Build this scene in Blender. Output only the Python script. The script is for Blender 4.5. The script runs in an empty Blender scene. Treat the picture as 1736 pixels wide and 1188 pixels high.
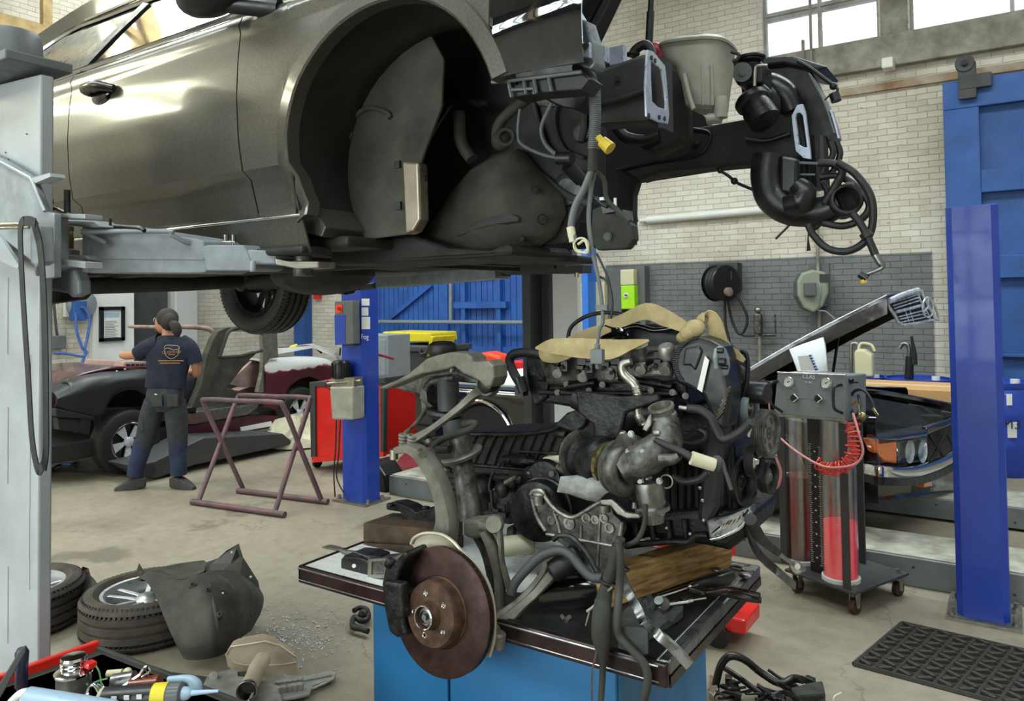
import bpy, math, random
from mathutils import Vector, Matrix, Quaternion
random.seed(7)
V = Vector; PI = math.pi
sc = bpy.context.scene
# ---------------- camera ----------------
F, CX, CY, EYE = 1280.0, 868.0, 474.0, 1.7
YAW = math.atan2(.555, .832)
ROT = Matrix.Rotation(YAW, 3, 'Z') @ Matrix.Rotation(PI/2 + math.radians(1.55), 3, 'X') @ Matrix.Rotation(math.radians(-.8), 3, 'Z')
cam = bpy.data.cameras.new('camera'); camo = bpy.data.objects.new('camera', cam)
sc.collection.objects.link(camo); sc.camera = camo
cam.sensor_width = 36; cam.lens = 36*F/1736; cam.shift_y = (CY-594)/1736
cam.clip_start = .02; cam.clip_end = 200
camo.matrix_world = Matrix.Translation((0, 0, EYE)) @ ROT.to_4x4()
# ---------------- world, exposure ----------------
sc.view_settings.view_transform = 'Standard'; sc.view_settings.look = 'None'
sc.view_settings.gamma = 1; sc.view_settings.use_curve_mapping = False
sc.view_settings.exposure = 0.38
w = bpy.data.worlds.new('sky'); sc.world = w; w.use_nodes = True
bg = w.node_tree.nodes['Background']; bg.inputs[0].default_value = (.86, .93, 1, 1); bg.inputs[1].default_value = 1.6
# ---------------- daylight through roof lights and high windows, plus added lights ----------------
def area(name, loc, size, energy, col=(1, 1, 1), rot=(0, 0, 0)):
    l = bpy.data.lights.new(name, 'AREA'); l.shape = 'RECTANGLE'; l.size, l.size_y = size; l.energy = energy; l.color = col
    o = bpy.data.objects.new(name, l); o.location = loc; o.rotation_euler = rot; sc.collection.objects.link(o); return o
area('roof_light_near', (-3.2, -1.6, 7.12), (17, 1.9), 1300, (1, .99, .98))
area('roof_light_far', (-3.2, 5.9, 7.12), (17, 1.9), 1300, (1, .99, .98))
area('gable_daylight', (-12.42, -3.6, 5.9), (1.2, 3.4), 600, (1, .9, .66), (0, -PI/2, 0))
area('glass_reflection_light', (-8.6, 2.4, 7.12), (2.6, 1.7), 330, (1, .95, .82))  # added roof light, puts a white reflection in the sedan's side glass
area('hall_fill', (-3.0, -6.15, 2.2), (7.0, 3.4), 440, (1, .98, .95), (PI/2, 0, 0))  # unseen fill added behind the camera, lifts the faces turned this way

# ---------------- pixel rays onto known planes ----------------
def ray(x, y): return ROT @ V(((x-CX)/F, -(y-CY)/F, -1))
O0 = V((0, 0, EYE))
def Y(x, y, v): d = ray(x, y); return O0 + d*(v/d.y)
def X(x, y, v): d = ray(x, y); return O0 + d*(v/d.x)
def Z(x, y, v=0): d = ray(x, y); return O0 + d*((v-EYE)/d.z)
def D(x, y, t): return O0 + ray(x, y)*t
# ---------------- materials ----------------
def lin(h):
    h = h.lstrip('#'); c = [int(h[i:i+2], 16)/255 for i in (0, 2, 4)]
    return tuple((v/12.92 if v <= .04045 else ((v+.055)/1.055)**2.4) for v in c) + (1,)
class NT:
    def __init__(s, name):
        s.m = bpy.data.materials.new(name); s.m.use_nodes = True; s.t = s.m.node_tree; s.b = s.t.nodes['Principled BSDF']
        s.pos = None
    def n(s, typ, **kw):
        nd = s.t.nodes.new(typ)
        for k, v in kw.items():
            if k.startswith('i_'):
                k = k[2:]; k = int(k) if k.isdigit() else k.replace('_', ' ')
                nd.inputs[k].default_value = v
            else: setattr(nd, k, v)
        return nd
    def l(s, a, b): s.t.links.new(a, b)
    def P(s):
        if s.pos is None: s.pos = s.n('ShaderNodeNewGeometry').outputs['Position']
        return s.pos
    def noise(s, sc_, det=4, rough=.55, vec=None):
        nd = s.n('ShaderNodeTexNoise', i_Scale=sc_, i_Detail=det, i_Roughness=rough); s.l(vec or s.P(), nd.inputs['Vector']); return nd.outputs['Fac']
    def ramp(s, fac, stops):
        r = s.n('ShaderNodeValToRGB'); e = r.color_ramp.elements
        while len(e) < len(stops): e.new(.5)
        for q, (p, c) in zip(e, stops): q.position = p; q.color = c if isinstance(c, tuple) else lin(c)
        s.l(fac, r.inputs[0]); return r.outputs[0]
    def mix(s, fac, a, b, bt='MIX'):
        m = s.n('ShaderNodeMix', data_type='RGBA', blend_type=bt)
        for inp, v in ((m.inputs[0], fac), (m.inputs[6], a), (m.inputs[7], b)):
            if hasattr(v, 'is_linked') or hasattr(v, 'links'): s.l(v, inp)
            else: inp.default_value = v
        return m.outputs[2]
    def bump(s, h, st, dist=.01):
        b = s.n('ShaderNodeBump', i_Strength=st, i_Distance=dist); s.l(h, b.inputs['Height']); s.l(b.outputs[0], s.b.inputs['Normal'])
def mat(name, col, rough=.5, metal=0, var=.25, vs=14, col2=None, bump=0, bs=90, coat=0, rv=.12, trans=0, alpha=1, emit=0, spec=None):
    t = NT(name); b = t.b
    c1 = lin(col); c2 = lin(col2) if col2 else tuple(max(0, v*(1-var)) for v in c1[:3]) + (1,)
    n = t.noise(vs, 5, .6)
    t.l(t.ramp(n, [(.36, c1), (.66, c2)]), b.inputs['Base Color'])
    mr = t.n('ShaderNodeMapRange'); t.l(t.noise(vs*1.7, 3), mr.inputs[0]); mr.inputs[1].default_value = .3; mr.inputs[2].default_value = .7
    mr.inputs[3].default_value = max(.02, rough-rv); mr.inputs[4].default_value = min(1, rough+rv); t.l(mr.outputs[0], b.inputs['Roughness'])
    b.inputs['Metallic'].default_value = metal
    if coat: b.inputs['Coat Weight'].default_value = coat; b.inputs['Coat Roughness'].default_value = .05
    if trans: b.inputs['Transmission Weight'].default_value = trans
    if alpha < 1: b.inputs['Alpha'].default_value = alpha
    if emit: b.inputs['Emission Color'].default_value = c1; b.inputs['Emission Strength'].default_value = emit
    if spec is not None: b.inputs['Specular IOR Level'].default_value = spec
    if bump: t.bump(t.noise(bs, 5), bump, .004)
    return t.m
M = {}
def mm(k, *a, **kw): M[k] = mat(k, *a, **kw)
mm('blue', '#1b3fa8', .42, var=.18, vs=3, bump=.05, bs=30, coat=.2)
mm('blue_light', '#2f78dc', .45, var=.1)
mm('blue_door', '#2a569c', .6, col2='#234880', vs=2.2, bump=.1, bs=20)
mm('blue_gate', '#2c5fb0', .55, col2='#234e94', vs=3, bump=.1, bs=20)
mm('cabinet_blue', '#226fa6', .45, var=.15, vs=4, bump=.03)
mm('lift_grey', '#a3a8ac', .45, col2='#8f9498', vs=3, bump=.06, bs=40)
mm('arm_grey', '#8b9298', .5, col2='#747a7f', vs=12, bump=.15, bs=60)
mm('post_dark', '#3a3c3d', .6, var=.2, vs=5)
mm('steel', '#8d8e8c', .35, 1, var=.35, vs=30, bump=.08)
mm('chrome', '#dcdfe2', .1, 1, var=.06, rv=.04)
mm('zinc', '#a9a79c', .42, 1, var=.3, vs=25, bump=.08)
mm('dark_steel', '#3f403f', .5, .7, col2='#262626', vs=25, bump=.12)
mm('cast', '#6a6964', .48, .65, col2='#2f2e2a', vs=26, bump=.3, bs=120)
mm('cast_light', '#a3a198', .42, .7, col2='#5c5a52', vs=18, bump=.25, bs=120)
mm('cast_dark', '#303130', .42, .6, col2='#0f0f0f', vs=30, bump=.45, bs=100)
mm('oily', '#1a1b1b', .45, .5, col2='#070707', vs=34, bump=.5, bs=90)
mm('alu_arm', '#77746a', .6, .35, col2='#5a574e', vs=16, bump=.2, bs=120)
mm('rubber', '#161616', .55, var=.3, vs=18, bump=.15)
mm('plastic', '#17181a', .38, var=.25, vs=16, bump=.06)
mm('plastic_dusty', '#34352f', .75, col2='#232420', vs=9, bump=.2, bs=60)
mm('plastic_grey', '#606466', .55, var=.2, vs=8)
mm('liner', '#4c4b43', .9, col2='#33332d', vs=6, bump=.5, bs=90)
mm('under', '#1d1d1b', .7, col2='#0f0f0e', vs=7, bump=.3, bs=50)
mm('rust', '#3f2a24', .5, .6, col2='#261814', vs=20, bump=.15)
mm('rust_hub', '#5c4232', .65, .5, col2='#35261f', vs=30, bump=.3)
mm('hub', '#77716a', .4, .8, var=.5, vs=40)
mm('wood_old', '#4b3a29', .85, col2='#2b211a', vs=14, bump=.5, bs=60)
mm('strap', '#b8a67c', .85, col2='#94835c', vs=12, bump=.35, bs=260)
mm('cloth', '#3c3d3b', .95, col2='#2a2b2a', vs=20, bump=.8, bs=60)
mm('rag', '#8b8c8a', .9, col2='#6b6c6a', vs=30, bump=.9, bs=60)
mm('white', '#d9dad6', .5, var=.08, vs=5)
mm('offwhite', '#c7c1a8', .6, col2='#a09a80', vs=5)
mm('table_white', '#dfe2dc', .3, var=.1, vs=12)
mm('red', '#d8221a', .38, var=.15, vs=4, coat=.3)
mm('red_dull', '#8f2430', .75, var=.3, vs=6)
mm('orange', '#e8451c', .45, var=.15)
mm('yellow', '#d9c61e', .55, var=.2)
mm('lime', '#a4e01c', .5, var=.08)
mm('cream', '#cfc9a4', .6, var=.1, vs=4)
mm('cardboard', '#c79a68', .85, var=.12, vs=5)
mm('tank', '#a3a295', .42, col2='#85847a', vs=7, trans=.12)
mm('glass_dark', '#15171a', .06, var=.1, rv=.02, coat=1)
mm('car_black', '#0c0d0f', .16, .2, var=.2, coat=1, rv=.05)
mm('bin', '#3d4043', .6, var=.15, vs=6)
mm('screen_grey', '#7e888c', .5, var=.1)
mm('connector', '#cdb22e', .4)
mm('skin', '#b07a5c', .55, var=.12, vs=8)
mm('hair', '#2e2723', .8, var=.4, vs=60, bump=.9, bs=140)
mm('tshirt', '#161d30', .9, var=.25, vs=10, bump=.2)
mm('trousers', '#33363b', .9, col2='#26282c', vs=10, bump=.25)
mm('trousers_blue', '#28334f', .9, col2='#1e263a', vs=10, bump=.25)
mm('shoe', '#3a3836', .7, var=.3)
mm('gold', '#b0763a', .6)
mm('amber', '#e8701a', .18, coat=.8, var=.2, vs=60)
mm('maroon', '#4a1020', .35, .2, col2='#2b0a14', vs=3, coat=.4)
mm('primer', '#aeb0ae', .6, col2='#85786f', vs=2.2)
mm('satin', '#1f2226', .42, var=.2, vs=3)
mm('pink_tube', '#e8989a', .4); mm('coil', '#f0493a', .35)
mm('inner_tin', '#9a7f78', .6, col2='#6e5b55', vs=6)
mm('saw_purple', '#574a4d', .5, .3, col2='#74505a', vs=7)
mm('red_fluid', '#84301f', .35, coat=.6, var=.1)
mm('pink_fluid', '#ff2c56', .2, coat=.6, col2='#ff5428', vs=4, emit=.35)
mm('ceil_wood', '#4a3d30', .85, col2='#2c241d', vs=4, bump=.3)
mm('timber', '#b39a6c', .8, col2='#8c764e', vs=6, bump=.3)
mm('trim_silver', '#cfd3da', .25, .45, var=.1); mm('machine_grey', '#73787a', .5, var=.08)
mm('ledge', '#9a9689', .9, col2='#6f6c62', vs=4, bump=.5, bs=25)
mm('bottle_blue', '#9db6cc', .35, var=.1)
mm('brownliq', '#7a3418', .25, var=.3)
mm('purple', '#23243f', .4)
def glass(name, col, tr=.85, rough=.02):
    t = NT(name); tb = t.n('ShaderNodeBsdfTransparent'); tb.inputs[0].default_value = lin(col)
    g = t.n('ShaderNodeBsdfGlossy'); g.inputs['Roughness'].default_value = rough
    mx = t.n('ShaderNodeMixShader'); mx.inputs[0].default_value = 1-tr; t.l(tb.outputs[0], mx.inputs[1]); t.l(g.outputs[0], mx.inputs[2])
    t.l(mx.outputs[0], t.t.nodes['Material Output'].inputs[0]); M[name] = t.m
glass('pane', '#f4fafa', .93); glass('clear_tube', '#f0f2ee', .76, .28); glass('bag', '#dfe8f0', .45, .25); glass('lens', '#f4f8fa', .82, .05)
def brick(name):
    t = NT(name); g = t.P(); sp = t.n('ShaderNodeSeparateXYZ'); t.l(g, sp.inputs[0])
    ad = t.n('ShaderNodeMath', operation='ADD'); t.l(sp.outputs[0], ad.inputs[0]); t.l(sp.outputs[1], ad.inputs[1])
    cb = t.n('ShaderNodeCombineXYZ'); t.l(ad.outputs[0], cb.inputs[0]); t.l(sp.outputs[2], cb.inputs[1])
    wob = t.n('ShaderNodeTexNoise', i_Scale=6.0, i_Detail=3.0); t.l(g, wob.inputs['Vector'])
    vm = t.n('ShaderNodeVectorMath', operation='MULTIPLY_ADD'); t.l(wob.outputs['Color'], vm.inputs[0]); vm.inputs[1].default_value = (.04, .028, 0); t.l(cb.outputs[0], vm.inputs[2])
    br = t.n('ShaderNodeTexBrick', i_Scale=1.0, i_Mortar_Size=.006, i_Mortar_Smooth=.6, i_Bias=0.0, i_Brick_Width=.225, i_Row_Height=.076)
    br.offset = .5; t.l(vm.outputs[0], br.inputs['Vector'])
    br.inputs[1].default_value = lin('#d5d0c6'); br.inputs[2].default_value = lin('#c6c0b4'); br.inputs[3].default_value = lin('#b3ada1')
    big = t.noise(.9, 5, .6); stain = t.ramp(big, [(.42, (1, 1, 1, 1)), (.62, (.80, .77, .71, 1)), (.8, (.62, .56, .48, 1))])
    col = t.mix(1.0, br.outputs['Color'], stain, 'MULTIPLY')
    peel = t.ramp(t.noise(9, 6, .7), [(.66, (0, 0, 0, 1)), (.70, (1, 1, 1, 1))])
    col = t.mix(peel, col, lin('#a4795c'))
    # grey dado paint on the right wall between its two edges
    def gt(a, v, k=30.0):
        s1 = t.n('ShaderNodeMath', operation='SUBTRACT'); t.l(a, s1.inputs[0]); s1.inputs[1].default_value = v
        s2 = t.n('ShaderNodeMath', operation='MULTIPLY', use_clamp=True); t.l(s1.outputs[0], s2.inputs[0]); s2.inputs[1].default_value = k; return s2.outputs[0]
    a = gt(sp.outputs[0], PAINT[0]); b_ = gt(sp.outputs[0], PAINT[1], -30.0); c = gt(sp.outputs[2], PAINT[2], -60.0); d = gt(sp.outputs[1], 10.0)
    k = a
    for q in (b_, c, d):
        m_ = t.n('ShaderNodeMath', operation='MULTIPLY', use_clamp=True); t.l(k, m_.inputs[0]); t.l(q, m_.inputs[1]); k = m_.outputs[0]
    gm = t.mix(br.outputs['Fac'], lin('#747676'), lin('#5b5d5d')); gm = t.mix(1.0, gm, t.ramp(t.noise(5, 4), [(.4, (1, 1, 1, 1)), (.7, (.78, .78, .78, 1))]), 'MULTIPLY')
    col = t.mix(k, col, gm)
    t.l(col, t.b.inputs['Base Color']); t.b.inputs['Roughness'].default_value = .82
    inv = t.n('ShaderNodeMath', operation='MULTIPLY_ADD'); t.l(br.outputs['Fac'], inv.inputs[0]); inv.inputs[1].default_value = -1.0; t.l(t.noise(22, 5), inv.inputs[2])
    t.bump(inv.outputs[0], .7, .009); M[name] = t.m
PAINT = (Y(1050, 447, 10.5).x - .25, Y(1583, 425, 10.5).x, Y(1400, 433, 10.5).z)
brick('brick')
def floor_mat():
    t = NT('concrete'); a = t.noise(.7, 6, .6)
    c = t.ramp(a, [(.3, '#7b7263'), (.5, '#8b8271'), (.7, '#6c6455')])
    c = t.mix(1.0, c, t.ramp(t.noise(11, 6, .7), [(.3, (.8, .8, .8, 1)), (.55, (1, 1, 1, 1)), (.75, (1.1, 1.1, 1.08, 1))]), 'MULTIPLY')
    vo = t.n('ShaderNodeTexVoronoi', feature='DISTANCE_TO_EDGE', i_Scale=.55); wn = t.n('ShaderNodeTexNoise', i_Scale=2.2, i_Detail=6.0); t.l(t.P(), wn.inputs['Vector'])
    vm = t.n('ShaderNodeVectorMath', operation='MULTIPLY_ADD'); t.l(wn.outputs['Color'], vm.inputs[0]); vm.inputs[1].default_value = (.9, .9, 0); t.l(t.P(), vm.inputs[2]); t.l(vm.outputs[0], vo.inputs['Vector'])
    cr = t.ramp(vo.outputs['Distance'], [(0, (.5, .5, .5, 1)), (.004, (0, 0, 0, 1))])
    c = t.mix(cr, c, lin('#4d463b'))
    sp = t.ramp(t.noise(1.6, 4), [(.62, (0, 0, 0, 1)), (.68, (.7, .7, .7, 1))]); c = t.mix(sp, c, lin('#544d42'))
    t.l(c, t.b.inputs['Base Color']); t.b.inputs['Roughness'].default_value = .62
    t.bump(t.noise(40, 6, .7), .25, .006); M['concrete'] = t.m
floor_mat()
def dusty_paint():
    t = NT('dusty_paint'); n = t.noise(3.0, 6, .6); n2 = t.noise(160, 2)
    base = t.ramp(n2, [(.4, '#423f39'), (.7, '#4f4d45')])
    t.l(base, t.b.inputs['Base Color']); t.b.inputs['Metallic'].default_value = .42
    mr = t.n('ShaderNodeMapRange', i_3=.3, i_4=.46); t.l(n, mr.inputs[0]); t.l(mr.outputs[0], t.b.inputs['Roughness'])
    t.b.inputs['Coat Weight'].default_value = .55; t.b.inputs['Coat Roughness'].default_value = .12; M['dusty_paint'] = t.m
dusty_paint()
def wood(name, a, b):
    t = NT(name); tc = t.n('ShaderNodeTexCoord'); mp = t.n('ShaderNodeMapping'); mp.inputs['Scale'].default_value = (14, 2.5, 40); t.l(t.P(), mp.inputs[0])
    c = t.ramp(t.noise(2.2, 6, .6, mp.outputs[0]), [(.35, a), (.62, b)]); t.l(c, t.b.inputs['Base Color']); t.b.inputs['Roughness'].default_value = .8
    t.bump(t.noise(3, 5, .6, mp.outputs[0]), .4, .004); M[name] = t.m
wood('wood_beam', '#b9955f', '#7d5d38')
# ---------------- mesh helpers ----------------
def spl(pts, k=6, closed=False):
    P = [V(p) for p in pts]; n = len(P); out = []
    if n < 3: return P
    for i in range(n if closed else n-1):
        p0 = P[(i-1) % n] if closed or i > 0 else P[0]*2-P[1]; p1 = P[i]; p2 = P[(i+1) % n]
        p3 = P[(i+2) % n] if closed or i < n-2 else P[-1]*2-P[-2]
        for j in range(k):
            t = j/k; out.append(.5*((2*p1)+(p2-p0)*t+(2*p0-5*p1+4*p2-p3)*t*t+(3*p1-p0-3*p2+p3)*t**3))
    if not closed: out.append(P[-1].copy())
    return out
def frame(ax):
    ax = V(ax).normalized(); u = ax.orthogonal().normalized(); return u, ax.cross(u)
SINGLE = dict(tabs='tab', clips='clip', bosses='boss', lilac_tabs='bracket_tab', holes='bracket_hole', plate_holes='plate_hole', white_clips='white_clip', unit_plugs='unit_plug', bolts='carriage_bolt', bolt_holes='bolt_hole', anchor_bolts='anchor_bolt', stickers='sticker', carrier_bosses='carrier_boss', ignition_boots='ignition_boot', connectors='connector', cover_bolts='cover_bolt', coolant_necks='coolant_neck', housing_bolts='housing_bolt', can_bolts='can_bolt', seal_bolts='seal_bolt', flange_bolts='flange_bolt', case_bolts='case_bolt', block_studs='block_stud', springs='spring', ball_joint_boots='ball_joint_boot', corner_guards='corner_guard', pockets='pocket', plate_bolts='plate_bolt', labels='label', plugs='plug', fixings='fixing', reflectors='reflector', bonnet_flanges='bonnet_flange', hook_latch='latch', grips='grip', pad_adapters='pad_adapter', eyes='eye', chips='chip', hose_couplings='hose_coupling', cable_tails='cable_tail', bay_caps='bay_cap', tread='tread_band')
class MB:
    def __init__(s): s.v = []; s.f = []; s.s = []
    def add(s, vs, fs, sm=False):
        o = len(s.v); s.v += [V(p) for p in vs]; s.f += [tuple(i+o for i in f) for f in fs]
        s.s += sm if isinstance(sm, list) else [sm]*len(fs); return s
    def box(s, c, d, rot=0, R=None):
        c = V(c); R = R or Matrix.Rotation(rot, 3, 'Z')
        vs = [c + R @ V((x*d[0]/2, y*d[1]/2, z*d[2]/2)) for x in (-1, 1) for y in (-1, 1) for z in (-1, 1)]
        return s.add(vs, [(0, 1, 3, 2), (4, 6, 7, 5), (0, 4, 5, 1), (2, 3, 7, 6), (0, 2, 6, 4), (1, 5, 7, 3)])
    def bb(s, a, b): return s.box([(p+q)/2 for p, q in zip(a, b)], [abs(p-q) for p, q in zip(a, b)])
    def prism(s, pts, vec):
        P = [V(p) for p in pts]; n = len(P); vec = V(vec); fs = [tuple(range(n)), tuple(range(2*n-1, n-1, -1))]
        fs += [(i, n+i, n+(i+1) % n, (i+1) % n) for i in range(n)]
        return s.add(P+[p+vec for p in P], fs)
    def frame_plate(s, outer, inner, vec):   # a plate with one hole (same vertex count)
        n = len(outer); vec = V(vec); P = [V(p) for p in outer]+[V(p) for p in inner]; P += [p+vec for p in P]; fs = []
        for i in range(n):
            j = (i+1) % n
            fs += [(i, j, n+j, n+i), (2*n+i, 3*n+i, 3*n+j, 2*n+j), (i, 2*n+i, 2*n+j, j), (n+i, n+j, 3*n+j, 3*n+i)]
        return s.add(P, fs)
    def loft(s, rings, cap=True, closed=False, sm=True):
        n = len(rings[0]); vs = [p for r in rings for p in r]; fs = []; k = len(rings)
        for i in range(k if closed else k-1):
            a = i*n; b = ((i+1) % k)*n
            fs += [(a+j, a+(j+1) % n, b+(j+1) % n, b+j) for j in range(n)]
        sl = [sm]*len(fs)
        if cap and not closed: fs += [tuple(range(n-1, -1, -1)), tuple(range((k-1)*n, k*n))]; sl += [False, False]
        return s.add(vs, fs, sl)
    def cyl(s, a, b, r, r2=None, n=18, cap=True):
        a, b = V(a), V(b); u, v = frame(b-a); r2 = r if r2 is None else r2
        return s.loft([[c + (u*math.cos(2*PI*i/n)+v*math.sin(2*PI*i/n))*q for i in range(n)] for c, q in ((a, r), (b, r2))], cap)
    def lathe(s, prof, o, ax, n=28, cap=True):   # prof = [(radius, distance along axis)]
        o = V(o); ax = V(ax).normalized(); u, v = frame(ax)
        return s.loft([[o + ax*h + (u*math.cos(2*PI*i/n)+v*math.sin(2*PI*i/n))*r for i in range(n)] for r, h in prof], cap)
    def tube(s, pts, r, n=10, k=6, closed=False, sq=None):
        P = spl(pts, k, closed) if k else [V(p) for p in pts]; m = len(P); rings = []
        T = [((P[(i+1) % m] if closed or i < m-1 else P[i]) - (P[i-1] if closed or i > 0 else P[i])).normalized() for i in range(m)]
        u = T[0].orthogonal().normalized()
        for i in range(m):
            if i: u = (u - T[i]*u.dot(T[i])).normalized()
            v = T[i].cross(u)
            if isinstance(r, (list, tuple)):
                q = i/(m-1)*(len(r)-1); j = min(int(q), len(r)-2); rr = r[j]+(r[j+1]-r[j])*(q-j)
            else: rr = r
            rings.append([P[i]+(u*math.cos(2*PI*j/n)+v*math.sin(2*PI*j/n))*rr for j in range(n)])
        return s.loft(rings, True, closed)
    def torus(s, c, ax, R, r, n=32, m=8):
        u, v = frame(ax); c = V(c)
        return s.tube([c+(u*math.cos(2*PI*i/n)+v*math.sin(2*PI*i/n))*R for i in range(n)], r, m, 0, True)
    def ball(s, c, r, n=14, m=9, R=None):
        c = V(c); r = (r, r, r) if not isinstance(r, (tuple, list)) else r; R = R or Matrix.Identity(3)
        rings = [[c + R @ V((r[0]*math.sin(t)*math.cos(2*PI*i/n), r[1]*math.sin(t)*math.sin(2*PI*i/n), r[2]*math.cos(t))) for i in range(n)]
                 for t in [max(.02, min(PI-.02, PI*j/m)) for j in range(m+1)]]
        return s.loft(rings)
    def grid(s, rows, sm=True):
        n = len(rows[0]); vs = [p for r in rows for p in r]
        return s.add(vs, [(i*n+j, i*n+j+1, (i+1)*n+j+1, (i+1)*n+j) for i in range(len(rows)-1) for j in range(n-1)], sm)
    def plate(s, outer, th, ax): return s.prism(outer, V(ax).normalized()*th)
    def bolt(s, c, ax, r=.009, h=.008):
        c = V(c); ax = V(ax).normalized(); s.cyl(c, c+ax*h*.3, r*1.35, n=14); return s.cyl(c+ax*h*.3, c+ax*h, r, n=6)
    def ribbon(s, pts, ups, w_, th=.003, k=7):
        P = spl(pts, k); U = spl(ups, k); rings = []; m = len(P)
        for i in range(m):
            T = (P[min(i+1, m-1)]-P[max(i-1, 0)]).normalized(); a = (U[i]-T*U[i].dot(T)).normalized(); b = T.cross(a)
            wq = w_ if not isinstance(w_, (list, tuple)) else None
            if wq is None: q_ = i/(m-1)*(len(w_)-1); j_ = min(int(q_), len(w_)-2); wq = w_[j_]+(w_[j_+1]-w_[j_])*(q_-j_)
            wd = wq
            rings.append([P[i]+a*wd/2+b*th/2, P[i]-a*wd/2+b*th/2, P[i]-a*wd/2-b*th/2, P[i]+a*wd/2-b*th/2])
        return s.loft(rings)
    def islands(s):
        n = len(s.v); up = list(range(n))
        def fd(a):
            while up[a] != a: up[a] = up[up[a]]; a = up[a]
            return a
        for f in s.f:
            for i in f[1:]: up[fd(i)] = fd(f[0])
        bx_ = {}
        for i, p in enumerate(s.v):
            r = fd(i); b = bx_.setdefault(r, [p.copy(), p.copy()])
            for k in range(3): b[0][k] = min(b[0][k], p[k]); b[1][k] = max(b[1][k], p[k])
        ks = list(bx_); g = {k: k for k in ks}
        def gd(a):
            while g[a] != a: a = g[a]
            return a
        for i, a in enumerate(ks):
            for b in ks[i+1:]:
                if all(bx_[a][0][k]-.001 <= bx_[b][1][k] and bx_[b][0][k]-.001 <= bx_[a][1][k] for k in range(3)): g[gd(b)] = gd(a)
        out = {}
        for f, q in zip(s.f, s.s): out.setdefault(gd(fd(f[0])), []).append((f, q))
        res = []
        for fs in out.values():
            m = MB(); ix = {}
            for f, q in fs:
                for i in f:
                    if i not in ix: ix[i] = len(m.v); m.v.append(s.v[i])
                m.f.append(tuple(ix[i] for i in f)); m.s.append(q)
            res.append(m)
        return res
    def build(s, name, m, par=None, bevel=0, sub=0, solid=0, seg=2):
        if name in SINGLE:
            nm = SINGLE[name]; r = [q.build(nm, m, par, bevel, sub, solid, seg) for q in s.islands()]; return r[0]
        me = bpy.data.meshes.new(name); me.from_pydata([tuple(p) for p in s.v], [], s.f); me.validate()
        me.polygons.foreach_set('use_smooth', s.s[:len(me.polygons)] + [False]*(len(me.polygons)-len(s.s)))
        me.materials.append(M[m] if isinstance(m, str) else m); o = bpy.data.objects.new(name, me); sc.collection.objects.link(o)
        if solid: md = o.modifiers.new('s', 'SOLIDIFY'); md.thickness = solid; md.offset = 0
        if bevel: md = o.modifiers.new('b', 'BEVEL'); md.width = bevel; md.segments = seg; md.limit_method = 'ANGLE'; md.angle_limit = math.radians(50)
        if sub: md = o.modifiers.new('u', 'SUBSURF'); md.levels = md.render_levels = sub
        if any(s.s) and not sub: md = o.modifiers.new('e', 'EDGE_SPLIT'); md.split_angle = math.radians(38)
        if par: attach(o, par)
        return o
WLOC = {}
def wl(o): return WLOC.get(o.name, V((0, 0, 0)))
def attach(o, par):
    o.parent = par; o.matrix_parent_inverse = Matrix.Translation(-wl(par)); return o
def tag(o, label, cat, group=None):
    o['label'] = label; o['category'] = cat
    if group: o['group'] = group
    return o
def thing(name, label, cat, loc, group=None):
    o = bpy.data.objects.new(name, None); o.empty_display_size = .05; sc.collection.objects.link(o); o.location = V(loc); WLOC[o.name] = V(loc)
    return tag(o, label, cat, group)
def struct(o): o['kind'] = 'structure'; return o
def dup(root, off, label=None, group=None):
    r = root.copy(); sc.collection.objects.link(r); r.location = root.location + V(off)
    if label: r['label'] = label
    if group: r['group'] = group
    for ch in list(root.children):
        c = ch.copy(); sc.collection.objects.link(c); c.parent = r
        for g in ch.children: d = g.copy(); sc.collection.objects.link(d); d.parent = c
    return r
def text(name, body, size, org, ex, ey, m, par=None, ext=.0008, al='CENTER'):
    cu = bpy.data.curves.new(name, 'FONT'); cu.body = body; cu.size = size; cu.extrude = ext; cu.align_x = al; cu.align_y = 'CENTER'; cu.resolution_u = 3
    t = bpy.data.objects.new(name+'_curve', cu); sc.collection.objects.link(t); dg = bpy.context.evaluated_depsgraph_get()
    me = bpy.data.meshes.new_from_object(t.evaluated_get(dg)); bpy.data.objects.remove(t); me.name = name
    ex = V(ex).normalized(); ey = V(ey); ey = (ey-ex*ey.dot(ex)).normalized(); ez = ex.cross(ey)
    me.transform(Matrix((ex, ey, ez)).transposed().to_4x4()); me.transform(Matrix.Translation(org))
    me.materials.clear(); me.materials.append(M[m]); o = bpy.data.objects.new(name, me); sc.collection.objects.link(o)
    if par: attach(o, par)
    return o
def px(y, *pts): return [Y(a, b, y) for a, b in pts]        # outline points on the plane at depth y
def one(name, m, label, cat, mb, group=None, **kw): return tag(mb.build(name, m, None, **kw), label, cat, group)
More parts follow.
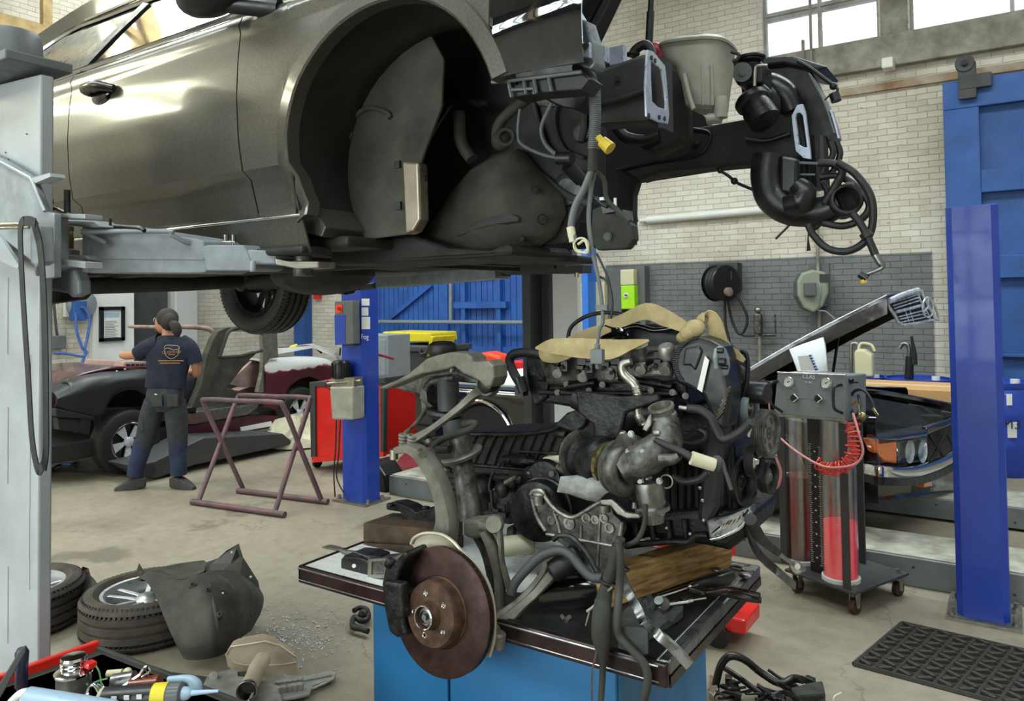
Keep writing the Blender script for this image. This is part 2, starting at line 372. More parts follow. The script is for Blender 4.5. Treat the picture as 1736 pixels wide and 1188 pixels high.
# ================= the hall =================
WX, EX, WY, EY_, HT = -12.2, 6.0, -6.0, 10.5, 7.0
b = MB().bb((WX-.3, WY-.3, -.2), (EX+.3, EY_+.3, 0)); struct(b.build('floor', 'concrete'))
w1a, w1b = Y(1292, 60, EY_).x, Y(1490, 40, EY_).x; w2a, w2b = Y(1541, 20, EY_).x, Y(1541, 20, EY_).x+3.2; zs = Y(1420, 76, EY_).z; zt = 6.5
def wall_with_holes(name, axis, at, th, lo, hi, holes):   # holes: (a0, a1, z0, z1)
    m = MB(); xs = sorted({lo, hi} | {h[0] for h in holes} | {h[1] for h in holes})
    def bx(a0, a1, z0, z1):
        if a1-a0 > 1e-4 and z1-z0 > 1e-4:
            m.bb((a0, at, z0), (a1, at+th, z1)) if axis == 'x' else m.bb((at, a0, z0), (at+th, a1, z1))
    for a0, a1 in zip(xs, xs[1:]):
        hs = [h for h in holes if h[0] <= a0+1e-6 and h[1] >= a1-1e-6]; z = 0
        for h in sorted(hs, key=lambda h: h[2]): bx(a0, a1, z, h[2]); z = h[3]
        bx(a0, a1, z, HT)
    return struct(m.build(name, 'brick'))
w0a, w0b = w1a-4.6, w1a-1.2
wall_with_holes('wall_right', 'x', EY_, .3, WX, EX, [(w1a, w1b, zs, zt), (w2a, w2b, zs, zt)])
wall_with_holes('wall_left', 'y', WX, -.3, WY, EY_, [(-5.3, -1.9, 5.3, 6.5)])
wall_with_holes('wall_back', 'x', WY-.3, .3, WX, EX, [(-6.5, .5, .5, 3.9)])
wall_with_holes('wall_front', 'y', EX, .3, WY, EY_, [])
# roof: boarded deck with two glazed strips and a short one added for its reflection
cm = MB()
for y0, y1 in ((WY-.3, -2.55), (-.65, 1.55), (3.25, 4.95), (6.85, EY_+.3)): cm.bb((WX-.3, y0, HT), (EX+.3, y1, HT+.12))
cm.bb((WX-.3, 1.55, HT), (-9.9, 3.25, HT+.12)); cm.bb((-7.3, 1.55, HT), (EX+.3, 3.25, HT+.12))
for y in (-1.6, 5.9):
    cm.bb((WX-.3, y-.95, HT), (-11.7, y+.95, HT+.12)); cm.bb((5.3, y-.95, HT), (EX+.3, y+.95, HT+.12))
struct(cm.build('ceiling', 'ceil_wood'))
nw = 1
def window(c0, c1, nx, nz, axis, at, bar=.05, sillm='ledge', sill=True):
    """frame with bars and one pane; c0/c1 are (a, z) corners"""
    global nw
    m = MB(); g = MB(); a0, z0 = c0; a1, z1 = c1
    def bx(q, p0, p1, r0, r1, d):
        if axis == 'x': q.bb((p0, at-d, r0), (p1, at+d, r1))
        elif axis == 'y': q.bb((at-d, p0, r0), (at+d, p1, r1))
        else: q.bb((p0, r0, at-d), (p1, r1, at+d))
    for i in range(nx+1):
        a = a0+(a1-a0)*i/nx; wd = bar*(1.6 if i in (0, nx) else 1); bx(m, a-wd/2, a+wd/2, z0, z1, .04)
    for i in range(nz+1):
        z = z0+(z1-z0)*i/nz; wd = bar*(1.6 if i in (0, nz) else 1); bx(m, a0, a1, z-wd/2, z+wd/2, .037)
    fr = struct(m.build('window_%d' % nw, 'primer')); bx(g, a0, a1, z0, z1, .004); struct(g.build('window_pane', 'pane', fr)); nw += 1
    if sill and axis == 'x': s_ = MB().bb((a0-.15, at-.42, z0-.1), (a1+.15, at-.16, z0)); struct(s_.build('window_sill', 'ledge', fr, bevel=.01))
    return fr
zm = Y(1390, 12, EY_).z
WR = EY_+.14
window((w1a, zs), (w1b, zt), 2, 1, 'x', WR, .045, sill=False); window((w1a, zm), (w1b, zm+.07), 1, 1, 'x', WR-.01, .03, sill=False)
window((w2a, zs), (w2b, zt), 3, 1, 'x', WR, .045, sill=False)
window((-5.3, 5.3), (-1.9, 6.5), 4, 2, 'y', WX-.1, .06); window((-6.5, .5), (.5, 3.9), 6, 3, 'x', WY-.1, .07, sill=False)
window((-11.7, -2.55), (5.3, -.65), 24, 3, 'z', HT+.02, .05); window((-11.7, 4.95), (5.3, 6.85), 24, 3, 'z', HT+.02, .05); window((-9.9, 1.55), (-7.3, 3.25), 4, 3, 'z', HT+.02, .05)
# mortar ledge, corroded lintel and the painted reveal between the windows
l1, l2 = Y(1290, 115, EY_-.12), Y(1736, 48, EY_-.12)
m = MB().bb((w1a-.1, EY_-.12, zs-.42), (EX, EY_, zs-.02)); m.bb((w1b+.02, EY_-.05, zs-.02), (w2a-.02, EY_, HT)); struct(m.build('trim_1', 'ledge', bevel=.015))
mm('rusty_lintel', '#a89c88', .9, col2='#82614a', vs=2.2, bump=.5, bs=30)
zz = Y(1550, 140, EY_).z; struct(MB().bb((Y(1425, 160, EY_).x, EY_-.05, zz-.05), (EX, EY_, zz+.05)).build('trim_2', 'rusty_lintel', bevel=.01))
# roof trusses of pale timber
def truss(x):
    t = thing('roof_truss', 'pale timber roof truss under the dark boarded roof' + (', nearest to the gable wall' if x < -10 else (', second from the gable wall' if x < -7 else ' above the lifted car')), 'truss', (x, 2.2, 5.7))
    t['kind'] = 'structure'
    m = MB(); y0, y1, zb = WY+.05, EY_-.05, (5.3 if x < -8 else 6.3)
    m.bb((x-.09, y0, zb), (x+.09, y1, zb+.2)); m.build('bottom_chord', 'timber', t)
    m = MB().bb((x-.09, y0, 6.72), (x+.09, y1, 6.9)); m.build('top_chord', 'timber', t); n = 12; m = MB()
    for i in range(n):
        ya = y0+(y1-y0)*i/n; yb = y0+(y1-y0)*(i+1)/n
        m.bb((x-.05, ya-.06, zb+.2), (x+.05, ya+.06, 6.72))
        a, b_ = (V((x, ya, zb+.2)), V((x, yb, 6.72))) if i % 2 else (V((x, ya, 6.72)), V((x, yb, zb+.2))); m.tube([a, b_], .07, 4, 0)
    m.build('web', 'timber', t)
for x in (-10.9, -8.6, -3.2, 2.0): truss(x)
# strip lamps
# ---------- far left wall: white sliding panel, dark opening, columns ----------
XL = WX+.02
def wx(a, b_, x=XL): return X(a, b_, x)
pA, pB = wx(152, 600), wx(222, 600)
m = MB().bb((WX, pA.y, .25), (WX+.12, pB.y, 3.1)); d1 = struct(m.build('door_1', 'white', bevel=.01))
t = thing('notice_frame', 'framed notice sheet in a black frame on the white door panel', 'picture frame', (WX+.14, wx(190, 560).y, wx(190, 575).z))
a, b2 = wx(168, 520, WX+.13), wx(210, 577, WX+.13); zz0, zz1 = b2.z, a.z
m = MB(); 
for q in ((a.y, a.y+.055, zz0, zz1), (b2.y-.055, b2.y, zz0, zz1), (a.y, b2.y, zz0, zz0+.055), (a.y, b2.y, zz1-.055, zz1)): m.bb((WX+.12, q[0], q[2]), (WX+.17, q[1], q[3]))
m.build('frame', 'plastic', t); MB().bb((WX+.12, a.y, zz0), (WX+.14, b2.y, zz1)).build('sheet', 'white', t)
m = MB().bb((WX+.14, a.y+.08, zz1-.17), (WX+.143, b2.y-.08, zz1-.1)); m.build('heading_band', 'bottle_blue', t)
m = MB()
for i in range(12): m.bb((WX+.14, a.y+.09, zz1-.23-i*.026), (WX+.143, b2.y-.1-random.random()*.1, zz1-.238-i*.026))
m.build('lettering', 'plastic_grey', t)
# dark slab painted in for the unlit passage between door panel and column
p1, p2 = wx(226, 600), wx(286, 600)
struct(MB().bb((WX-.02, p1.y, 0), (WX+.015, p2.y, 3.2)).build('passage_dark', 'post_dark'))
p3, p4 = wx(298, 600, WX+.25), wx(336, 600, WX+.25)
mm('col_white', '#b9bbb9', .6, var=.1, vs=2)
struct(MB().bb((WX, p3.y, 0), (WX+.25, p4.y, HT)).build('trim_3', 'col_white', bevel=.02))
struct(MB().bb((WX, p2.y, 0), (WX+.1, p3.y, HT)).build('trim_4', 'ledge'))
# blue steel post in the corner with a dark doorway
q1 = Y(500, 600, EY_-.2); struct(MB().bb((q1.x, EY_-.22, 0), (q1.x+.3, EY_-.02, 3.2)).build('trim_5', 'blue_door'))
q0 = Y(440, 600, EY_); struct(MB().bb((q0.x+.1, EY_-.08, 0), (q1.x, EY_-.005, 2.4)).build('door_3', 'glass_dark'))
# ---------- big blue boarded gate on the right wall, behind the lifts ----------
g0, g1 = Y(606, 600, 10.4).x, Y(908, 600, 10.4).x; gt_ = 4.2
t = thing('wooden_gate', 'wide blue boarded double gate with diagonal brace and wicket door behind the blue lift post', 'gate', ((g0+g1)/2, 10.42, 0)); 
m = MB(); n = 34
for i in range(n): x0 = g0+(g1-g0)*i/n; m.bb((x0+.006, 10.4, .05), (x0+(g1-g0)/n-.006, 10.45, gt_))
m.bb((g0, 10.43, .05), (g1, 10.49, gt_)); m.build('boards', 'blue_gate', t)
m = MB(); gm_ = Y(758, 600, 10.36).x
for xa in (g0, gm_-.1, g1-.14): m.bb((xa, 10.34, .05), (xa+.14, 10.4, gt_))
for za in (.1, Y(700, 596, 10.36).z, 3.9): m.bb((g0, 10.35, za), (g1, 10.4, za+.13))
m.build('rails', 'blue_gate', t)
m = MB(); A, B = Y(660, 541, 10.36), Y(732, 482, 10.36); m.tube([A, B], .05, 4, 0); m.build('brace', 'blue_gate', t)
m = MB(); A, B = Y(772, 512, 10.33), Y(860, 522, 10.33); m.bb((A.x, 10.28, B.z), (B.x, 10.38, A.z)); m.build('plank', 'blue_gate', t)
wa, wb = Y(783, 480, 10.33), Y(852, 700, 10.33)
m = MB()
for q in ((wa.x, wa.x+.08), (wb.x-.08, wb.x)): m.bb((q[0], 10.3, 0.05), (q[1], 10.39, wa.z+.2))
m.bb((wa.x, 10.3, wa.z+.12), (wb.x, 10.39, wa.z+.22)); m.build('wicket_door', 'blue_gate', t)
m = MB().cyl(Y(764, 480, 10.3), Y(764, 542, 10.3), .035); m.build('upright_pipe', 'screen_grey', t)
A, B = Y(625, 544, 10.2), Y(884, 548, 10.2)
one('barrier_rail', 'screen_grey', 'grey steel rail running across the blue boarded gate', 'rail', MB().cyl((A.x, 10.2, (A.z+B.z)/2), (B.x+.3, 10.2, (A.z+B.z)/2), .035).cyl((A.x+.05, 10.2, 0), (A.x+.05, 10.2, A.z), .03))
# ---------- sliding blue door at the right ----------
s0 = Y(1602, 300, 10.2).x; sz = Y(1602, 140, 10.2).z
t = thing('sliding_door', 'blue panelled sliding door with dark hanger bracket, behind the tall blue lift post', 'sliding door', (s0+1.4, 10.3, 0))
m = MB().bb((s0, 10.3, .05), (EX-.2, 10.36, sz)); m.build('panel', 'blue_door', t)
m = MB().bb((s0, 10.2, .05), (s0+.36, 10.31, sz-.331))
m.bb((s0, 10.2, sz-.33), (EX-.2, 10.31, sz))
for yy in (305, 452): zc = Y(1690, yy, 10.2).z; m.bb((s0+.36, 10.2, zc-.13), (EX-.2, 10.3, zc+.13))
zc = Y(1690, 602, 10.2).z; m.bb((s0+.36, 10.2, zc-.02), (EX-.2, 10.3, zc+.02))
m.build('rails', 'blue_door', t, bevel=.01)
hb = Y(1640, 140, 10.15)
m = MB().box(hb+V((0, 0, .02)), (.18, .05, .42)).box(hb+V((.08, 0, 0)), (.32, .06, .16)).cyl(hb+V((-.02, -.04, .22)), hb+V((-.02, .05, .22)), .10)
m.build('hanger', 'post_dark', t, bevel=.01)
m = MB().bolt(hb+V((-.02, -.05, .22)), (0, -1, 0), .03, .03); m.build('bolt', 'dark_steel', t)
# ---------- right wall fixtures ----------
y9 = EY_-.06
A, B = Y(1098, 373, y9), Y(1300, 358, y9)
one('drain_pipe', 'white', 'white plastic pipe running level along the brick wall', 'pipe', MB().cyl(A, (B.x+.2, y9, A.z+.02), .055).cyl(A, A+V((-.12, 0, 0)), .03))
cx_ = Y(1383, 300, y9).x
t = thing('conduit', 'brown-grey pipe running down the brick wall from the window', 'pipe', (cx_, y9, 0))
m = MB().cyl((cx_, y9, 1.0), (cx_, y9, zs-.5), .022).cyl((cx_, EY_-.15, zs-.5), (cx_, EY_-.15, zt), .018).cyl((cx_-.1, EY_-.15, zs-.5), (cx_-.1, EY_-.15, zs+.1), .02); m.build('pipe', 'ledge', t)
mm('paint_grey', '#5f6263', .6, var=.15); m = MB().bb((cx_-.12, EY_-.03, 1.0), (cx_+.13, EY_, PAINT[2]-.1)); m.build('backing_strip', 'paint_grey', t)
A, B = Y(1400, 118, y9), Y(1736, 60, y9)
one('wall_cable', 'plastic', 'black cable clipped under the window ledge', 'cable', MB().tube([(w1a+.2, y9, A.z-.12), (A.x, y9, A.z), ((A.x+B.x)/2, y9, A.z-.02), (B.x+1.5, y9, A.z+.03)], .016))
jb = Y(1506, 109, EY_-.2); one('junction_box', 'white', 'small white junction box under the window ledge', 'junction box', MB().box(jb, (.13, .2, .13)), bevel=.015)
# hose reel (black) with its socket box
c = Y(1222, 480, 10.2)
t = thing('hose_reel', 'black open hose reel hung on the grey painted brick', 'hose reel', c)
ax = V((.85, -.5, 0)).normalized()
m = MB().torus(c-ax*.06, ax, .2, .035, 28, 8).torus(c, ax, .2, .035, 28, 8).torus(c+ax*.06, ax, .2, .035, 28, 8); m.build('hose_coil', 'rubber', t)
m = MB().lathe([(.24, -.12), (.25, -.11), (.12, -.1), (.12, .1), (.25, .11), (.24, .12)], c, ax, 28); m.build('drum', 'plastic', t)
m = MB().lathe([(.06, .12), (.06, .17), (.02, .18)], c+V((0, 0, -.12)), ax, 18); m.build('hub_cap', 'inner_tin', t)
m = MB().box(c+V((0, .15, .1)), (.3, .3, .12)).bb((c.x-.2, 10.3, c.z-.1), (c.x+.2, 10.5, c.z+.28)); m.build('bracket', 'post_dark', t)
one('hose', 'rubber', 'black hose looping down from the black reel to the wall valve', 'hose', MB().tube([c+V((-.1, -.05, -.2)), Y(1230, 500, 10.25), Y(1240, 540, 10.3), Y(1252, 565, 10.3), Y(1262, 560, 10.3), Y(1266, 535, 10.3), Y(1244, 492, 10.3), c+V((.1, .1, -.08))], .018).tube([Y(1229, 500, 10.28), Y(1230, 550, 10.28), Y(1236, 577, 10.28), Y(1234, 620, 10.3)], .018).tube([Y(1251, 565, 10.3), Y(1262, 569, 10.3), Y(1280, 569, 10.3)], .014))
sb = Y(1240, 462, 10.42); t = thing('socket', 'cream wall socket box beside the black hose reel', 'socket', sb)
MB().box(sb, (.16, .12, .22)).build('box', 'cream', t, bevel=.02); MB().cyl(sb+V((0, 0, -.1)), sb+V((0, -.05, -.22)), .06).build('plug', 'post_dark', t)
v = Y(1286, 545, 10.4); t = thing('wall_valve', 'old grey pipe and valve standing on the painted wall', 'valve', (v.x, 10.4, 0))
MB().cyl((v.x, 10.42, .2), (v.x, 10.42, v.z+.15), .022).build('pipe', 'ledge', t); MB().box(v+V((0, -.02, -.03)), (.1, .1, .28)).build('valve_body', 'cast', t, bevel=.02)
MB().ball(v+V((0, -.02, .16)), (.05, .04, .04)).build('cap', 'zinc', t); MB().cyl(v+V((0, 0, -.18)), v+V((.22, 0, -.18)), .02).cyl(v+V((.22, 0, -.18)), v+V((.22, 0, .1)), .012).build('branch_pipe', 'cast', t)
# retracting cable reel (grey-green drum)
c = Y(1378, 493, 10.15); t = thing('cable_reel', 'grey-green enclosed cable reel mounted on the wall pipe', 'cable reel', c)
ax = V((.45, -.9, 0)).normalized(); u_ = V((.9, .45, 0)).normalized()
mm('reel_green', '#8d9683', .5, var=.1); mm('reel_grey', '#5d6469', .5)
prof = [(-.2, .12), (-.14, .23), (0, .27), (.16, .24), (.2, .16), (.2, -.02), (.12, -.2), (0, -.28), (-.12, -.22), (-.2, -.06)]
MB().prism([c+u_*a*.95+V((0, 0, b_)) for a, b_ in prof], -ax*.24).build('housing', 'reel_grey', t, bevel=.03)
MB().prism([c+u_*(a*.95-.01)+V((0, 0, b_)) for a, b_ in prof], ax*.07).build('side_cover', 'reel_green', t, bevel=.03)
MB().box(c-u_*.06+ax*.1+V((0, 0, .02)), (.14, .08, .17), math.atan2(u_.y, u_.x)).build('switch_box', 'plastic_grey', t, bevel=.01)
MB().box(c+u_*.13+ax*.05+V((0, 0, .16)), (.13, .06, .1), math.atan2(u_.y, u_.x)).build('outlet', 'post_dark', t)
MB().bb((c.x-.12, 10.25, c.z-.2), (c.x+.12, 10.5, c.z+.2)).build('bracket', 'paint_grey', t)
one('reel_cable', 'screen_grey', 'thin grey cable hanging from the grey-green reel', 'cable', MB().tube([Y(1388, 477, 10.0), Y(1392, 490, 9.98), Y(1389, 515, 10.05), Y(1388, 526, 10.1), Y(1400, 528, 10.1), Y(1416, 541, 10.1)], .01))
# ================= dark sedan on the two-post lift =================
SY = 1.475
car = thing('car', 'dusty dark grey sedan raised on the two-post lift, front end stripped', 'car', (-2.4, 2.4, 1.8))
PR = [(1.85, 1.53), (1.955, 1.497), (1.962, 1.53), (2.09, 1.496), (2.104, 1.467), (2.2, 1.452), (2.33, 1.446), (2.45, 1.452), (2.53, 1.462), (2.56, 1.455), (2.585, 1.47), (2.605, 1.502)]
def prof(z, P=PR):
    if z <= P[0][0]: return P[0][1]
    for (a, p), (b_, q) in zip(P, P[1:]):
        if z <= b_: return p+(q-p)*(z-a)/(b_-a)
    return P[-1][1]
def side(name, x0, x1, lo, hi, m='dusty_paint', nx=10, nz=26, dy=None):
    rows = []
    for i in range(nx+1):
        x = x0+(x1-x0)*i/nx; a, b_ = lo(x), hi(x); zs_ = sorted(set([a+(b_-a)*j/nz for j in range(nz+1)]))
        rows.append([V((x, prof(z)+(dy(x, z) if dy else 0), z)) for z in zs_])
    return MB().grid(rows).build(name, m, car, solid=.006)
ac = V((-1.372, 0, 2.115)); AR = .377
def arch(x):
    d = AR*AR-(x-ac.x)**2
    return ac.z+math.sqrt(max(d, 0))
def lo_f(x):
    if x < ac.x-AR: return 1.96
    return max(arch(x), 2.215 if x > -1.01 else 1.97)
GAP = .006
side('rear_door', -4.2, -2.985-GAP, lambda x: 1.962, lambda x: 2.605)
side('front_door', -2.985, -1.962-GAP, lambda x: 1.962, lambda x: 2.605)
top_f = lambda x: 2.605+.02*math.sin(max(0, x+1.96))
side('front_fender', -1.962, ac.x-AR, lo_f, top_f, nx=6)
side('front_fender', ac.x-AR, -1.02, lo_f, top_f, nx=44)
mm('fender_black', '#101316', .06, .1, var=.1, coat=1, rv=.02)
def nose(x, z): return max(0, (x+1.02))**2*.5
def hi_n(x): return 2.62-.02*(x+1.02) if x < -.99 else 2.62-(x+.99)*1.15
side('fender_nose', -1.012, -.785, lambda x: 2.222+.012*(x+1.01), hi_n, 'fender_black', nx=14, dy=lambda x, z: nose(x, z)-.004+.34*max(0, min(.03, z-(2.318+(x+1.0)*.18))))  # step in the skin added so a bright band mirrors the roof light
side('rocker', -4.2, -1.735, lambda x: 1.85, lambda x: 1.955, 'dusty_paint', nx=8, nz=4)
m = MB().cyl((-4.2, 1.492, 1.958), (-1.735, 1.492, 1.958), .005); m.build('sill_trim', 'chrome', car)
# shoulder that rolls in over the top of the wing
rows = [[V((x, 1.502+.10*j/5, 2.605+.055*math.sin(j/5*PI/2))) for j in range(6)] for x in (-1.962, -1.6, -1.2, -1.02)]
MB().grid(rows).build('wing_top', 'dusty_paint', car, solid=.005)
rows = [[V((x, 1.5+nose(x, 0)+.12*j/5, 2.615+.055*math.sin(j/5*PI/2)-(max(0, x+.99)*1.15))) for j in range(6)] for x in (-1.012, -.95, -.88, -.8)]
MB().grid(rows).build('wing_top', 'fender_black', car, solid=.005)
# arch lip: rolled flange round the wheel opening
rings = []
for i in range(37):
    a = math.radians(205-i*6.1); 
    if a < math.radians(15): break
    c = V((ac.x+AR*math.cos(a), 0, ac.z+AR*math.sin(a))); r = V((math.cos(a), 0, math.sin(a))); yb = prof(c.z)
    rings.append([c+r*.046+V((0, yb-.001, 0)), c+r*.042+V((0, yb-.010, 0)), c+r*.002+V((0, yb-.013, 0)), c-r*.004+V((0, yb-.008, 0)), c-r*.004+V((0, yb+.035, 0)), c+r*.03+V((0, yb+.008, 0))])
MB().loft(rings, True).build('arch_lip', 'dusty_paint', car)
# glass house: side glass, pillars, roof rail, mirror, handle
def gl(x, t): return V((x, 1.505+.27*t, 2.612+.40*t))
def quadp(name, m_, pts, th=.008): return MB().prism(pts, (0, th, .002)).build(name, m_, car)
mm('dusty_glass', '#4a4a40', .35, .2, var=.15, coat=.6)
quadp('rear_glass', 'dusty_glass', [gl(-4.1, 0), gl(-3.03, 0), gl(-2.93, .75), gl(-3.6, .80), gl(-4.0, .35)])
quadp('front_glass', 'glass_dark', [gl(-2.96, 0), gl(-1.95, 0.0), gl(-2.35, .62), gl(-2.86, .76)])
m = MB().ribbon([gl(-3.03, 0), gl(-2.99, .4), gl(-2.91, .78)], [(1, 0, 0)]*3, .08, .014); m.build('pillar', 'plastic', car)
m = MB().tube([gl(-4.15, .15), gl(-4.0, .38), gl(-3.6, .84), gl(-3.25, .86), gl(-2.8, .82), gl(-2.35, .66), gl(-1.85, .0)], .014, 8); m.build('window_surround', 'chrome', car)
m = MB().ribbon([gl(-4.3, .1), gl(-3.6, 1.0), gl(-3.1, 1.06), gl(-2.6, .98), gl(-1.7, 0)], [(0, -.1, 1)]*5, .1, .03); m.build('roof_rail', 'dusty_paint', car)
m = MB().tube([(-4.2, 1.49, 2.612), (-1.95, 1.49, 2.614)], .009, 8, 0); m.build('belt_trim', 'chrome', car)
rf = [[gl(x, 1.0)+V((0, j*.21, .06*math.sin(j/6*PI)+.0)) for j in range(7)] for x in (-4.3, -3.6, -3.0, -2.4)]
MB().grid(rf).build('roof', 'dusty_paint', car, solid=.01)
mc = Y(355, -8, 1.38); m = MB().ball(mc, (.135, .075, .062), 18, 10); mi = m.build('door_mirror', 'plastic', car)
MB().tube([mc+V((.06, .03, -.03)), (mc+V((.2, .1, -.055)))], .03).build('mirror_stem', 'plastic', mi)
hd = Y(163, 155, 1.43); m = MB().tube([hd+V((-.085, .02, .012)), hd+V((-.05, -.014, .014)), hd+V((.03, -.018, .012)), hd+V((.09, .016, .0))], [.014, .02, .02, .014], 10); dh = m.build('door_handle', 'dusty_paint', car)
m = MB().ball(hd+V((0, .022, -.012)), (.07, .016, .034)); m.build('handle_recess', 'car_black', dh)
# underbody
m = MB(); n = 14
for i in range(n): x0 = -4.6+i*.21; m.bb((x0, 1.6, 1.875-.008*(i % 2)), (x0+.215, 3.22, 1.90))
m.bb((-4.6, 3.16, 1.872), (-1.85, 3.28, 1.97)); m.bb((-4.6, 1.5, 1.845), (-1.74, 1.62, 1.87)); m.bb((-4.4, 2.3, 1.85), (-1.4, 2.5, 1.89)); m.build('floor_pan', 'under', car, bevel=.01)
m = MB().tube([(-4.7, 2.2, 1.87), (-3.2, 2.15, 1.865), (-2.2, 2.3, 1.865), (-1.5, 2.35, 1.87)], .025); m.build('exhaust_tunnel_pipe', 'under', car)
m = MB().bb((-4.6, 3.3, 1.872), (-1.85, 3.32, 2.6)).bb((-4.6, 1.6, 1.86), (-4.5, 3.3, 2.6)).bb((-2.2, 1.6, 1.85), (-2.15, 3.3, 2.62)); m.build('far_side', 'under', car)
# rear axle bits and rear wheel hanging on the far side
rw = V((-3.93, 3.09, 1.845))
def wheel_parts(c, ax, R, W, par, rimm='cast_dark', spokes=5, rim_r=.215, five=True, groove=4, lugs=0):
    ax = V(ax).normalized(); c = V(c); h = W/2; sw = R-rim_r
    pr = [(rim_r, -h*.8), (rim_r+sw*.35, -h), (R-.025, -h*.96), (R-.006, -h*.8)]
    for g in range(groove):
        a0 = -h*.62+g*(h*1.24/max(1, groove-1)); pr += [(R, a0-.009), (R-.012, a0-.005), (R-.012, a0+.005), (R, a0+.009)]
    pr += [(R-.006, h*.8), (R-.025, h*.96), (rim_r+sw*.35, h), (rim_r, h*.8), (rim_r-.012, h*.5), (rim_r-.012, -h*.5)]
    ty = MB().lathe(pr+[pr[0]], c, ax, 56, False).build('tyre', 'rubber', par)
    rm = MB().lathe([(rim_r+.004, h*.84), (rim_r-.012, h*.82), (rim_r-.022, h*.5), (rim_r-.035, -h*.1), (rim_r-.03, -h*.7), (rim_r, -h*.84), (rim_r-.002, -h*.5), (rim_r, 0), (rim_r+.004, h*.84)], c, ax, 40, False).build('rim', rimm, par)
    u, v = frame(ax); m_ = MB(); m_.lathe([(.02, h*.62), (.055, h*.55), (.07, h*.42), (.07, h*.1), (0.01, h*.1)], c, ax, 20)
    for k in range(spokes):
        a = 2*PI*k/spokes+.3; d = u*math.cos(a)+v*math.sin(a); t_ = -u*math.sin(a)+v*math.cos(a); A = c+ax*h*.45+d*.05; B = c+ax*h*.62+d*(rim_r-.018)
        for sgn in ((-1, 1) if five else (0,)):
            w0 = .030 if five else .05; o_ = t_*sgn*.022; p_ = t_*sgn*.045
            m_.loft([[A+o_+t_*w0*.5, A+o_-t_*w0*.5, A+o_-t_*w0*.5-ax*.03, A+o_+t_*w0*.5-ax*.03], [B+p_+t_*w0*.4, B+p_-t_*w0*.4, B+p_-t_*w0*.4-ax*.035, B+p_+t_*w0*.4-ax*.035]], sm=False)
    m_.build('spokes', rimm, rm, bevel=.003)
    if lugs:
        m_ = MB(); n_ = 80
        for side_ in (-1, 1):
            for k in range(n_):
                a = 2*PI*k/n_; d = u*math.cos(a)+v*math.sin(a); t_ = -u*math.sin(a)+v*math.cos(a); q = c+ax*side_*h*.8+d*(R-.004)
                m_.loft([[q+t_*.0065+ax*side_*-.025, q-t_*.0065+ax*side_*-.025, q-t_*.0065+ax*side_*.018-d*.02, q+t_*.0065+ax*side_*.018-d*.02], [x_+d*.006 for x_ in (q+t_*.0065+ax*side_*-.025, q-t_*.0065+ax*side_*-.025, q-t_*.0065+ax*side_*.018-d*.02, q+t_*.0065+ax*side_*.018-d*.02)]], sm=False)
        m_.build('tread', 'rubber', ty)
    return ty
hub_p = MB().lathe([(.03, -.2), (.07, -.18), (.08, -.06), (.04, .0)], rw, (0, 1, 0), 20).build('rear_hub', 'cast_dark', car)
rwh = MB().lathe([(.33, -.1), (.335, -.06)], rw, (0, 1, 0), 12).build('rear_wheel', 'rubber', car); bpy.data.objects.remove(rwh)
wheel_parts(rw, (0, 1, .0), .335, .225, car, 'cast_dark', 5, .23, True, 4, 1)
m = MB().tube([(-3.0, 2.9, 1.83), (-3.5, 2.95, 1.84), rw+V((0, -.15, -.02))], [.09, .06, .04], 10).tube([(-4.1, 1.9, 1.8), (-3.9, 2.5, 1.82), rw+V((0, -.15, 0))], .045).ball((-3.15, 2.85, 1.86), (.35, .22, .12)); m.build('trailing_arm', 'under', car)
# wheel housing (inner arch)
rows = []
for i in range(25):
    a = math.radians(200-i*186/24)
    rows.append([V((ac.x+(AR+.03)*math.cos(a), y, max(1.9, ac.z+(AR+.03-(.03 if j in (2, 3) else 0))*math.sin(a)))) for j, y in enumerate((1.5, 1.6, 1.66, 1.72, 1.78, 1.9, 2.0))])
MB().grid(rows).build('wheel_housing', 'under', car, solid=.006)
m = MB().prism(px(2.0, (470, 0), (960, 0), (960, 130), (1010, 200), (1000, 330), (960, 410), (820, 430), (640, 420), (560, 420), (480, 300)), (0, .03, 0)); m.build('inner_wing', 'under', car)
# rear part of the housing: splash liner with ribs and holes
lp = px(1.72, (508, 300), (513, 225), (528, 150), (556, 90), (600, 45), (660, 22), (720, 40), (752, 100), (748, 180), (722, 250), (705, 300), (700, 396), (650, 402), (590, 412), (560, 405), (520, 385))
m = MB().prism(lp, (0, .012, 0)); lin_ = m.build('rear_splash_liner', 'liner', car, bevel=.004)
m = MB().tube(px(1.715, (592, 235), (600, 200), (625, 183), (655, 190), (662, 200)), .008).tube(px(1.715, (540, 258), (556, 180), (585, 110), (610, 60)), .014).tube(px(1.715, (552, 262), (572, 180), (600, 115)), .008); m.build('pressed_ribs', 'liner', lin_)
m = MB().cyl(Y(551, 372, 1.715), Y(551, 372, 1.708), .02).cyl(Y(535, 345, 1.7), Y(535, 345, 1.69), .008).box(Y(557, 273, 1.71), (.04, .01, .012)).box(Y(556, 297, 1.71), (.03, .01, .014)); m.build('clips', 'post_dark', lin_)
m = MB().prism(px(1.55, (505, 345), (532, 352), (552, 385), (545, 402), (520, 395), (508, 372)), (0, .16, 0)); m.build('rocker_end', 'dusty_paint', car, bevel=.005)
m = MB().prism(px(1.62, (505, 240), (530, 250), (535, 290), (528, 330), (512, 335), (503, 290)), (0, .02, 0)); m.build('mounting_bracket', 'cast', car, bevel=.004)
m = MB().prism(px(1.66, (680, 272), (709, 275), (712, 372), (700, 392), (686, 398), (683, 330)), (0, .045, 0)); mm('heat_shield', '#8f877a', .35, .9, var=.2)
hs = m.build('heat_shield', 'heat_shield', car, bevel=.008, seg=3)
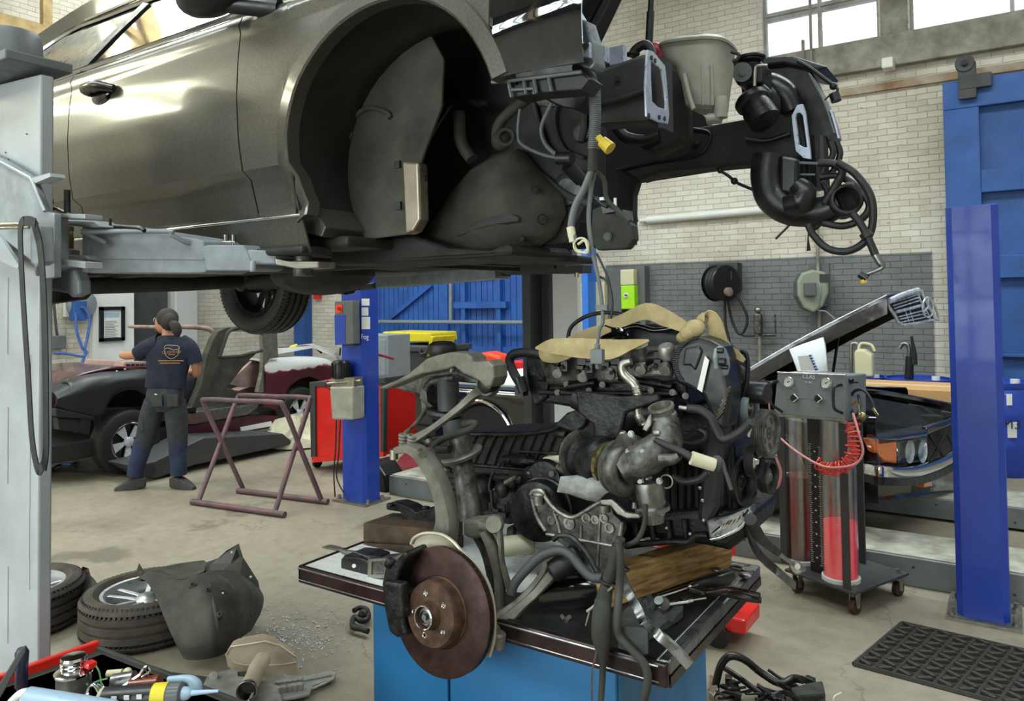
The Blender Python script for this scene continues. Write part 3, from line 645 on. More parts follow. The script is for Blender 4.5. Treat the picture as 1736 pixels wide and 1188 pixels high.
m = MB().box(Y(674, 279, 1.69), (.022, .01, .022)).box(Y(715, 303, 1.69), (.035, .01, .02)).box(Y(675, 349, 1.69), (.025, .01, .025)); m.build('tabs', 'dark_steel', hs)
m = MB().tube(px(1.9, (690, 275), (715, 230), (745, 185), (765, 168), (820, 178)), .012).tube(px(1.9, (704, 275), (730, 232), (755, 192), (775, 172), (830, 176)), .012); m.build('brake_line', 'plastic', car)
m = MB().tube(px(1.85, (778, 190), (782, 240), (800, 270)), .02); m.build('wiring_conduit', 'plastic_dusty', car)
# cast cradle shield in front of the footwell
def blob(pts, y, th, bul, cx_, cy_, name, m_, par, sc_=1):   # domed plate from an outline
    P = px(y, *pts); n = len(P); c = Y(cx_, cy_, y); rings = []
    for t, d in ((1, th), (1, 0), (.8, -bul*.55), (.5, -bul*.9), (.2, -bul)): rings.append([c+(p-c)*t+V((0, d, 0)) for p in P])
    return MB().loft(rings).build(name, m_, par)
cs = blob([(720, 395), (770, 320), (800, 285), (835, 262), (878, 252), (905, 285), (945, 328), (949, 360), (930, 400), (885, 428), (800, 438), (715, 436)], 1.95, .04, .11, 860, 350, 'cradle_shield', 'liner', car)
m = MB().tube(px(1.86, (775, 398), (820, 378), (860, 370), (880, 372)), [.006, .02, .02, .008], 8); m.build('slot', 'post_dark', cs)
m = MB()
for q in ((907, 322, .012), (920, 372, .016), (884, 405, .010)): m.cyl(Y(q[0], q[1], 1.90), Y(q[0], q[1], 1.868), q[2], q[2]*.8)
m.build('bosses', 'cast_dark', cs)
m = MB().prism(px(1.8, (560, 405), (700, 398), (760, 420), (830, 424), (860, 412), (870, 420), (868, 432), (820, 436), (560, 450)), (0, .35, 0)); m.build('subframe', 'under', car, bevel=.02)
m = MB().tube(px(1.985, (905, 175), (915, 215), (930, 250), (965, 285), (1000, 300)), .009).tube(px(1.985, (955, 150), (940, 200), (955, 250), (990, 268)), .006).tube(px(1.985, (985, 165), (990, 210), (985, 240)), .01).tube(px(1.985, (870, 300), (905, 290), (960, 330), (1000, 345)), .012); m.build('bay_hoses', 'plastic_dusty', car)
m = MB().prism(px(1.99, (905, 160), (950, 158), (958, 172), (935, 182), (908, 178)), (0, .02, 0)); m.build('bay_bracket', 'cast', car, bevel=.004)
m = MB().lathe([(.055, .01), (.05, 0), (.03, -.004)], Y(960, 320, 1.99), (0, 1, 0), 26).lathe([(.03, .01), (.026, 0)], Y(985, 225, 1.99), (0, 1, 0), 22); m.build('bay_caps', 'plastic', car)
# steering/suspension bits in the well
m = MB().tube(px(1.8, (893, 168), (870, 185), (850, 205), (842, 228), (850, 245)), .016).ball(Y(850, 238, 1.8), .03).torus(Y(858, 232, 1.78), (.5, -1, 0), .022, .006); m.build('sensor_arm', 'plastic_dusty', car)
m = MB().tube(px(1.8, (882, 180), (878, 225), (885, 245), (920, 262), (950, 268)), .005).tube(px(1.8, (935, 175), (918, 215), (925, 245), (950, 268)), .006); m.build('sensor_wire', 'plastic_grey', car)
m = MB().cyl(Y(945, 268, 1.8), Y(970, 268, 1.8), .018).cyl(Y(962, 280, 1.85), Y(985, 305, 1.9), .02).cyl(Y(980, 300, 1.9), Y(1010, 345, 1.95), .01); m.build('steering_joint', 'plastic', car)
# bumper bracket below the wing
m = MB(); A = Y(865, 138, 1.5); B = Y(985, 122, 1.5)
bp = px(1.5, (862, 137), (985, 122), (1000, 133), (985, 152), (905, 158), (868, 166))
m.prism(bp, (0, .07, 0)); bb_ = m.build('bumper_bracket', 'plastic', car, bevel=.004)
m = MB().tube(px(1.49, (834, 139), (862, 137), (985, 122)), .005, 6, 0).tube(px(1.49, (862, 137), (868, 165)), .005, 6, 0).tube(px(1.49, (868, 152), (905, 150), (905, 160)), .004, 6, 0).tube(px(1.49, (888, 136), (892, 160)), .004, 6, 0).tube(px(1.49, (905, 134), (910, 158)), .004, 6, 0).tube(px(1.49, (930, 131), (935, 155)), .004, 6, 0)
m.build('flanges', 'plastic_grey', bb_)
# headlamp panel bracket
hp = px(1.52, (944, 0), (950, -20), (962, 0), (978, 28), (992, 34), (1003, 70), (1009, 108), (1000, 118), (984, 112), (983, 90), (966, 40))
m = MB().prism(hp, (.004, .05, 0)); mm('bracket_lilac', '#7d8388', .35, .6, var=.15); hb_ = m.build('headlamp_bracket', 'bracket_lilac', car, bevel=.005)
m = MB().prism(px(1.50, (985, 70), (1000, 72), (1001, 98), (986, 96)), (0, .01, 0)); mm('lilac', '#aeb7cc', .3, .5); m.build('mount_plate', 'lilac', hb_, bevel=.002)
m = MB()
for q in ((982, 40), (980, 48), (985, 56), (990, 80), (994, 76)): m.cyl(Y(q[0], q[1], 1.505), Y(q[0], q[1], 1.495), .006)
m.build('holes', 'plastic', hb_)
# bonnet held open
hn = V((-1.72, 0, 2.72)); dv = V((.57, 0, .82)).normalized(); L = 1.15
rows = []
for i in range(9):
    t = i/8; rows.append([hn+dv*L*t+V((0, 1.6+(1.58)*j/8+(.06*t*(1 if j < 4 else -1)*abs(j-4)/4), 0))+V((-.82, 0, .57))*(.05*math.sin(j/8*PI)+.05*t*t) for j in range(9)])
bon = MB().grid(rows).build('bonnet', 'under', car, solid=.008)
m = MB()
for j in (1.75, 2.15, 2.6, 3.0): m.tube([hn+dv*.1+V((.03, j, 0)), hn+dv*1.0+V((.02, j, 0))], .022, 6, 0)
m.tube([hn+dv*.08+V((.03, 1.68, 0)), hn+dv*.08+V((.03, 3.1, 0))], .03, 6, 0); m.tube([hn+dv*1.02+V((0, 1.72, 0)), hn+dv*1.02+V((0, 3.05, 0))], .03, 6, 0)
m.build('bonnet_frame', 'plastic', bon)
m = MB().cyl(Y(1100, 76, 2.9), Y(1106, -40, 2.9), .012).cyl(Y(1100, 80, 2.9), Y(1103, 20, 2.9), .016); m.build('gas_strut', 'plastic', car)
# bulkhead and far inner wing
m = MB().prism(px(2.02, (740, 10), (900, 10), (925, 60), (925, 200), (920, 360), (760, 360)), (0, .45, 0)); m.build('bulkhead', 'under', car, bevel=.03)
m = MB().prism(px(3.0, (860, 120), (1020, 105), (1120, 110), (1200, 205), (1225, 285), (1080, 308), (1073, 330), (1072, 414), (860, 430)), (0, .05, 0)); m.build('far_inner_wing', 'under', car)
# near rail with crash plate
m = MB().prism(px(1.86, (1000, 122), (1095, 88), (1100, 205), (1010, 210), (985, 180)), (0, .1, 0)); nr = m.build('near_rail', 'under', car, bevel=.012)
m = MB().tube(px(1.855, (1010, 178), (1060, 165), (1096, 152)), .008).cyl(Y(1045, 133, 1.858), Y(1045, 133, 1.85), .007); m.build('rail_crease', 'under', nr)
def crash_plate(out, inn, y, th, name):
    O = px(y, *out); I = px(y, *inn); return MB().frame_plate(O, I, (th, 0, 0)).build(name, 'crash_lilac', car, bevel=.002)
mm('crash_lilac', '#b3bccf', .35, .45, var=.2, vs=20)
def plate_x(pts, x): return [X(a, b_, x) for a, b_ in pts]
xn = -.745
out = [(1094, 85), (1104, 88), (1124, 112), (1127, 140), (1131, 195), (1129, 211), (1112, 207), (1093, 198), (1091, 150)]
inn = [(1100, 104), (1106, 108), (1119, 120), (1123, 145), (1126, 170), (1126, 186), (1112, 182), (1102, 172), (1100, 130)]
MB().frame_plate(plate_x(out, xn), plate_x(inn, xn), (.006, 0, 0)).build('near_crash_plate', 'crash_lilac', car, bevel=.0015)
MB().bb((xn-.03, 1.87, 2.15), (xn-.02, 1.95, 2.34)).build('rail_end', 'under', car)
m = MB()
for q in ((1104, 98), (1110, 103), (1099, 196), (1117, 199), (1126, 201)): c = X(q[0], q[1], xn+.006); m.cyl(c, c+V((.003, 0, 0)), .006)
m.build('plate_holes', 'plastic', car)
# far rail with crash plate
fr = px(2.88, (1060, 235), (1190, 214), (1352, 186), (1372, 268), (1290, 276), (1120, 292), (1080, 305), (1050, 290))
m = MB().prism(fr, (0, .12, 0)); far = m.build('far_rail', 'under', car, bevel=.012)
m = MB().tube(px(2.875, (1045, 288), (1100, 275), (1180, 262), (1200, 245), (1203, 225), (1175, 218)), .006).tube(px(2.87, (1265, 236), (1300, 238), (1340, 226)), .01).cyl(Y(1181, 238, 2.87), Y(1181, 238, 2.86), .014).cyl(Y(1287, 212, 2.87), Y(1287, 212, 2.86), .012); m.build('rail_crease', 'plastic', far)
xf = Y(1358, 230, 2.9).x
out = [(1351, 178), (1360, 176), (1365, 190), (1368, 215), (1373, 255), (1374, 270), (1362, 268), (1349, 256), (1344, 220), (1342, 196)]
inn = [(1350, 192), (1356, 191), (1361, 196), (1364, 218), (1367, 240), (1368, 250), (1361, 249), (1354, 245), (1351, 220), (1348, 200)]
MB().frame_plate(px(2.85, *out), px(2.85, *inn), (.003, .008, 0)).build('far_crash_plate', 'crash_lilac', car, bevel=.0015)
# vertical black member between the rails + lower cross hoses
m = MB().prism(px(2.6, (1130, 100), (1160, 120), (1165, 190), (1165, 240), (1110, 262), (1080, 250), (1095, 200)), (0, .08, 0)); m.build('engine_mount_tower', 'under', car, bevel=.02)
m = MB().tube(px(2.6, (1045, 215), (1060, 232), (1090, 238), (1120, 230)), .022); m.build('radiator_hose', 'rubber', car)
# washer/coolant reservoir
ty_ = 2.45
def ring(pts_px, y, dep, n=24, z=None):
    (x0, yy0), (x1, yy1) = pts_px; A = Y(x0, yy0, y); B = Y(x1, yy1, y); c = (A+B)/2; w_ = (B-A)/2; return [c+w_*(abs(math.cos(a))**.6*(1 if math.cos(a) > 0 else -1))+V((0, dep*(abs(math.sin(a))**.6)*(1 if math.sin(a) > 0 else -1), 0)) for a in [2*PI*i/n for i in range(n)]]
rg = [ring(((1178, 189), (1222, 192)), ty_, .06), ring(((1169, 183), (1229, 186)), ty_, .075), ring(((1163, 145), (1232, 148)), ty_, .09), ring(((1153, 122), (1236, 123)), ty_, .098), ring(((1134, 110), (1238, 100)), ty_, .1), ring(((1130, 90), (1240, 80)), ty_, .105), ring(((1128, 84), (1242, 74)), ty_, .11), ring(((1132, 79), (1238, 69)), ty_, .10), ring(((1150, 76), (1225, 67)), ty_, .07)]
res = MB().loft(rg).build('coolant_reservoir', 'tank', car)
MB().loft([ring(((1127, 89), (1243, 79)), ty_, .115), ring(((1127, 86), (1243, 76)), ty_, .118)]).build('seam', 'tank', res)
m = MB().cyl(Y(1221, 165, ty_-.05), Y(1222, 200, ty_-.05), .022).cyl(Y(1222, 200, ty_-.05), Y(1200, 202, ty_-.05), .018).tube(px(ty_-.1, (1160, 125), (1168, 160), (1176, 185)), .008); m.build('outlet', 'tank', res)
m = MB()
for q in (1190, 1206): m.cyl(Y(q, 110, ty_-.092), Y(q+2, 178, ty_-.07), .006)
m.build('ribs', 'tank', res)
MB().cyl(Y(1182, 74, ty_), Y(1182, 62, ty_), .03).build('cap', 'plastic', res)
# airbox / throttle group right of the reservoir
yy = 2.7
m = MB().prism(px(yy, (1242, 100), (1275, 97), (1290, 102), (1290, 140), (1250, 145), (1242, 130)), (0, .15, 0)); m.build('airbox', 'plastic', car, bevel=.01)
m = MB().cyl(Y(1258, 122, yy-.02), Y(1258, 122, yy-.05), .034).cyl(Y(1258, 122, yy-.05), Y(1258, 122, yy-.055), .012); m.build('cap_disc', 'plastic_grey', car)
m = MB().cyl(Y(1273, 103, yy), Y(1273, 97, yy), .04).torus(Y(1273, 98, yy), (0, 0, 1), .045, .006); m.build('filler_cap', 'plastic', car)
m = MB().tube(px(yy-.06, (1301, 111), (1284, 112), (1280, 118), (1279, 146)), .006, 8, 3); m.build('bonnet_catch_rod', 'zinc', car)
m = MB().lathe([(.05, 0), (.06, .01), (.06, .03), (.05, .04), (.055, .06), (.055, .12)], Y(1270, 165, yy), (.5, -.2, -.8), 20).tube(px(yy+.05, (1262, 190), (1300, 165), (1290, 150)), .02); m.build('throttle_body', 'cast_dark', car)
m = MB().tube(px(2.9, (1262, 150), (1300, 145), (1330, 160), (1345, 190)), [.04, .05, .05, .04], 12).ball(Y(1300, 170, 2.9), (.09, .06, .09)); m.build('intake_duct', 'plastic', car)
m = MB().prism(px(2.85, (1288, 158), (1306, 190), (1300, 192), (1286, 165)), (0, .01, 0)); m.build('bright_stay', 'zinc', car)
m = MB().tube(px(2.4, (1240, 88), (1252, 92), (1250, 100), (1242, 104)), .006); m.build('bleed_hose', 'rubber', car)
mm('red_cap', '#a0333a', .4); m = MB().ball(Y(1112, 85, 2.7), (.03, .03, .03)).box(Y(1117, 92, 2.7), (.05, .03, .03)); m.build('red_terminal', 'red_cap', car)
m = MB().tube(px(2.6, (1070, 98), (1078, 84), (1092, 76), (1102, 82), (1106, 100)), .018).torus(Y(1073, 92, 2.6), (0, 0, 1), .02, .006); m.build('heater_hose', 'rubber', car)
m = MB().box(Y(1022, 94, 2.2), (.03, .03, .05)).box(Y(1048, 95, 2.3), (.05, .03, .06)); m.build('lilac_tabs', 'lilac', car)
# left headlamp housing seen from inside: big dark curved shell
sh = [(1285, 112), (1310, 99), (1345, 97), (1378, 122), (1392, 145), (1408, 180), (1424, 225), (1427, 238), (1420, 246), (1395, 240), (1378, 248), (1352, 240), (1335, 200), (1300, 190), (1275, 150)]
m = MB().prism(px(3.02, *sh), (-.03, .10, 0)); lamp_h = m.build('lamp_housing', 'plastic', car, bevel=.02, seg=3)
m = MB().prism(px(2.97, (1290, 96), (1345, 94), (1402, 112), (1385, 120), (1330, 108), (1290, 112)), (0, .25, 0)); m.build('housing_lip', 'plastic', lamp_h, bevel=.01)
m = MB().ribbon(px(2.96, (1377, 130), (1392, 158), (1405, 185), (1420, 230)), [(0, 1, 0)]*4, .12, .004); m.build('lens_edge', 'plastic_grey', lamp_h)
m = MB().ribbon(px(2.95, (1410, 188), (1417, 210), (1424, 236)), [(0, 1, 0)]*3, .05, .006); m.build('clip_strip', 'lilac', lamp_h)
m = MB().tube(px(2.9, (1352, 103), (1375, 116), (1400, 135), (1415, 145)), .007).tube(px(2.9, (1415, 145), (1420, 152), (1416, 160)), .005).cyl(Y(1414, 158, 2.9), Y(1418, 172, 2.9), .018).ball(Y(1413, 146, 2.9), .014).tube(px(2.9, (1398, 170), (1408, 160)), .003, 6, 0); m.build('lamp_wire', 'plastic', car)
# charge pipe, fluted canister and hoses under the far rail
yy = 2.8
m = MB().tube(px(yy, (1306, 262), (1302, 300), (1312, 335), (1345, 356), (1390, 358), (1424, 345)), [.062, .062, .062, .058, .05, .046], 18, 8); m.build('charge_pipe', 'plastic', car)
oc = Y(1432, 342, yy-.02); axo = V((.35, -.92, .15)).normalized()
m = MB().lathe([(.05, -.05), (.05, .0), (.055, .005), (.055, .03), (.05, .035), (.042, .035), (.042, -.04)], oc, axo, 28, False).lathe([(.001, -.035), (.042, -.035)], oc, axo, 20, False).box(oc+V((.02, 0, .055)), (.03, .03, .02)); m.build('pipe_mouth', 'plastic', car)
m = MB().tube(px(yy-.08, (1350, 312), (1362, 326), (1355, 342), (1330, 348)), [.03, .042, .045, .03], 14); m.build('bypass_elbow', 'plastic', car)
c0, c1 = Y(1368, 236, 2.95), Y(1372, 322, 2.95); m = MB(); ax_ = (c1-c0); Lc = ax_.length; u, v = frame(ax_); n = 44
m.loft([[c+(u*math.cos(2*PI*i/n)+v*math.sin(2*PI*i/n))*(.072 if i % 2 else .062) for i in range(n)] for c in (c0, c1)], sm=False); m.build('fluted_canister', 'plastic', car)
m = MB().cyl(Y(1335, 296, yy), Y(1382, 296, yy), .004).box(Y(1350, 275, yy), (.001, .001, .001)).tube(px(yy-.02, (1330, 275), (1388, 277)), .005, 6, 0); m.build('strap_band', 'plastic_grey', car)
m = MB().prism(px(2.75, (1322, 262), (1352, 268), (1350, 330), (1322, 325)), (0, .06, 0)); m.build('pump', 'plastic', car, bevel=.01)
m = MB().tube(px(2.75, (1388, 276), (1415, 278), (1428, 290), (1418, 312), (1404, 335), (1398, 345)), .014)
m.tube(px(2.72, (1420, 275), (1450, 295), (1475, 330), (1480, 370), (1470, 405), (1440, 425), (1405, 422), (1380, 400), (1370, 380)), .0125)
m.tube(px(2.78, (1390, 300), (1420, 298), (1450, 315), (1474, 345), (1462, 370), (1430, 383), (1395, 378)), .0125).tube(px(2.8, (1395, 310), (1402, 325), (1400, 340)), .01)
m.tube(px(2.85, (1418, 240), (1424, 262), (1412, 290), (1398, 300)), .011).tube(px(2.82, (1408, 240), (1412, 262), (1395, 290)), .011).tube(px(2.8, (1360, 375), (1378, 387), (1395, 375)), .01); m.build('coolant_hoses', 'rubber', car)
m = MB().tube(px(2.7, (1445, 362), (1458, 378), (1470, 400), (1484, 432)), .0125).cyl(Y(1466, 394, 2.7), Y(1472, 402, 2.7), .02); ho = m.build('vent_hose', 'rubber', car)
m = MB().tube(px(2.7, (1484, 432), (1492, 446), (1497, 452), (1484, 459), (1470, 464)), [.012, .011, .008, .007, .006], 10, 3); m.build('metal_end', 'steel', ho)
m = MB().cyl(Y(1458, 464, 2.7), Y(1470, 472, 2.7), .014); m.build('sensor_plug', 'plastic', ho); m = MB().cyl(Y(1463, 474, 2.7), Y(1465, 480, 2.7), .012); m.build('plug_band', 'connector', ho)
m = MB().tube(px(2.9, (1215, 287), (1232, 296), (1250, 310), (1278, 322)), .006)
for q in ((1221, 289, .012), (1245, 307, .014)): m.ball(Y(q[0], q[1], 2.9), q[2])
m.build('clip_cable', 'plastic', car)
m = MB().tube(px(2.8, (1350, 360), (1344, 375), (1315, 405)), .004).tube(px(2.8, (1372, 385), (1370, 405), (1371, 425)), [.003, .003, .008], 6, 2); m.build('cable_tails', 'plastic', car)
# loom hanging out of the wing
hy = 1.62
h = MB().tube(px(hy, (975, 112), (995, 122), (1006, 145), (1009, 200), (1006, 250), (1004, 290)), .0125, 12, 5); loom = h.build('wiring_loom', 'plastic_dusty', car)
m = MB(); P = spl(px(hy, (1008, 150), (1009, 200), (1006, 255)), 16)
for i in range(0, len(P)-1): m.torus(P[i], P[min(i+1, len(P)-1)]-P[i], .0125, .0025, 14, 5)
m.build('corrugations', 'plastic_grey', loom)
m = MB().tube(px(hy, (1003, 288), (990, 320), (975, 350), (968, 385), (975, 408)), [.008, .009, .009, .008], 10); m.build('loom_branch', 'plastic_grey', loom)
m = MB().tube(px(hy, (967, 385), (972, 410)), .0105, 10, 0).torus(Y(985, 416, hy), (.3, -1, 0), .018, .003, 18, 6).tube(px(hy, (972, 410), (978, 424), (996, 428), (992, 408), (980, 414)), .0035); m.build('brake_sensor_plug', 'offwhite', loom)
m = MB().tube(px(hy+.02, (1008, 290), (1002, 320), (998, 370), (1003, 420), (1014, 470), (1020, 510), (1022, 545), (1016, 560), (1013, 585)), [.006, .006, .005, .005, .004], 8).box(Y(1021, 521, hy+.02), (.03, .012, .012)); m.build('loom_branch', 'plastic_grey', loom)
m = MB().tube(px(hy+.03, (1012, 430), (1030, 470), (1038, 510), (1036, 540)), .003).tube(px(hy+.03, (1014, 468), (1028, 476), (1036, 500)), .003); m.build('loom_branch', 'plastic', loom)
m = MB().tube(px(hy+.04, (1010, 290), (1024, 305), (1028, 335), (1045, 355), (1068, 375)), .006); m.build('loom_branch', 'plastic_dusty', loom)
pc = Y(1013, 604, hy); m = MB().box(pc, (.03, .024, .035), .2).cyl(pc+V((0, 0, .016)), pc+V((0, 0, .03)), .007).cyl(pc-V((0, 0, .016)), pc-V((0, 0, .03)), .006); m.build('hanging_plug', 'plastic_grey', loom, bevel=.002)
m = MB().cyl(Y(1021, 240, 1.6), Y(1035, 252, 1.6), .014, .016).cyl(Y(1014, 232, 1.6), Y(1022, 241, 1.6), .008); m.build('yellow_connector', 'connector', loom)
m = MB().prism(px(1.85, (1003, 355), (1015, 350), (1045, 362), (1072, 382), (1074, 405), (1062, 422), (1012, 424), (1001, 410)), (0, .04, 0)); cu_ = m.build('control_unit', 'plastic_dusty', car, bevel=.006)
m = MB().cyl(Y(1030, 401, 1.85), Y(1030, 401, 1.84), .012).cyl(Y(1030, 401, 1.84), Y(1030, 401, 1.835), .007); m.build('unit_boss', 'plastic_grey', cu_)
m = MB().prism(px(1.8, (1018, 345), (1035, 342), (1045, 358), (1022, 362)), (0, .03, 0)).tube(px(1.78, (1010, 335), (1020, 345), (1030, 350)), .006).prism(px(1.8, (1055, 355), (1072, 358), (1074, 375), (1058, 370)), (0, .03, 0)); m.build('unit_plugs', 'plastic', cu_)
m = MB().box(Y(1021, 337, 1.78), (.012, .01, .008)).box(Y(1043, 342, 1.78), (.006, .006, .02)); m.build('white_clips', 'white', cu_)
# ================= two-post lift =================
L = thing('lift_post', 'light grey near post of the two-post lift with carriage and arm under the dusty sedan', 'car lift', (-2.62, 1.25, 0))
xr = -2.44
m = MB().prism([(xr, 1.1, 2.405), (xr-.42, 1.1, 2.43), (xr-.42, 1.1, 0), (xr-.015, 1.1, 0)], (0, .04, 0)); m.bb((xr-.42, 1.1, 0), (xr-.37, 1.2, 2.42)); m.build('column', 'lift_grey', L, bevel=.006)
m = MB().bb((xr-.62, 1.0, 0), (xr+.02, 1.5, .02)); m.build('base_plate', 'lift_grey', L)
m = MB().bb((xr-.45, 1.0, 2.425), (xr+.01, 1.19, 2.455)); m.build('top_plate', 'plastic_grey', L, bevel=.004)
m = MB().lathe([(.09, 2.455), (.09, 2.55), (.08, 2.57), (.01, 2.575)], (xr-.2, 1.1, 0), (0, 0, 1), 32); m.build('motor_cover', 'plastic_grey', L)
m = MB()
for yy in (470, 690, 960): m.cyl(Y(14, yy, 1.098), Y(13, yy+130, 1.098), .0007, n=6)
m.cyl(Y(52, 600, 1.098), Y(50, 1000, 1.098), .0006, n=6); m.build('panel_seam', 'post_dark', L)
m = MB(); 
for q in ((45, 227), (9, 258), (14, 270)): m.cyl(Y(q[0], q[1], 1.1), Y(q[0], q[1], 1.097), .002, n=8)
m.build('chips', 'post_dark', L)
# carriage with gussets
y1 = 1.06
m = MB().prism(px(y1, (-40, 250), (0, 268), (52, 300), (60, 302), (84, 294), (86, 300), (58, 312), (76, 358), (92, 362), (92, 470), (78, 472), (50, 440), (0, 400), (-40, 380)), (0, .02, 0)); car_g = m.build('carriage', 'arm_grey', L, bevel=.003)
m = MB().tube(px(y1-.004, (-40, 252), (52, 302), (56, 310), (76, 358)), .005, 6, 0).prism(px(y1-.03, (52, 302), (84, 293), (86, 299), (60, 310)), (0, .04, 0)); m.build('carriage_edge', 'lift_grey', car_g)
m = MB().prism(px(y1-.01, (-40, 395), (0, 400), (32, 450), (30, 455), (20, 452), (-40, 420)), (0, .01, 0)); m.build('gusset', 'lift_grey', car_g)
O = px(1.10, (80, 361), (144, 363), (144, 455), (80, 447)); I = px(1.10, (87, 368), (144, 371), (144, 444), (87, 439))
m = MB().prism([O[0], O[1], I[1], I[0]], (0, .05, 0)).prism([O[0], I[0], I[3], O[3]], (0, .05, 0)).prism([O[3], I[3], I[2], O[2]], (0, .05, 0)); m.build('knuckle', 'lift_grey', L, bevel=.002)
m = MB().prism(px(1.16, (88, 372), (158, 374), (168, 384), (160, 386), (88, 380)), (0, .06, 0)); m.prism(px(1.16, (88, 432), (146, 433), (150, 440), (88, 439)), (0, .06, 0)); m.build('clevis', 'lift_grey', L, bevel=.003)
mm('brass', '#b7a87a', .25, 1); m = MB().cyl(Y(105, 384, 1.22), Y(105, 426, 1.22), .034); m.build('pivot_pin', 'brass', L)
m = MB().lathe([(.045, 0), (.05, .003), (.05, .025), (.04, .03)], Y(105, 438, 1.21), (0, 0, 1), 26); m.build('gear_ring', 'zinc', L)
m = MB().cyl(Y(114, 366, 1.16), Y(114, 322, 1.16), .009).cyl(Y(83, 358, 1.15), Y(83, 338, 1.15), .009).cyl(Y(83, 345, 1.15), Y(83, 338, 1.15), .013); m.build('bolts', 'dark_steel', L)
m = MB().tube(px(1.16, (82, 362), (92, 354), (104, 358), (118, 364)), .006); m.build('spring', 'zinc', L)
for q in ((379, 62, .006), (385, 50, .005)): MB().cyl(Y(-20, q[0]+2, 1.0), Y(q[1], q[0], 1.02), q[2]).build('release_rod', 'zinc', L)
# arm: three telescoping stages, getting deeper (y) along the arm
def ay(x): return 1.17+(x-145)*(.40/370)
def ap(pts): return [Y(a, b_, ay(a)) for a, b_ in pts]
m = MB().prism(ap([(144, 376), (168, 380), (325, 403), (345, 409), (350, 460), (340, 463), (152, 463), (144, 458)]), (0, .15, 0)); a1 = m.build('arm', 'arm_grey', L, bevel=.004)
m = MB().prism(ap([(143, 374), (152, 376), (152, 462), (143, 460)]), (0, -.006, 0)).prism([p+V((0, -.004, 0)) for p in ap([(150, 434), (345, 437), (348, 440), (150, 438)])], (0, .004, 0)); m.build('arm_weld', 'arm_grey', a1)
m = MB().tube([p+V((0, -.03, 0)) for p in ap([(196, 413)])]+[p+V((0, -.05, 0)) for p in ap([(174, 396), (180, 395), (310, 394), (316, 399)])]+[p+V((0, -.01, 0)) for p in ap([(323, 413)])], .0075, 10, 3); m.build('arm_handle', 'arm_grey', a1)
m = MB().prism(ap([(340, 418), (352, 415), (411, 415), (418, 424), (425, 440), (428, 456), (420, 459), (350, 459)]), (0, .12, 0)); m.build('arm_extension', 'arm_grey', L, bevel=.004)
m = MB().prism(ap([(418, 423), (466, 425), (468, 447), (428, 449)]), (0, .1, 0)).cyl(ap([(438, 442)])[0]-V((0, .02, 0)), ap([(438, 461)])[0]-V((0, .02, 0)), .009); m.build('arm_tip', 'arm_grey', L, bevel=.004)
m = MB().prism(ap([(466, 437), (490, 442), (540, 442), (540, 454), (505, 456), (468, 449)]), (0, .07, 0)); m.build('tip_bar', 'zinc', L, bevel=.003)
pc = Y(514, 460, ay(514)+.03); MB().lathe([(.03, 0), (.031, .03)], pc-V((0, 0, .015)), (0, 0, 1), 24).cyl(pc, V((pc.x, pc.y, 1.85)), .028).build('lifting_pad', 'cast', L)
m = MB()
for q in (383, 396): m.cyl(Y(q, 415, ay(q)+.05), Y(q, 398, ay(q)+.05), .008)
m.build('pad_adapters', 'steel', L)
m = MB().tube([p+V((0, .04, 0)) for p in ap([(358, 415), (358, 409), (378, 409), (380, 413)])], .003, 6, 0); m.build('adapter_tray', 'zinc', L)
m = MB().tube(px(1.17, (195, 384), (235, 386), (245, 391)), .006).cyl(Y(187, 383, 1.2), Y(187, 370, 1.2), .004); m.build('hook_latch', 'plastic', L)
m = MB().prism(px(1.2, (84, 458), (125, 456), (133, 475), (134, 498), (120, 504), (112, 497), (84, 492)), (0, .04, 0)); m.build('arm_underside_gear', 'arm_grey', L, bevel=.008)
m = MB().prism(px(1.25, (84, 492), (136, 492), (140, 500), (132, 508), (84, 515)), (0, .03, 0)); m.build('lower_bracket', 'under', L, bevel=.005)
m = MB().prism(px(1.0, (50, 380), (66, 382), (68, 445), (60, 450), (50, 446)), (0, .04, 0)).cyl(Y(64, 450, 1.02), Y(64, 468, 1.02), .006); m.build('safety_latch', 'arm_grey', L, bevel=.006)
mm('belt_black', '#262829', .7); mm('belt_grey', '#3c4046', .7)
one('safety_belt', 'belt_black', 'dark flat strap hanging in a long loop along the light grey lift post', 'strap', MB().ribbon(px(.98, (60, 378), (48, 374), (36, 380), (35, 420), (40, 520), (48, 640), (54, 740), (64, 795), (72, 790)), [(1, 0, 0)]*9, .026, .003).ribbon(px(1.0, (58, 378), (68, 420), (74, 500), (77, 600), (78, 700), (78, 760), (74, 795)), [(1, 0, 0)]*7, .03, .003))
# far post of the two-post lift
Fp = thing('lift_post', 'dark far post of the two-post lift behind the hanging engine straps', 'car lift', (-2.3, 3.85, 0))
def rc(x, y): return Y(x, 600, y)
m = MB(); a, b2, c2 = Y(886, 600, 3.62), Y(930, 600, 3.7), Y(938, 600, 3.95)
m.prism([(a.x, 3.62, 0), (a.x+.055, 3.62, 0), (a.x+.055, 3.75, 0), (b2.x, 3.75, 0), (b2.x, 3.8, 0), (a.x, 3.8, 0)], (0, 0, 2.45)); m.build('column', 'post_dark', Fp, bevel=.004)
e1, e2 = Y(938, 600, 3.72).x, Y(984, 600, 3.72).x
m = MB().bb((e1, 3.72, 0), (e2-.012, 3.76, 2.45)); m.build('cover', 'white', Fp, bevel=.004)
MB().bb((e1-.02, 3.72, 0), (e1+.0, 3.78, 2.45)).build('cover_edge', 'post_dark', Fp)
yb = 3.42
m = MB().prism(px(yb, (636, 461), (838, 449), (840, 472), (636, 488)), (0, .14, 0)).prism(px(yb-.004, (640, 466), (838, 454), (838, 458), (640, 470)), (0, .01, 0)); m.build('arm', 'arm_grey', Fp, bevel=.005)
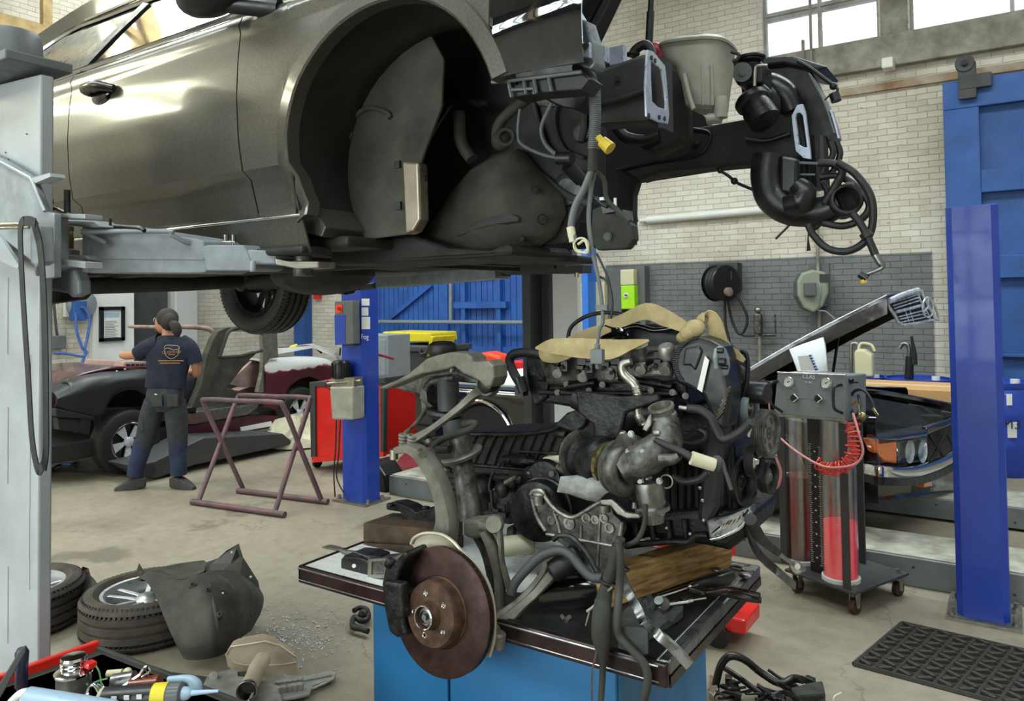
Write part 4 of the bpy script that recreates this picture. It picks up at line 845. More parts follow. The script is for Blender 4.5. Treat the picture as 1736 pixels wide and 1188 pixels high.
m = MB().prism(px(yb, (838, 455), (850, 460), (850, 468), (840, 470)), (0, .1, 0)).prism(px(yb, (850, 448), (940, 444), (948, 462), (862, 466), (850, 462)), (0, .12, 0)).prism(px(yb, (936, 440), (962, 438), (966, 462), (938, 464)), (0, .14, 0)).prism(px(yb-.05, (958, 450), (988, 448), (988, 462), (958, 464)), (0, .1, 0)); m.build('knuckle', 'post_dark', Fp, bevel=.004)
pc = Y(975, 458, yb); MB().cyl(pc+V((0, 0, .01)), V((pc.x, pc.y, 1.86)), .035).build('lifting_pad', 'rubber', Fp)
m = MB().cyl(Y(978, 462, yb-.05), Y(978, 470, yb-.05), .012); m.build('pad_screw', 'brass', Fp)
m = MB().tube(px(yb, (636, 484), (615, 487), (600, 486)), .02, 8, 0).cyl(Y(604, 482, yb), Y(604, 492, yb), .05).cyl(Y(604, 480, yb), V((Y(604, 480, yb).x, yb, 1.84)), .02); m.build('front_pad', 'post_dark', Fp)
# ================= blue four-post lift with runways =================
def box_post(name, label, x0, x1, y0, y1, h, base=True):
    t = thing(name, label, 'car lift', ((x0+x1)/2, (y0+y1)/2, 0)); ch = .03
    m = MB().prism([(x0, y0+ch, 0), (x0+ch, y0, 0), (x1-ch, y0, 0), (x1, y0+ch, 0), (x1, y1, 0), (x0, y1, 0)], (0, 0, h)); m.build('column', 'blue', t, bevel=.004)
    m = MB().bb((x0-.05, y0-.05, 0), (x1+.05, y1+.08, .016)); m.build('base_plate', 'zinc', t)
    m = MB()
    for bx_, by in ((x0-.025, y0+.01), (x0-.025, y1), (x1+.025, y0+.01), (x1+.025, y1)): m.bolt((bx_, by, .016), (0, 0, 1), .014, .035)
    m.build('anchor_bolts', 'zinc', t); return t
p0, p1 = Y(1612, 700, 4.62).x, Y(1702, 700, 4.62).x; hz_ = Y(1640, 348, 4.62).z
rp = box_post('lift_column', 'tall royal blue lift post standing by the black rubber floor mat', p0, p1, 4.62, 4.86, hz_)
q0_, q1_ = Y(585, 700, 4.66).x, Y(626, 700, 4.66).x
bp_ = box_post('lift_column', 'royal blue lift post with control box and motor, beside the red trolley', q0_, q1_, 4.6, 4.78, 2.5)
yy = 4.5
m = MB().prism(px(yy, (567, 511), (598, 509), (599, 583), (568, 585)), (0, .08, 0)); cb = m.build('control_box', 'plastic_grey', bp_, bevel=.006)
m = MB().prism(px(yy-.004, (567, 534), (585, 534), (585, 583), (568, 584)), (0, .005, 0)); m.build('blue_panel', 'blue', cb)
m = MB().prism(px(yy-.006, (569, 517), (580, 516), (580, 530), (569, 530)), (0, .01, 0)); m.build('switch_plate', 'orange', cb); m = MB().cyl(Y(574, 523, yy), Y(574, 523, yy-.03), .014); m.build('rotary_switch', 'red', cb)
m = MB().prism(px(4.55, (580, 509), (600, 509), (600, 514), (600, 586), (580, 586)), (0, .04, 0)); m.build('box_bracket', 'post_dark', cb)
m = MB()
for q, h_ in (((613, 506, 626, 518), 0), ((613, 521, 624, 535), 0), ((613, 537, 627, 558), 0)):
    m.prism(px(4.595, (q[0], q[1]), (q[2], q[1]), (q[2], q[3]), (q[0], q[3])), (0, .004, 0))
m.build('stickers', 'white', bp_)
text('lettering', 'Fog', .06, Y(618.5, 571, 4.592), (1, 0, 0), (0, 0, 1), 'white', bp_)
m = MB().lathe([(.07, 0), (.075, .01), (.075, .13), (.06, .15), (.02, .155)], Y(578, 641, 4.5), (0, 0, 1), 24)
for k in range(18): a = 2*PI*k/18; m.box(Y(578, 641, 4.5)+V((.075*math.cos(a), .075*math.sin(a), .07)), (.012, .004, .12), a)
m.build('pump_motor', 'plastic', bp_)
m = MB().prism(px(4.45, (558, 655), (598, 655), (598, 712), (562, 711)), (0, .14, 0)); m.build('oil_tank', 'tank', bp_, bevel=.015)
m = MB().prism(px(4.47, (562, 640), (600, 640), (600, 655), (562, 655)), (0, .1, 0)).cyl(Y(555, 650, 4.45), Y(612, 645, 4.5), .012); m.build('valve_block', 'zinc', bp_)
m = MB().tube(px(4.42, (570, 712), (569, 760), (566, 800), (568, 842)), .006).tube(px(4.42, (577, 712), (574, 770), (571, 810), (590, 848)), .006).tube(px(4.45, (577, 590), (576, 602)), .008).tube(px(4.45, (556, 645), (552, 655), (560, 660)), .005); m.build('hydraulic_hoses', 'rubber', bp_)
one('cover_shell', 'plastic', 'black ribbed plastic cover on the floor behind the blue post with control box', 'cover', MB().prism(px(5.0, (627, 780), (640, 788), (652, 806), (656, 838), (627, 842)), (0, .25, 0)), bevel=.02)
# runways
mm('runway', '#7e8483', .55, .2, col2='#6a6f6e', vs=3, bump=.1); mm('runway_top', '#b3b1a4', .7, col2='#7d7a6c', vs=6, bump=.3)
def runway(label, y0, y1, z0, z1, x0, x1):
    t = thing('runway', label, 'lift runway', ((x0+x1)/2, (y0+y1)/2, 0), 'runways of the four-post lift'); MB().bb((x0, y0, z0), (x1, y1, z1)).build('beam', 'runway', t, bevel=.004)
    MB().bb((x0+.01, y0+.02, z1), (x1-.01, y1-.02, z1+.006)).build('deck', 'runway_top', t)
    m = MB()
    for k in range(14): m.cyl((x0+.2+k*(x1-x0)/14, y0-.001, (z0+z1)/2+.03*(-1)**k), (x0+.2+k*(x1-x0)/14, y0-.003, (z0+z1)/2+.03*(-1)**k), .008)
    m.build('bolt_holes', 'post_dark', t)
runway('grey steel lift runway nearest the brake fluid machine', 4.98, 5.5, .0, .165, -4.66, 2.2)
runway('grey steel lift runway on the wall side, under the black car with raised bonnet', 6.5, 7.05, .02, .165, -4.66, 2.2)
# ================= blue cabinet table =================
TZ = .88; tx0, tx1, ty0, ty1 = -1.885, -.668, 1.60, 2.34
T = thing('work_table', 'blue cabinet work table with brown-edged top carrying the removed engine', 'work table', ((tx0+tx1)/2, 1.97, 0))
MB().bb((tx0+.012, ty0+.012, TZ-.03), (tx1-.012, ty1-.012, TZ)).build('tabletop', 'table_white', T)
mm('edge_brown', '#3a2624', .3, .4, col2='#1d1414', vs=9); mm('edge_steel', '#8f8f90', .3, .9, var=.4, vs=12)
m = MB()
for a, b2 in (((tx0, ty0, TZ-.05), (tx1, ty0+.014, TZ+.004)), ((tx0, ty1-.014, TZ-.05), (tx1, ty1, TZ+.004)), ((tx0, ty0, TZ-.05), (tx0+.014, ty1, TZ+.004))): m.bb(a, b2)
m.build('edge_rail', 'edge_brown', T, bevel=.005)
m = MB().bb((tx1-.03, ty0+.02, TZ-.03), (tx1, ty1, TZ+.004)); er = m.build('side_rail', 'edge_steel', T, bevel=.006); MB().bb((tx1-.028, ty0+.02, TZ-.055), (tx1+.001, ty1, TZ-.031)).build('lower_strip', 'edge_brown', er)
MB().tube([(tx0, ty0-.0, TZ-.005), (tx1-.02, ty0-.0, TZ-.005)], .003, 6, 0).tube([(tx0, ty0, TZ-.04), (tx1-.02, ty0, TZ-.04)], .002, 6, 0).build('edge_bead', 'edge_steel', T)
mm('mat_black', '#17181a', .38, var=.3, vs=10); MB().prism([(-1.42, ty0+.016, TZ), (tx1-.032, ty0+.016, TZ), (tx1-.032, ty1-.016, TZ), (-1.22, ty1-.016, TZ), (-1.17, 1.78, TZ), (-1.5, 1.66, TZ)], (0, 0, .004)).build('rubber_mat', 'mat_black', T)
cx0, cx1, cy0, cy1 = -1.65, -.825, 1.685, 2.29
c = MB().bb((cx0, cy0, .06), (cx1, cy1, TZ-.05)).build('cabinet', 'cabinet_blue', T, bevel=.006)
m = MB().bb((cx0+.02, cy0-.012, .1), ((cx0+cx1)/2-.115, cy0-.001, TZ-.07)); m.build('cabinet_door', 'cabinet_blue', T, bevel=.004)
m = MB().bb(((cx0+cx1)/2-.105, cy0-.012, .1), (cx1-.005, cy0-.001, TZ-.07)); m.build('cabinet_door', 'cabinet_blue', T, bevel=.004)
m = MB().bb((cx0, cy0, 0), (cx1, cy1, .06)); m.build('plinth', 'plastic', T)
# engine support trolley poking out behind
J = thing('jack', 'small red wheeled jack behind the blue cabinet table', 'jack', (-1.3, 3.7, 0))
jd = V((.8, .6, 0)); MB().cyl((-1.25, 3.62, .055), (-1.25, 3.68, .055), .055).build('wheel', 'rubber', J); MB().cyl((-1.98, 3.72, .055), (-1.98, 3.78, .055), .055).build('wheel', 'rubber', J)
MB().prism([(-2.05, 3.65, .06), (-1.12, 3.65, .08), (-1.12, 3.65, .15), (-2.05, 3.65, .16)], (0, .25, 0)).build('frame', 'red', J, bevel=.01); MB().prism([(-1.9, 3.7, .15), (-1.45, 3.7, .15), (-1.28, 3.7, .56), (-1.36, 3.7, .60)], (0, .12, 0)).build('lifting_arm', 'red', J, bevel=.01); MB().prism(px(3.7, (1196, 936), (1232, 938), (1233, 952), (1200, 950)), (0, .14, 0)).build('saddle', 'red', J, bevel=.006)
# timber blocks
B = [V(p) for p in ((-1.62, 1.72, TZ), (-1.2, 1.72, TZ))]
def block(name, label, pts, y, dep, m_, grp=None):
    o = MB().prism(px(y, *pts), (0, dep, 0)).build(name, m_, None, bevel=.006, seg=2); return tag(o, label, 'timber block', grp)
block('timber_block', 'dark oily timber block, lower of the two under the gearbox', [(613, 921), (735, 928), (735, 952), (612, 938)], 1.86, .16, 'wood_old')
block('timber_block', 'dark oily timber block, upper of the two under the gearbox', [(615, 886), (737, 898), (737, 927), (615, 920)], 1.87, .15, 'wood_old')
bm = MB(); 
xa, xb = Y(1040, 1020, 1.80).x, Y(1200, 935, 2.28).x
P0 = [Y(1030, 1036, 1.83), Y(1030, 990, 1.83)]
w0, w1 = X(1040, 990, -.93), X(1200, 935, -.78)
o = MB().prism([(-.965, 1.80, TZ+.004), (-.915, 1.80, TZ+.004), (-.735, 2.28, TZ+.004), (-.80, 2.30, TZ+.004)], (0, 0, .095)).build('timber_beam', 'wood_beam', None, bevel=.004); tag(o, 'rough pale timber beam with faded stamp under the engine sump', 'timber beam')
# ================= engine with gearbox =================
E = thing('engine', 'oily dark inline engine with turbocharger and gearbox resting on the blue table', 'engine', (-1.1, 2.1, TZ))
def P(name, m_, mb, par=E, **k): return mb.build(name, m_, par, **k)
ye = 2.02
# block and head
P('engine_block', 'oily', MB().prism(px(2.03, (975, 700), (1205, 690), (1245, 760), (1250, 880), (1200, 925), (1000, 900), (965, 800)), (0, .2, 0)), bevel=.01)
m = MB()
for i in range(9): x = 1130+i*13; m.tube(px(2.02, (x, 760), (x+3, 900)), .006, 6, 0)
P('block_ribs', 'cast_dark', m)
P('cylinder_head', 'cast_dark', MB().prism(px(2.0, (900, 652), (1160, 640), (1170, 690), (1000, 700), (965, 690), (905, 680)), (0, .26, 0)), bevel=.01)
P('cam_cover', 'cast', MB().prism(px(1.99, (905, 628), (950, 606), (1000, 596), (1155, 590), (1160, 648), (905, 655)), (0, .25, 0)), bevel=.015, seg=3)
P('intake_manifold', 'plastic', MB().prism(px(2.24, (985, 572), (1010, 556), (1110, 548), (1165, 565), (1165, 610), (985, 605)), (0, .14, 0)), bevel=.02, seg=3)
m = MB().torus(Y(1040, 565, 2.2), (.2, -.4, 1), .045, .01).lathe([(.04, 0), (.045, .02), (.03, .03)], Y(1040, 568, 2.2), (.1, -.2, 1), 24).tube(px(2.2, (1050, 560), (1080, 553), (1110, 560), (1150, 555)), .009)
P('throttle_ring', 'car_black', m)
m = MB()
for i, (x, y) in enumerate(((948, 628), (990, 634), (1036, 630), (1088, 622), (1128, 622))):
    c_ = Y(x, y, 1.96); d = V((.25, -.75, -.15)).normalized(); m.cyl(c_+V((0, .06, .02)), c_+d*.02, .02, .019).cyl(c_+d*.02, c_+d*.035, .014)
P('ignition_boots', 'steel', m)
m = MB()
for i, (x, y) in enumerate(((958, 620), (985, 628), (1000, 622), (1028, 622), (1042, 628), (1075, 615), (1115, 618))):
    c_ = Y(x, y, 1.955); m.box(c_, (.018, .03, .03), .3).cyl(c_+V((0, -.015, .0)), c_+V((.004, -.03, -.004)), .006).box(c_+V((0, .01, .026)), (.024, .03, .016), .3)
P('connectors', 'plastic', m)
m = MB()
for (x0, y0, x1, y1, r_) in ((1050, 640, 1140, 655, .010), (915, 665, 1150, 668, .008), (960, 655, 1010, 648, .012), (1080, 610, 1140, 600, .018)): m.cyl(Y(x0, y0, 1.975), Y(x1, y1, 1.975), r_)
P('cover_rails', 'cast_dark', m)
m = MB()
for x, y in ((960, 651), (1021, 652), (998, 662), (1103, 662), (1162, 671), (1140, 665), (945, 665)): m.cyl(Y(x, y, 1.985), Y(x, y, 1.965), .009).cyl(Y(x, y, 1.965), Y(x, y, 1.96), .005)
P('cover_bolts', 'steel', m)
P('head_casting', 'cast_light', MB().prism(px(1.975, (1075, 600), (1095, 592), (1102, 612), (1115, 600), (1140, 598), (1138, 640), (1085, 640), (1070, 625)), (0, .04, 0)), bevel=.01, seg=3)
m = MB().lathe([(.022, 0), (.028, .015), (.024, .04), (.028, .05), (.02, .052)], Y(1087, 612, 1.975), (0, -.4, 1), 20).lathe([(.02, 0), (.026, .015), (.022, .04), (.018, .045)], Y(1133, 610, 1.975), (0, -.4, 1), 20); P('coolant_necks', 'cast_light', m)
# corrugated silver pipe
sp = P('breather_pipe', 'zinc', MB().tube(px(1.9, (1070, 612), (1056, 618), (1058, 634), (1074, 650), (1082, 668), (1081, 682), (1082, 698), (1084, 708), (1092, 720)), [.010, .0135, .014, .0135, .013, .012, .011, .011, .010], 16, 8))
m = MB(); q = spl(px(1.9, (1079, 655), (1082, 668), (1081, 682)), 6)
for i in range(len(q)-1): m.torus(q[i], q[i+1]-q[i], .0135, .0018, 16, 5)
m.torus(Y(1081, 685, 1.9), (0, 0, 1), .013, .003).torus(Y(1082, 690, 1.9), (0, 0, 1), .013, .003); q = spl(px(1.9, (1083, 704), (1086, 711), (1091, 719)), 4)
for i in range(len(q)-1): m.torus(q[i], q[i+1]-q[i], .012, .002, 16, 5)
P('pipe_rings', 'zinc', m, sp)
# exhaust manifold + turbo
P('exhaust_manifold', 'cast_dark', MB().tube(px(1.93, (975, 675), (1010, 690), (1040, 700), (1030, 740)), [.03, .035, .045, .04], 14).tube(px(1.93, (1150, 690), (1110, 698), (1070, 700), (1035, 730)), [.028, .032, .038, .045], 14).tube(px(1.92, (1060, 680), (1050, 710), (1025, 750)), .036, 14))
P('heat_deflector', 'cast_dark', MB().prism(px(1.88, (975, 662), (1050, 672), (1115, 668), (1118, 680), (1060, 700), (1045, 760), (1010, 758), (1005, 720), (980, 700)), (0, .02, 0)), bevel=.006)
tc = Y(1018, 784, 1.82); ta = V((.9, -.42, .05)).normalized()
P('turbine_housing', 'cast_dark', MB().lathe([(.02, -.09), (.055, -.085), (.06, -.07), (.045, -.06), (.06, -.04), (.072, -.01), (.07, .02), (.05, .035), (.045, .04)], tc, ta, 32).ball(tc+V((0, .02, -.01)), (.06, .05, .06)))
P('turbine_flange', 'cast', MB().lathe([(.06, -.10), (.068, -.098), (.068, -.088), (.06, -.086)], tc+V((0, 0, .01)), ta, 28))
cl = P('clamp_band', 'brass', MB().lathe([(.056, .036), (.061, .038), (.061, .05), (.056, .052)], tc, ta, 32)); P('clamp_bolt', 'steel', MB().cyl(Y(1050, 782, 1.76), Y(1052, 796, 1.76), .007).cyl(Y(1047, 795, 1.755), Y(1056, 793, 1.755), .012).ball(Y(1056, 737, 1.78), .012), cl)
cc = tc+ta*.115+V((0, -.01, .005))
P('bearing_housing', 'cast', MB().lathe([(.05, .05), (.056, .06), (.07, .075), (.073, .085), (.06, .095)], tc, ta, 28))
n = 40; rings = []
for i in range(n+1):
    a = 2*PI*i/n*1.02; u, v = frame(ta); r_ = .042+.0; tr = .018+.013*i/n
    d = V((0, 0, 1))*math.cos(a)+ta.cross(V((0, 0, 1))).normalized()*math.sin(a); ctr = cc+d*(.040+tr*.5)
    rings.append([ctr+d*math.cos(b_)*tr+ta*math.sin(b_)*tr*1.1 for b_ in [2*PI*k/12 for k in range(12)]])
ch = P('compressor_housing', 'cast', MB().loft(rings).lathe([(.05, -.03), (.06, -.02), (.045, .005), (.03, .02)], cc, ta, 28))
P('inlet_duct', 'cast', MB().tube([cc+V((.0, -.01, -.005)), Y(1125, 755, 1.78), Y(1129, 725, 1.80), Y(1128, 712, 1.81)], [.05, .042, .036, .034], 24, 8))
ic = Y(1126, 710, 1.81); ia = (Y(1123, 690, 1.81)-ic).normalized()+V((0, -.3, 0))
P('inlet_neck', 'cast_light', MB().lathe([(.030, 0), (.034, .003), (.034, .012), (.030, .016), (.030, .024), (.034, .03), (.033, .036), (.028, .036), (.027, .004)], ic, ia, 36, False).lathe([(.001, .004), (.028, .004)], ic, ia, 24, False), ch)
m = MB()
for x, y in ((1065, 766), (1077, 800), (1089, 764), (1070, 735), (1086, 815), (1118, 815)): m.bolt(Y(x, y, 1.735), (.3, -1, .1), .006, .01)
P('housing_bolts', 'steel', m, ch)
P('oil_feed_boss', 'cast_light', MB().prism(px(1.77, (1088, 728), (1098, 706), (1104, 700), (1104, 720), (1096, 732)), (0, .015, 0)).cyl(Y(1108, 733, 1.75), Y(1119, 734, 1.75), .0065), ch, bevel=.003)
P('vacuum_hose', 'rubber', MB().tube(px(1.74, (1110, 745), (1130, 755), (1150, 763), (1172, 775)), [.007, .009, .009, .011], 10))
wt = P('cream_sleeve', 'offwhite', MB().cyl(Y(1172, 776, 1.73), Y(1211, 788, 1.76), .0165, .0155, 24)); P('sleeve_cap', 'post_dark', MB().ball(Y(1216, 786, 1.77), (.016, .016, .02)).tube(px(1.77, (1214, 775), (1224, 782), (1230, 800), (1240, 830)), .005), wt)
oc_ = P('oil_drain_can', 'steel', MB().lathe([(.012, .035), (.014, .02), (.036, .014), (.038, .004), (.036, -.045), (.044, -.05), (.044, -.06), (.026, -.062), (.024, -.09), (.02, -.092)], Y(1100, 824, 1.76), (-.12, -.1, 1), 30))
P('can_bolts', 'steel', MB().cyl(Y(1075, 861, 1.74), Y(1076, 851, 1.74), .006).cyl(Y(1123, 872, 1.76), Y(1124, 863, 1.76), .007), oc_); P('hose_clip', 'zinc', MB().torus(Y(1129, 816, 1.78), (.5, -1, .3), .016, .0025, 20, 6))
P('drain_hose', 'rubber', MB().tube(px(1.8, (1140, 808), (1160, 816), (1185, 812), (1200, 800)), .009))
P('coolant_elbow', 'cast', MB().tube(px(1.74, (1120, 778), (1140, 778), (1152, 772)), [.016, .014, .01], 12))
# black coolant hose
P('coolant_hose', 'rubber', MB().tube(px(1.84, (1166, 692), (1186, 695), (1204, 708), (1214, 728), (1224, 744), (1238, 742), (1258, 730), (1272, 716)), .0115, 14, 8)); P('hose_ferrule', 'zinc', MB().cyl(Y(1152, 691, 1.84), Y(1168, 693, 1.84), .007))
P('small_hose', 'rubber', MB().tube(px(1.86, (1150, 748), (1170, 752), (1192, 745), (1196, 735), (1185, 728)), .006))
# timing cover
to = [(1166, 577), (1184, 571), (1204, 577), (1224, 588), (1230, 606), (1233, 641), (1238, 667), (1236, 692), (1230, 730), (1214, 725), (1204, 705), (1191, 672), (1164, 656), (1145, 650), (1138, 622), (1139, 602), (1150, 586)]
tcv = P('timing_cover', 'plastic', MB().prism(px(1.93, *to), (0, .1, 0)), bevel=.014, seg=3)
m = MB(); 
for i in range(22):
    t_ = i/21; a = math.radians(112+t_*118); cx_, cy_ = 1170+26*math.cos(a)*1.15, 613-35*math.sin(a)*1.05; m.tube(px(1.928, (cx_, cy_), (cx_+9, cy_+1+t_*2)), .0022, 5, 0)
P('cooling_ribs', 'plastic', m, tcv)
P('raised_panel', 'plastic', MB().prism(px(1.925, (1160, 590), (1185, 585), (1192, 595), (1182, 622), (1178, 630), (1170, 620), (1156, 620)), (0, .02, 0)), tcv, bevel=.006); P('label_strip', 'white', MB().prism(px(1.918, (1195, 603), (1202, 611), (1190, 665), (1182, 659)), (0, .004, 0)), tcv)
P('cam_seal', 'screen_grey', MB().prism([X(a, b2, Y(1220, 610, 1.93).x+.012) for a, b2 in ((1216, 586), (1224, 590), (1230, 605), (1231, 622), (1227, 636), (1219, 638), (1210, 625), (1207, 605), (1210, 590))], (.012, 0, 0)), tcv, bevel=.005, seg=3)
m = MB()
for x, y, r_ in ((1220, 613, .010), (1216, 594, .007), (1224, 622, .006)): c_ = X(x, y, Y(1220, 610, 1.93).x+.026); m.cyl(c_, c_+V((.015, 0, 0)), r_)
P('seal_bolts', 'plastic', m, tcv)
P('lower_timing_cover', 'plastic', MB().prism(px(1.96, (1200, 700), (1226, 690), (1228, 720), (1224, 790), (1222, 860), (1200, 900), (1180, 880), (1190, 760)), (0, .1, 0)), bevel=.015)
m = MB()
for i in range(7): m.tube(px(1.92, (1212+i*3, 712-i*8), (1226+i*2, 697-i*7)), .0025, 5, 0)
P('cable_bunch', 'cast_light', m)
P('timing_belt_guard', 'rubber', MB().ribbon(px(2.05, (1232, 588), (1242, 602), (1246, 630), (1246, 670), (1240, 720), (1234, 745)), [(1, .4, 0)]*6, .03, .014))
# pulleys facing +X
fx = V((1, -.12, 0)).normalized()
def pulley(c_, R, w_, m_, m2, name='pulley', groove=True, holes=0, dish=.35):
    pr = [(.004, w_*.2), (R*.28, w_*.25), (R*.3, w_*.0), (R*dish, -w_*.1), (R*.8, -w_*.1), (R*.86, w_*.5), (R, w_*.5)]
    if groove:
        for k in range(5): a0 = w_*.4-k*w_*.19; pr += [(R, a0), (R*.965, a0-w_*.06), (R, a0-w_*.12)]
    pr += [(R, -w_*.5), (R*.5, -w_*.5), (.004, -w_*.5)]; o = MB().lathe(pr, c_, fx, 44).build(name, m_, E)
    u, v = frame(fx)
    if holes:
        MB().lathe([(.004, w_*.22), (R*.82, w_*.22)], c_, fx, 44, False).build('pulley_face', m2, o); m = MB()
        for k in range(holes):
            a = 2*PI*k/holes+.3; q = c_+(u*math.cos(a)+v*math.sin(a))*R*.56; m.loft([[q+fx*w_*z_+(u*math.cos(b_)*R*.11+v*math.sin(b_)*R*.2) for b_ in [2*PI*j/14 for j in range(14)]] for z_ in (.23, .25)])
        m.cyl(c_+fx*w_*.22, c_+fx*w_*.3, R*.09); m.build('pulley_openings', 'post_dark', o)
    else: MB().lathe([(.004, w_*.45), (R*.2, w_*.42), (R*.26, w_*.25), (R*.5, w_*.1)], c_, fx, 30).build('pulley_hub', m2, o)
    return o
px_ = -.60
pulley(X(1300, 734, -.575), .064, .03, 'cast', 'zinc', holes=5)
pulley(X(1279, 781, -.60), .044, .024, 'dark_steel', 'chrome'); pulley(X(1302, 808, -.585), .046, .024, 'dark_steel', 'cast'); pulley(X(1271, 692, -.62), .042, .02, 'screen_grey', 'zinc', groove=False)
pulley(X(1253, 815, -.645), .066, .035, 'dark_steel', 'plastic', 'crank_pulley', dish=.55)
P('tensioner_bar', 'zinc', MB().cyl(X(1285, 773, -.6), X(1316, 772, -.56), .006).tube([X(1277, 715, -.6), X(1271, 730, -.6), X(1268, 742, -.6)], .006))
P('oil_filter', 'plastic', MB().lathe([(.028, -.05), (.03, -.045), (.03, .03), (.026, .036), (.02, .037)], Y(1281, 665, 2.1), (1, -.25, 0), 26))
P('alternator', 'steel', MB().lathe([(.04, -.08), (.055, -.07), (.055, -.02), (.045, .0)], X(1277, 735, -.66), fx, 26))
P('bracket_arm', 'dark_steel', MB().tube(px(2.08, (1254, 604), (1258, 596), (1265, 600), (1268, 620), (1266, 650), (1260, 670)), .006).ball(Y(1256, 640, 2.12), (.02, .02, .035)).ball(Y(1253, 655, 2.1), (.016, .016, .02)))
P('accessory_bracket', 'cast_dark', MB().prism(px(2.1, (1238, 600), (1246, 610), (1250, 650), (1252, 720), (1252, 770), (1240, 800)), (0, .12, 0)), bevel=.02)
# sump
P('sump', 'oily', MB().prism(px(1.98, (1010, 880), (1215, 862), (1270, 880), (1262, 915), (1235, 935), (1190, 925), (1100, 912), (1010, 935)), (0, .3, 0)), bevel=.02, seg=3)
sf = P('sump_casting', 'steel', MB().prism(px(1.95, (1196, 882), (1240, 872), (1270, 858), (1274, 868), (1262, 888), (1252, 900), (1222, 912), (1202, 916)), (0, .05, 0)), bevel=.006)
m = MB()
for i in range(7): m.tube(px(1.945, (1208+i*9, 905-i*5), (1222+i*8, 893-i*5)), .0045, 6, 0)
m.tube(px(1.945, (1205, 914), (1225, 909), (1255, 893), (1272, 866)), .005); P('casting_ribs', 'chrome', m, sf)
m = MB()
for x, y in ((1180, 812), (1187, 827), (1191, 848), (1193, 882), (1170, 905), (1130, 895)): m.ball(Y(x, y, 1.96), .006)
P('block_studs', 'zinc', m)
m = MB()
for i in range(6): m.cyl(Y(1020+i*28, 890-i*2, 1.97), Y(1024+i*28, 922-i*2, 1.97), .008)
P('sump_ribs', 'cast_dark', m)
P('flange_rail', 'cast_dark', MB().tube(px(1.96, (1060, 925), (1130, 918), (1165, 918), (1180, 908), (1200, 908)), .009))
mm('gear_case', '#262624', .65, .2, col2='#0f0f0e', vs=30, bump=.4, bs=100)
# gearbox
gy = 2.02
P('gearbox_case', 'gear_case', MB().loft([px(gy, *p_) + [q+V((0, .26, 0)) for q in reversed(px(gy, *p_))] for p_ in (((735, 745), (735, 800), (735, 860)), ((800, 738), (800, 800), (800, 875)), ((870, 735), (870, 810), (880, 890)), ((960, 722), (960, 810), (965, 895)), ((1010, 690), (1010, 800), (1010, 900)))], sm=False), bevel=.012)
m = MB()
for i in range(12):
    x = 790+i*17; m.tube(px(gy-.008, (x, 738-i*.5), (x-22, 790)), .004, 6, 0)
for i in range(7): m.tube(px(gy-.006, (745+i*4, 800+i*10), (860+i*4, 805+i*9)), .003, 6, 0)
m.tube(px(gy-.005, (735, 742), (800, 736), (870, 736), (930, 730), (965, 712), (1005, 690)), .008).tube(px(gy-.006, (800, 788), (900, 796), (940, 800)), .006).tube(px(gy-.006, (880, 765), (940, 768), (1000, 762)), .006); P('case_ribs', 'cast_dark', m)
m = MB().prism(px(gy-.02, (938, 722), (960, 700), (985, 692), (1002, 700), (990, 722), (975, 735)), (0, .03, 0)); P('bell_housing_ear', 'cast_dark', m, bevel=.006)
P('speed_sensor', 'cast_dark', MB().prism(px(gy-.03, (948, 748), (975, 748), (975, 772), (948, 770)), (0, .05, 0)).cyl(Y(940, 735, gy-.03), Y(960, 737, gy-.03), .012), bevel=.004)
P('selector_shaft', 'offwhite', MB().cyl(Y(925, 783, gy-.02), Y(965, 778, gy-.02), .016)); P('bronze_sleeve', 'cast_light', MB().cyl(Y(930, 775, gy-.015), Y(990, 779, gy-.02), .009).cyl(Y(985, 779, gy-.02), Y(1002, 781, gy-.02), .013))
fc = Y(921, 862, 1.93)
df = P('drive_flange', 'cast_dark', MB().lathe([(.03, .06), (.085, .05), (.09, .03), (.088, .01), (.075, .006), (.073, -.004), (.06, -.006), (.05, .004), (.02, .006)], fc, (.12, -1, .05), 40))
m = MB(); 
for k in range(9): a = 2*PI*k/9+.2; m.bolt(fc+V((.08*math.cos(a), .004, .08*math.sin(a))), (.12, -1, .05), .007, .009)
P('flange_bolts', 'steel', m, df); P('flange_rings', 'cast', MB().torus(fc+V((0, -.004, 0)), (.12, -1, .05), .072, .004, 40, 6).torus(fc+V((0, .0, 0)), (.12, -1, .05), .088, .005, 40, 6).torus(fc+V((0, -.006, 0)), (.12, -1, .05), .045, .004, 36, 6), df)
P('output_cover', 'cast_dark', MB().lathe([(.055, .03), (.062, .01), (.056, 0), (.02, -.004)], Y(928, 812, 1.97), (.1, -1, .1), 30).cyl(Y(893, 810, 1.96), Y(900, 800, 1.94), .02)); 
m = MB()
for x, y, r_ in ((895, 802, .01), (935, 803, .008), (878, 863, .017), (869, 852, .007), (920, 813, .008), (891, 887, .006), (837, 830, .004), (850, 835, .012)): m.cyl(Y(x, y, 1.955), Y(x, y, 1.935), r_, n=14).cyl(Y(x, y, 1.935), Y(x, y, 1.93), r_*.5, n=8)
P('case_bolts', 'steel', m)
m = MB(); q = px(1.93, (858, 818), (875, 808))
for i in range(9): c_ = q[0].lerp(q[1], i/8); m.torus(c_, q[1]-q[0], .008, .0018, 14, 5)
q = px(1.93, (945, 792), (962, 802))
for i in range(8): c_ = q[0].lerp(q[1], i/7); m.torus(c_, q[1]-q[0], .010, .002, 14, 5)
P('springs', 'zinc', m)
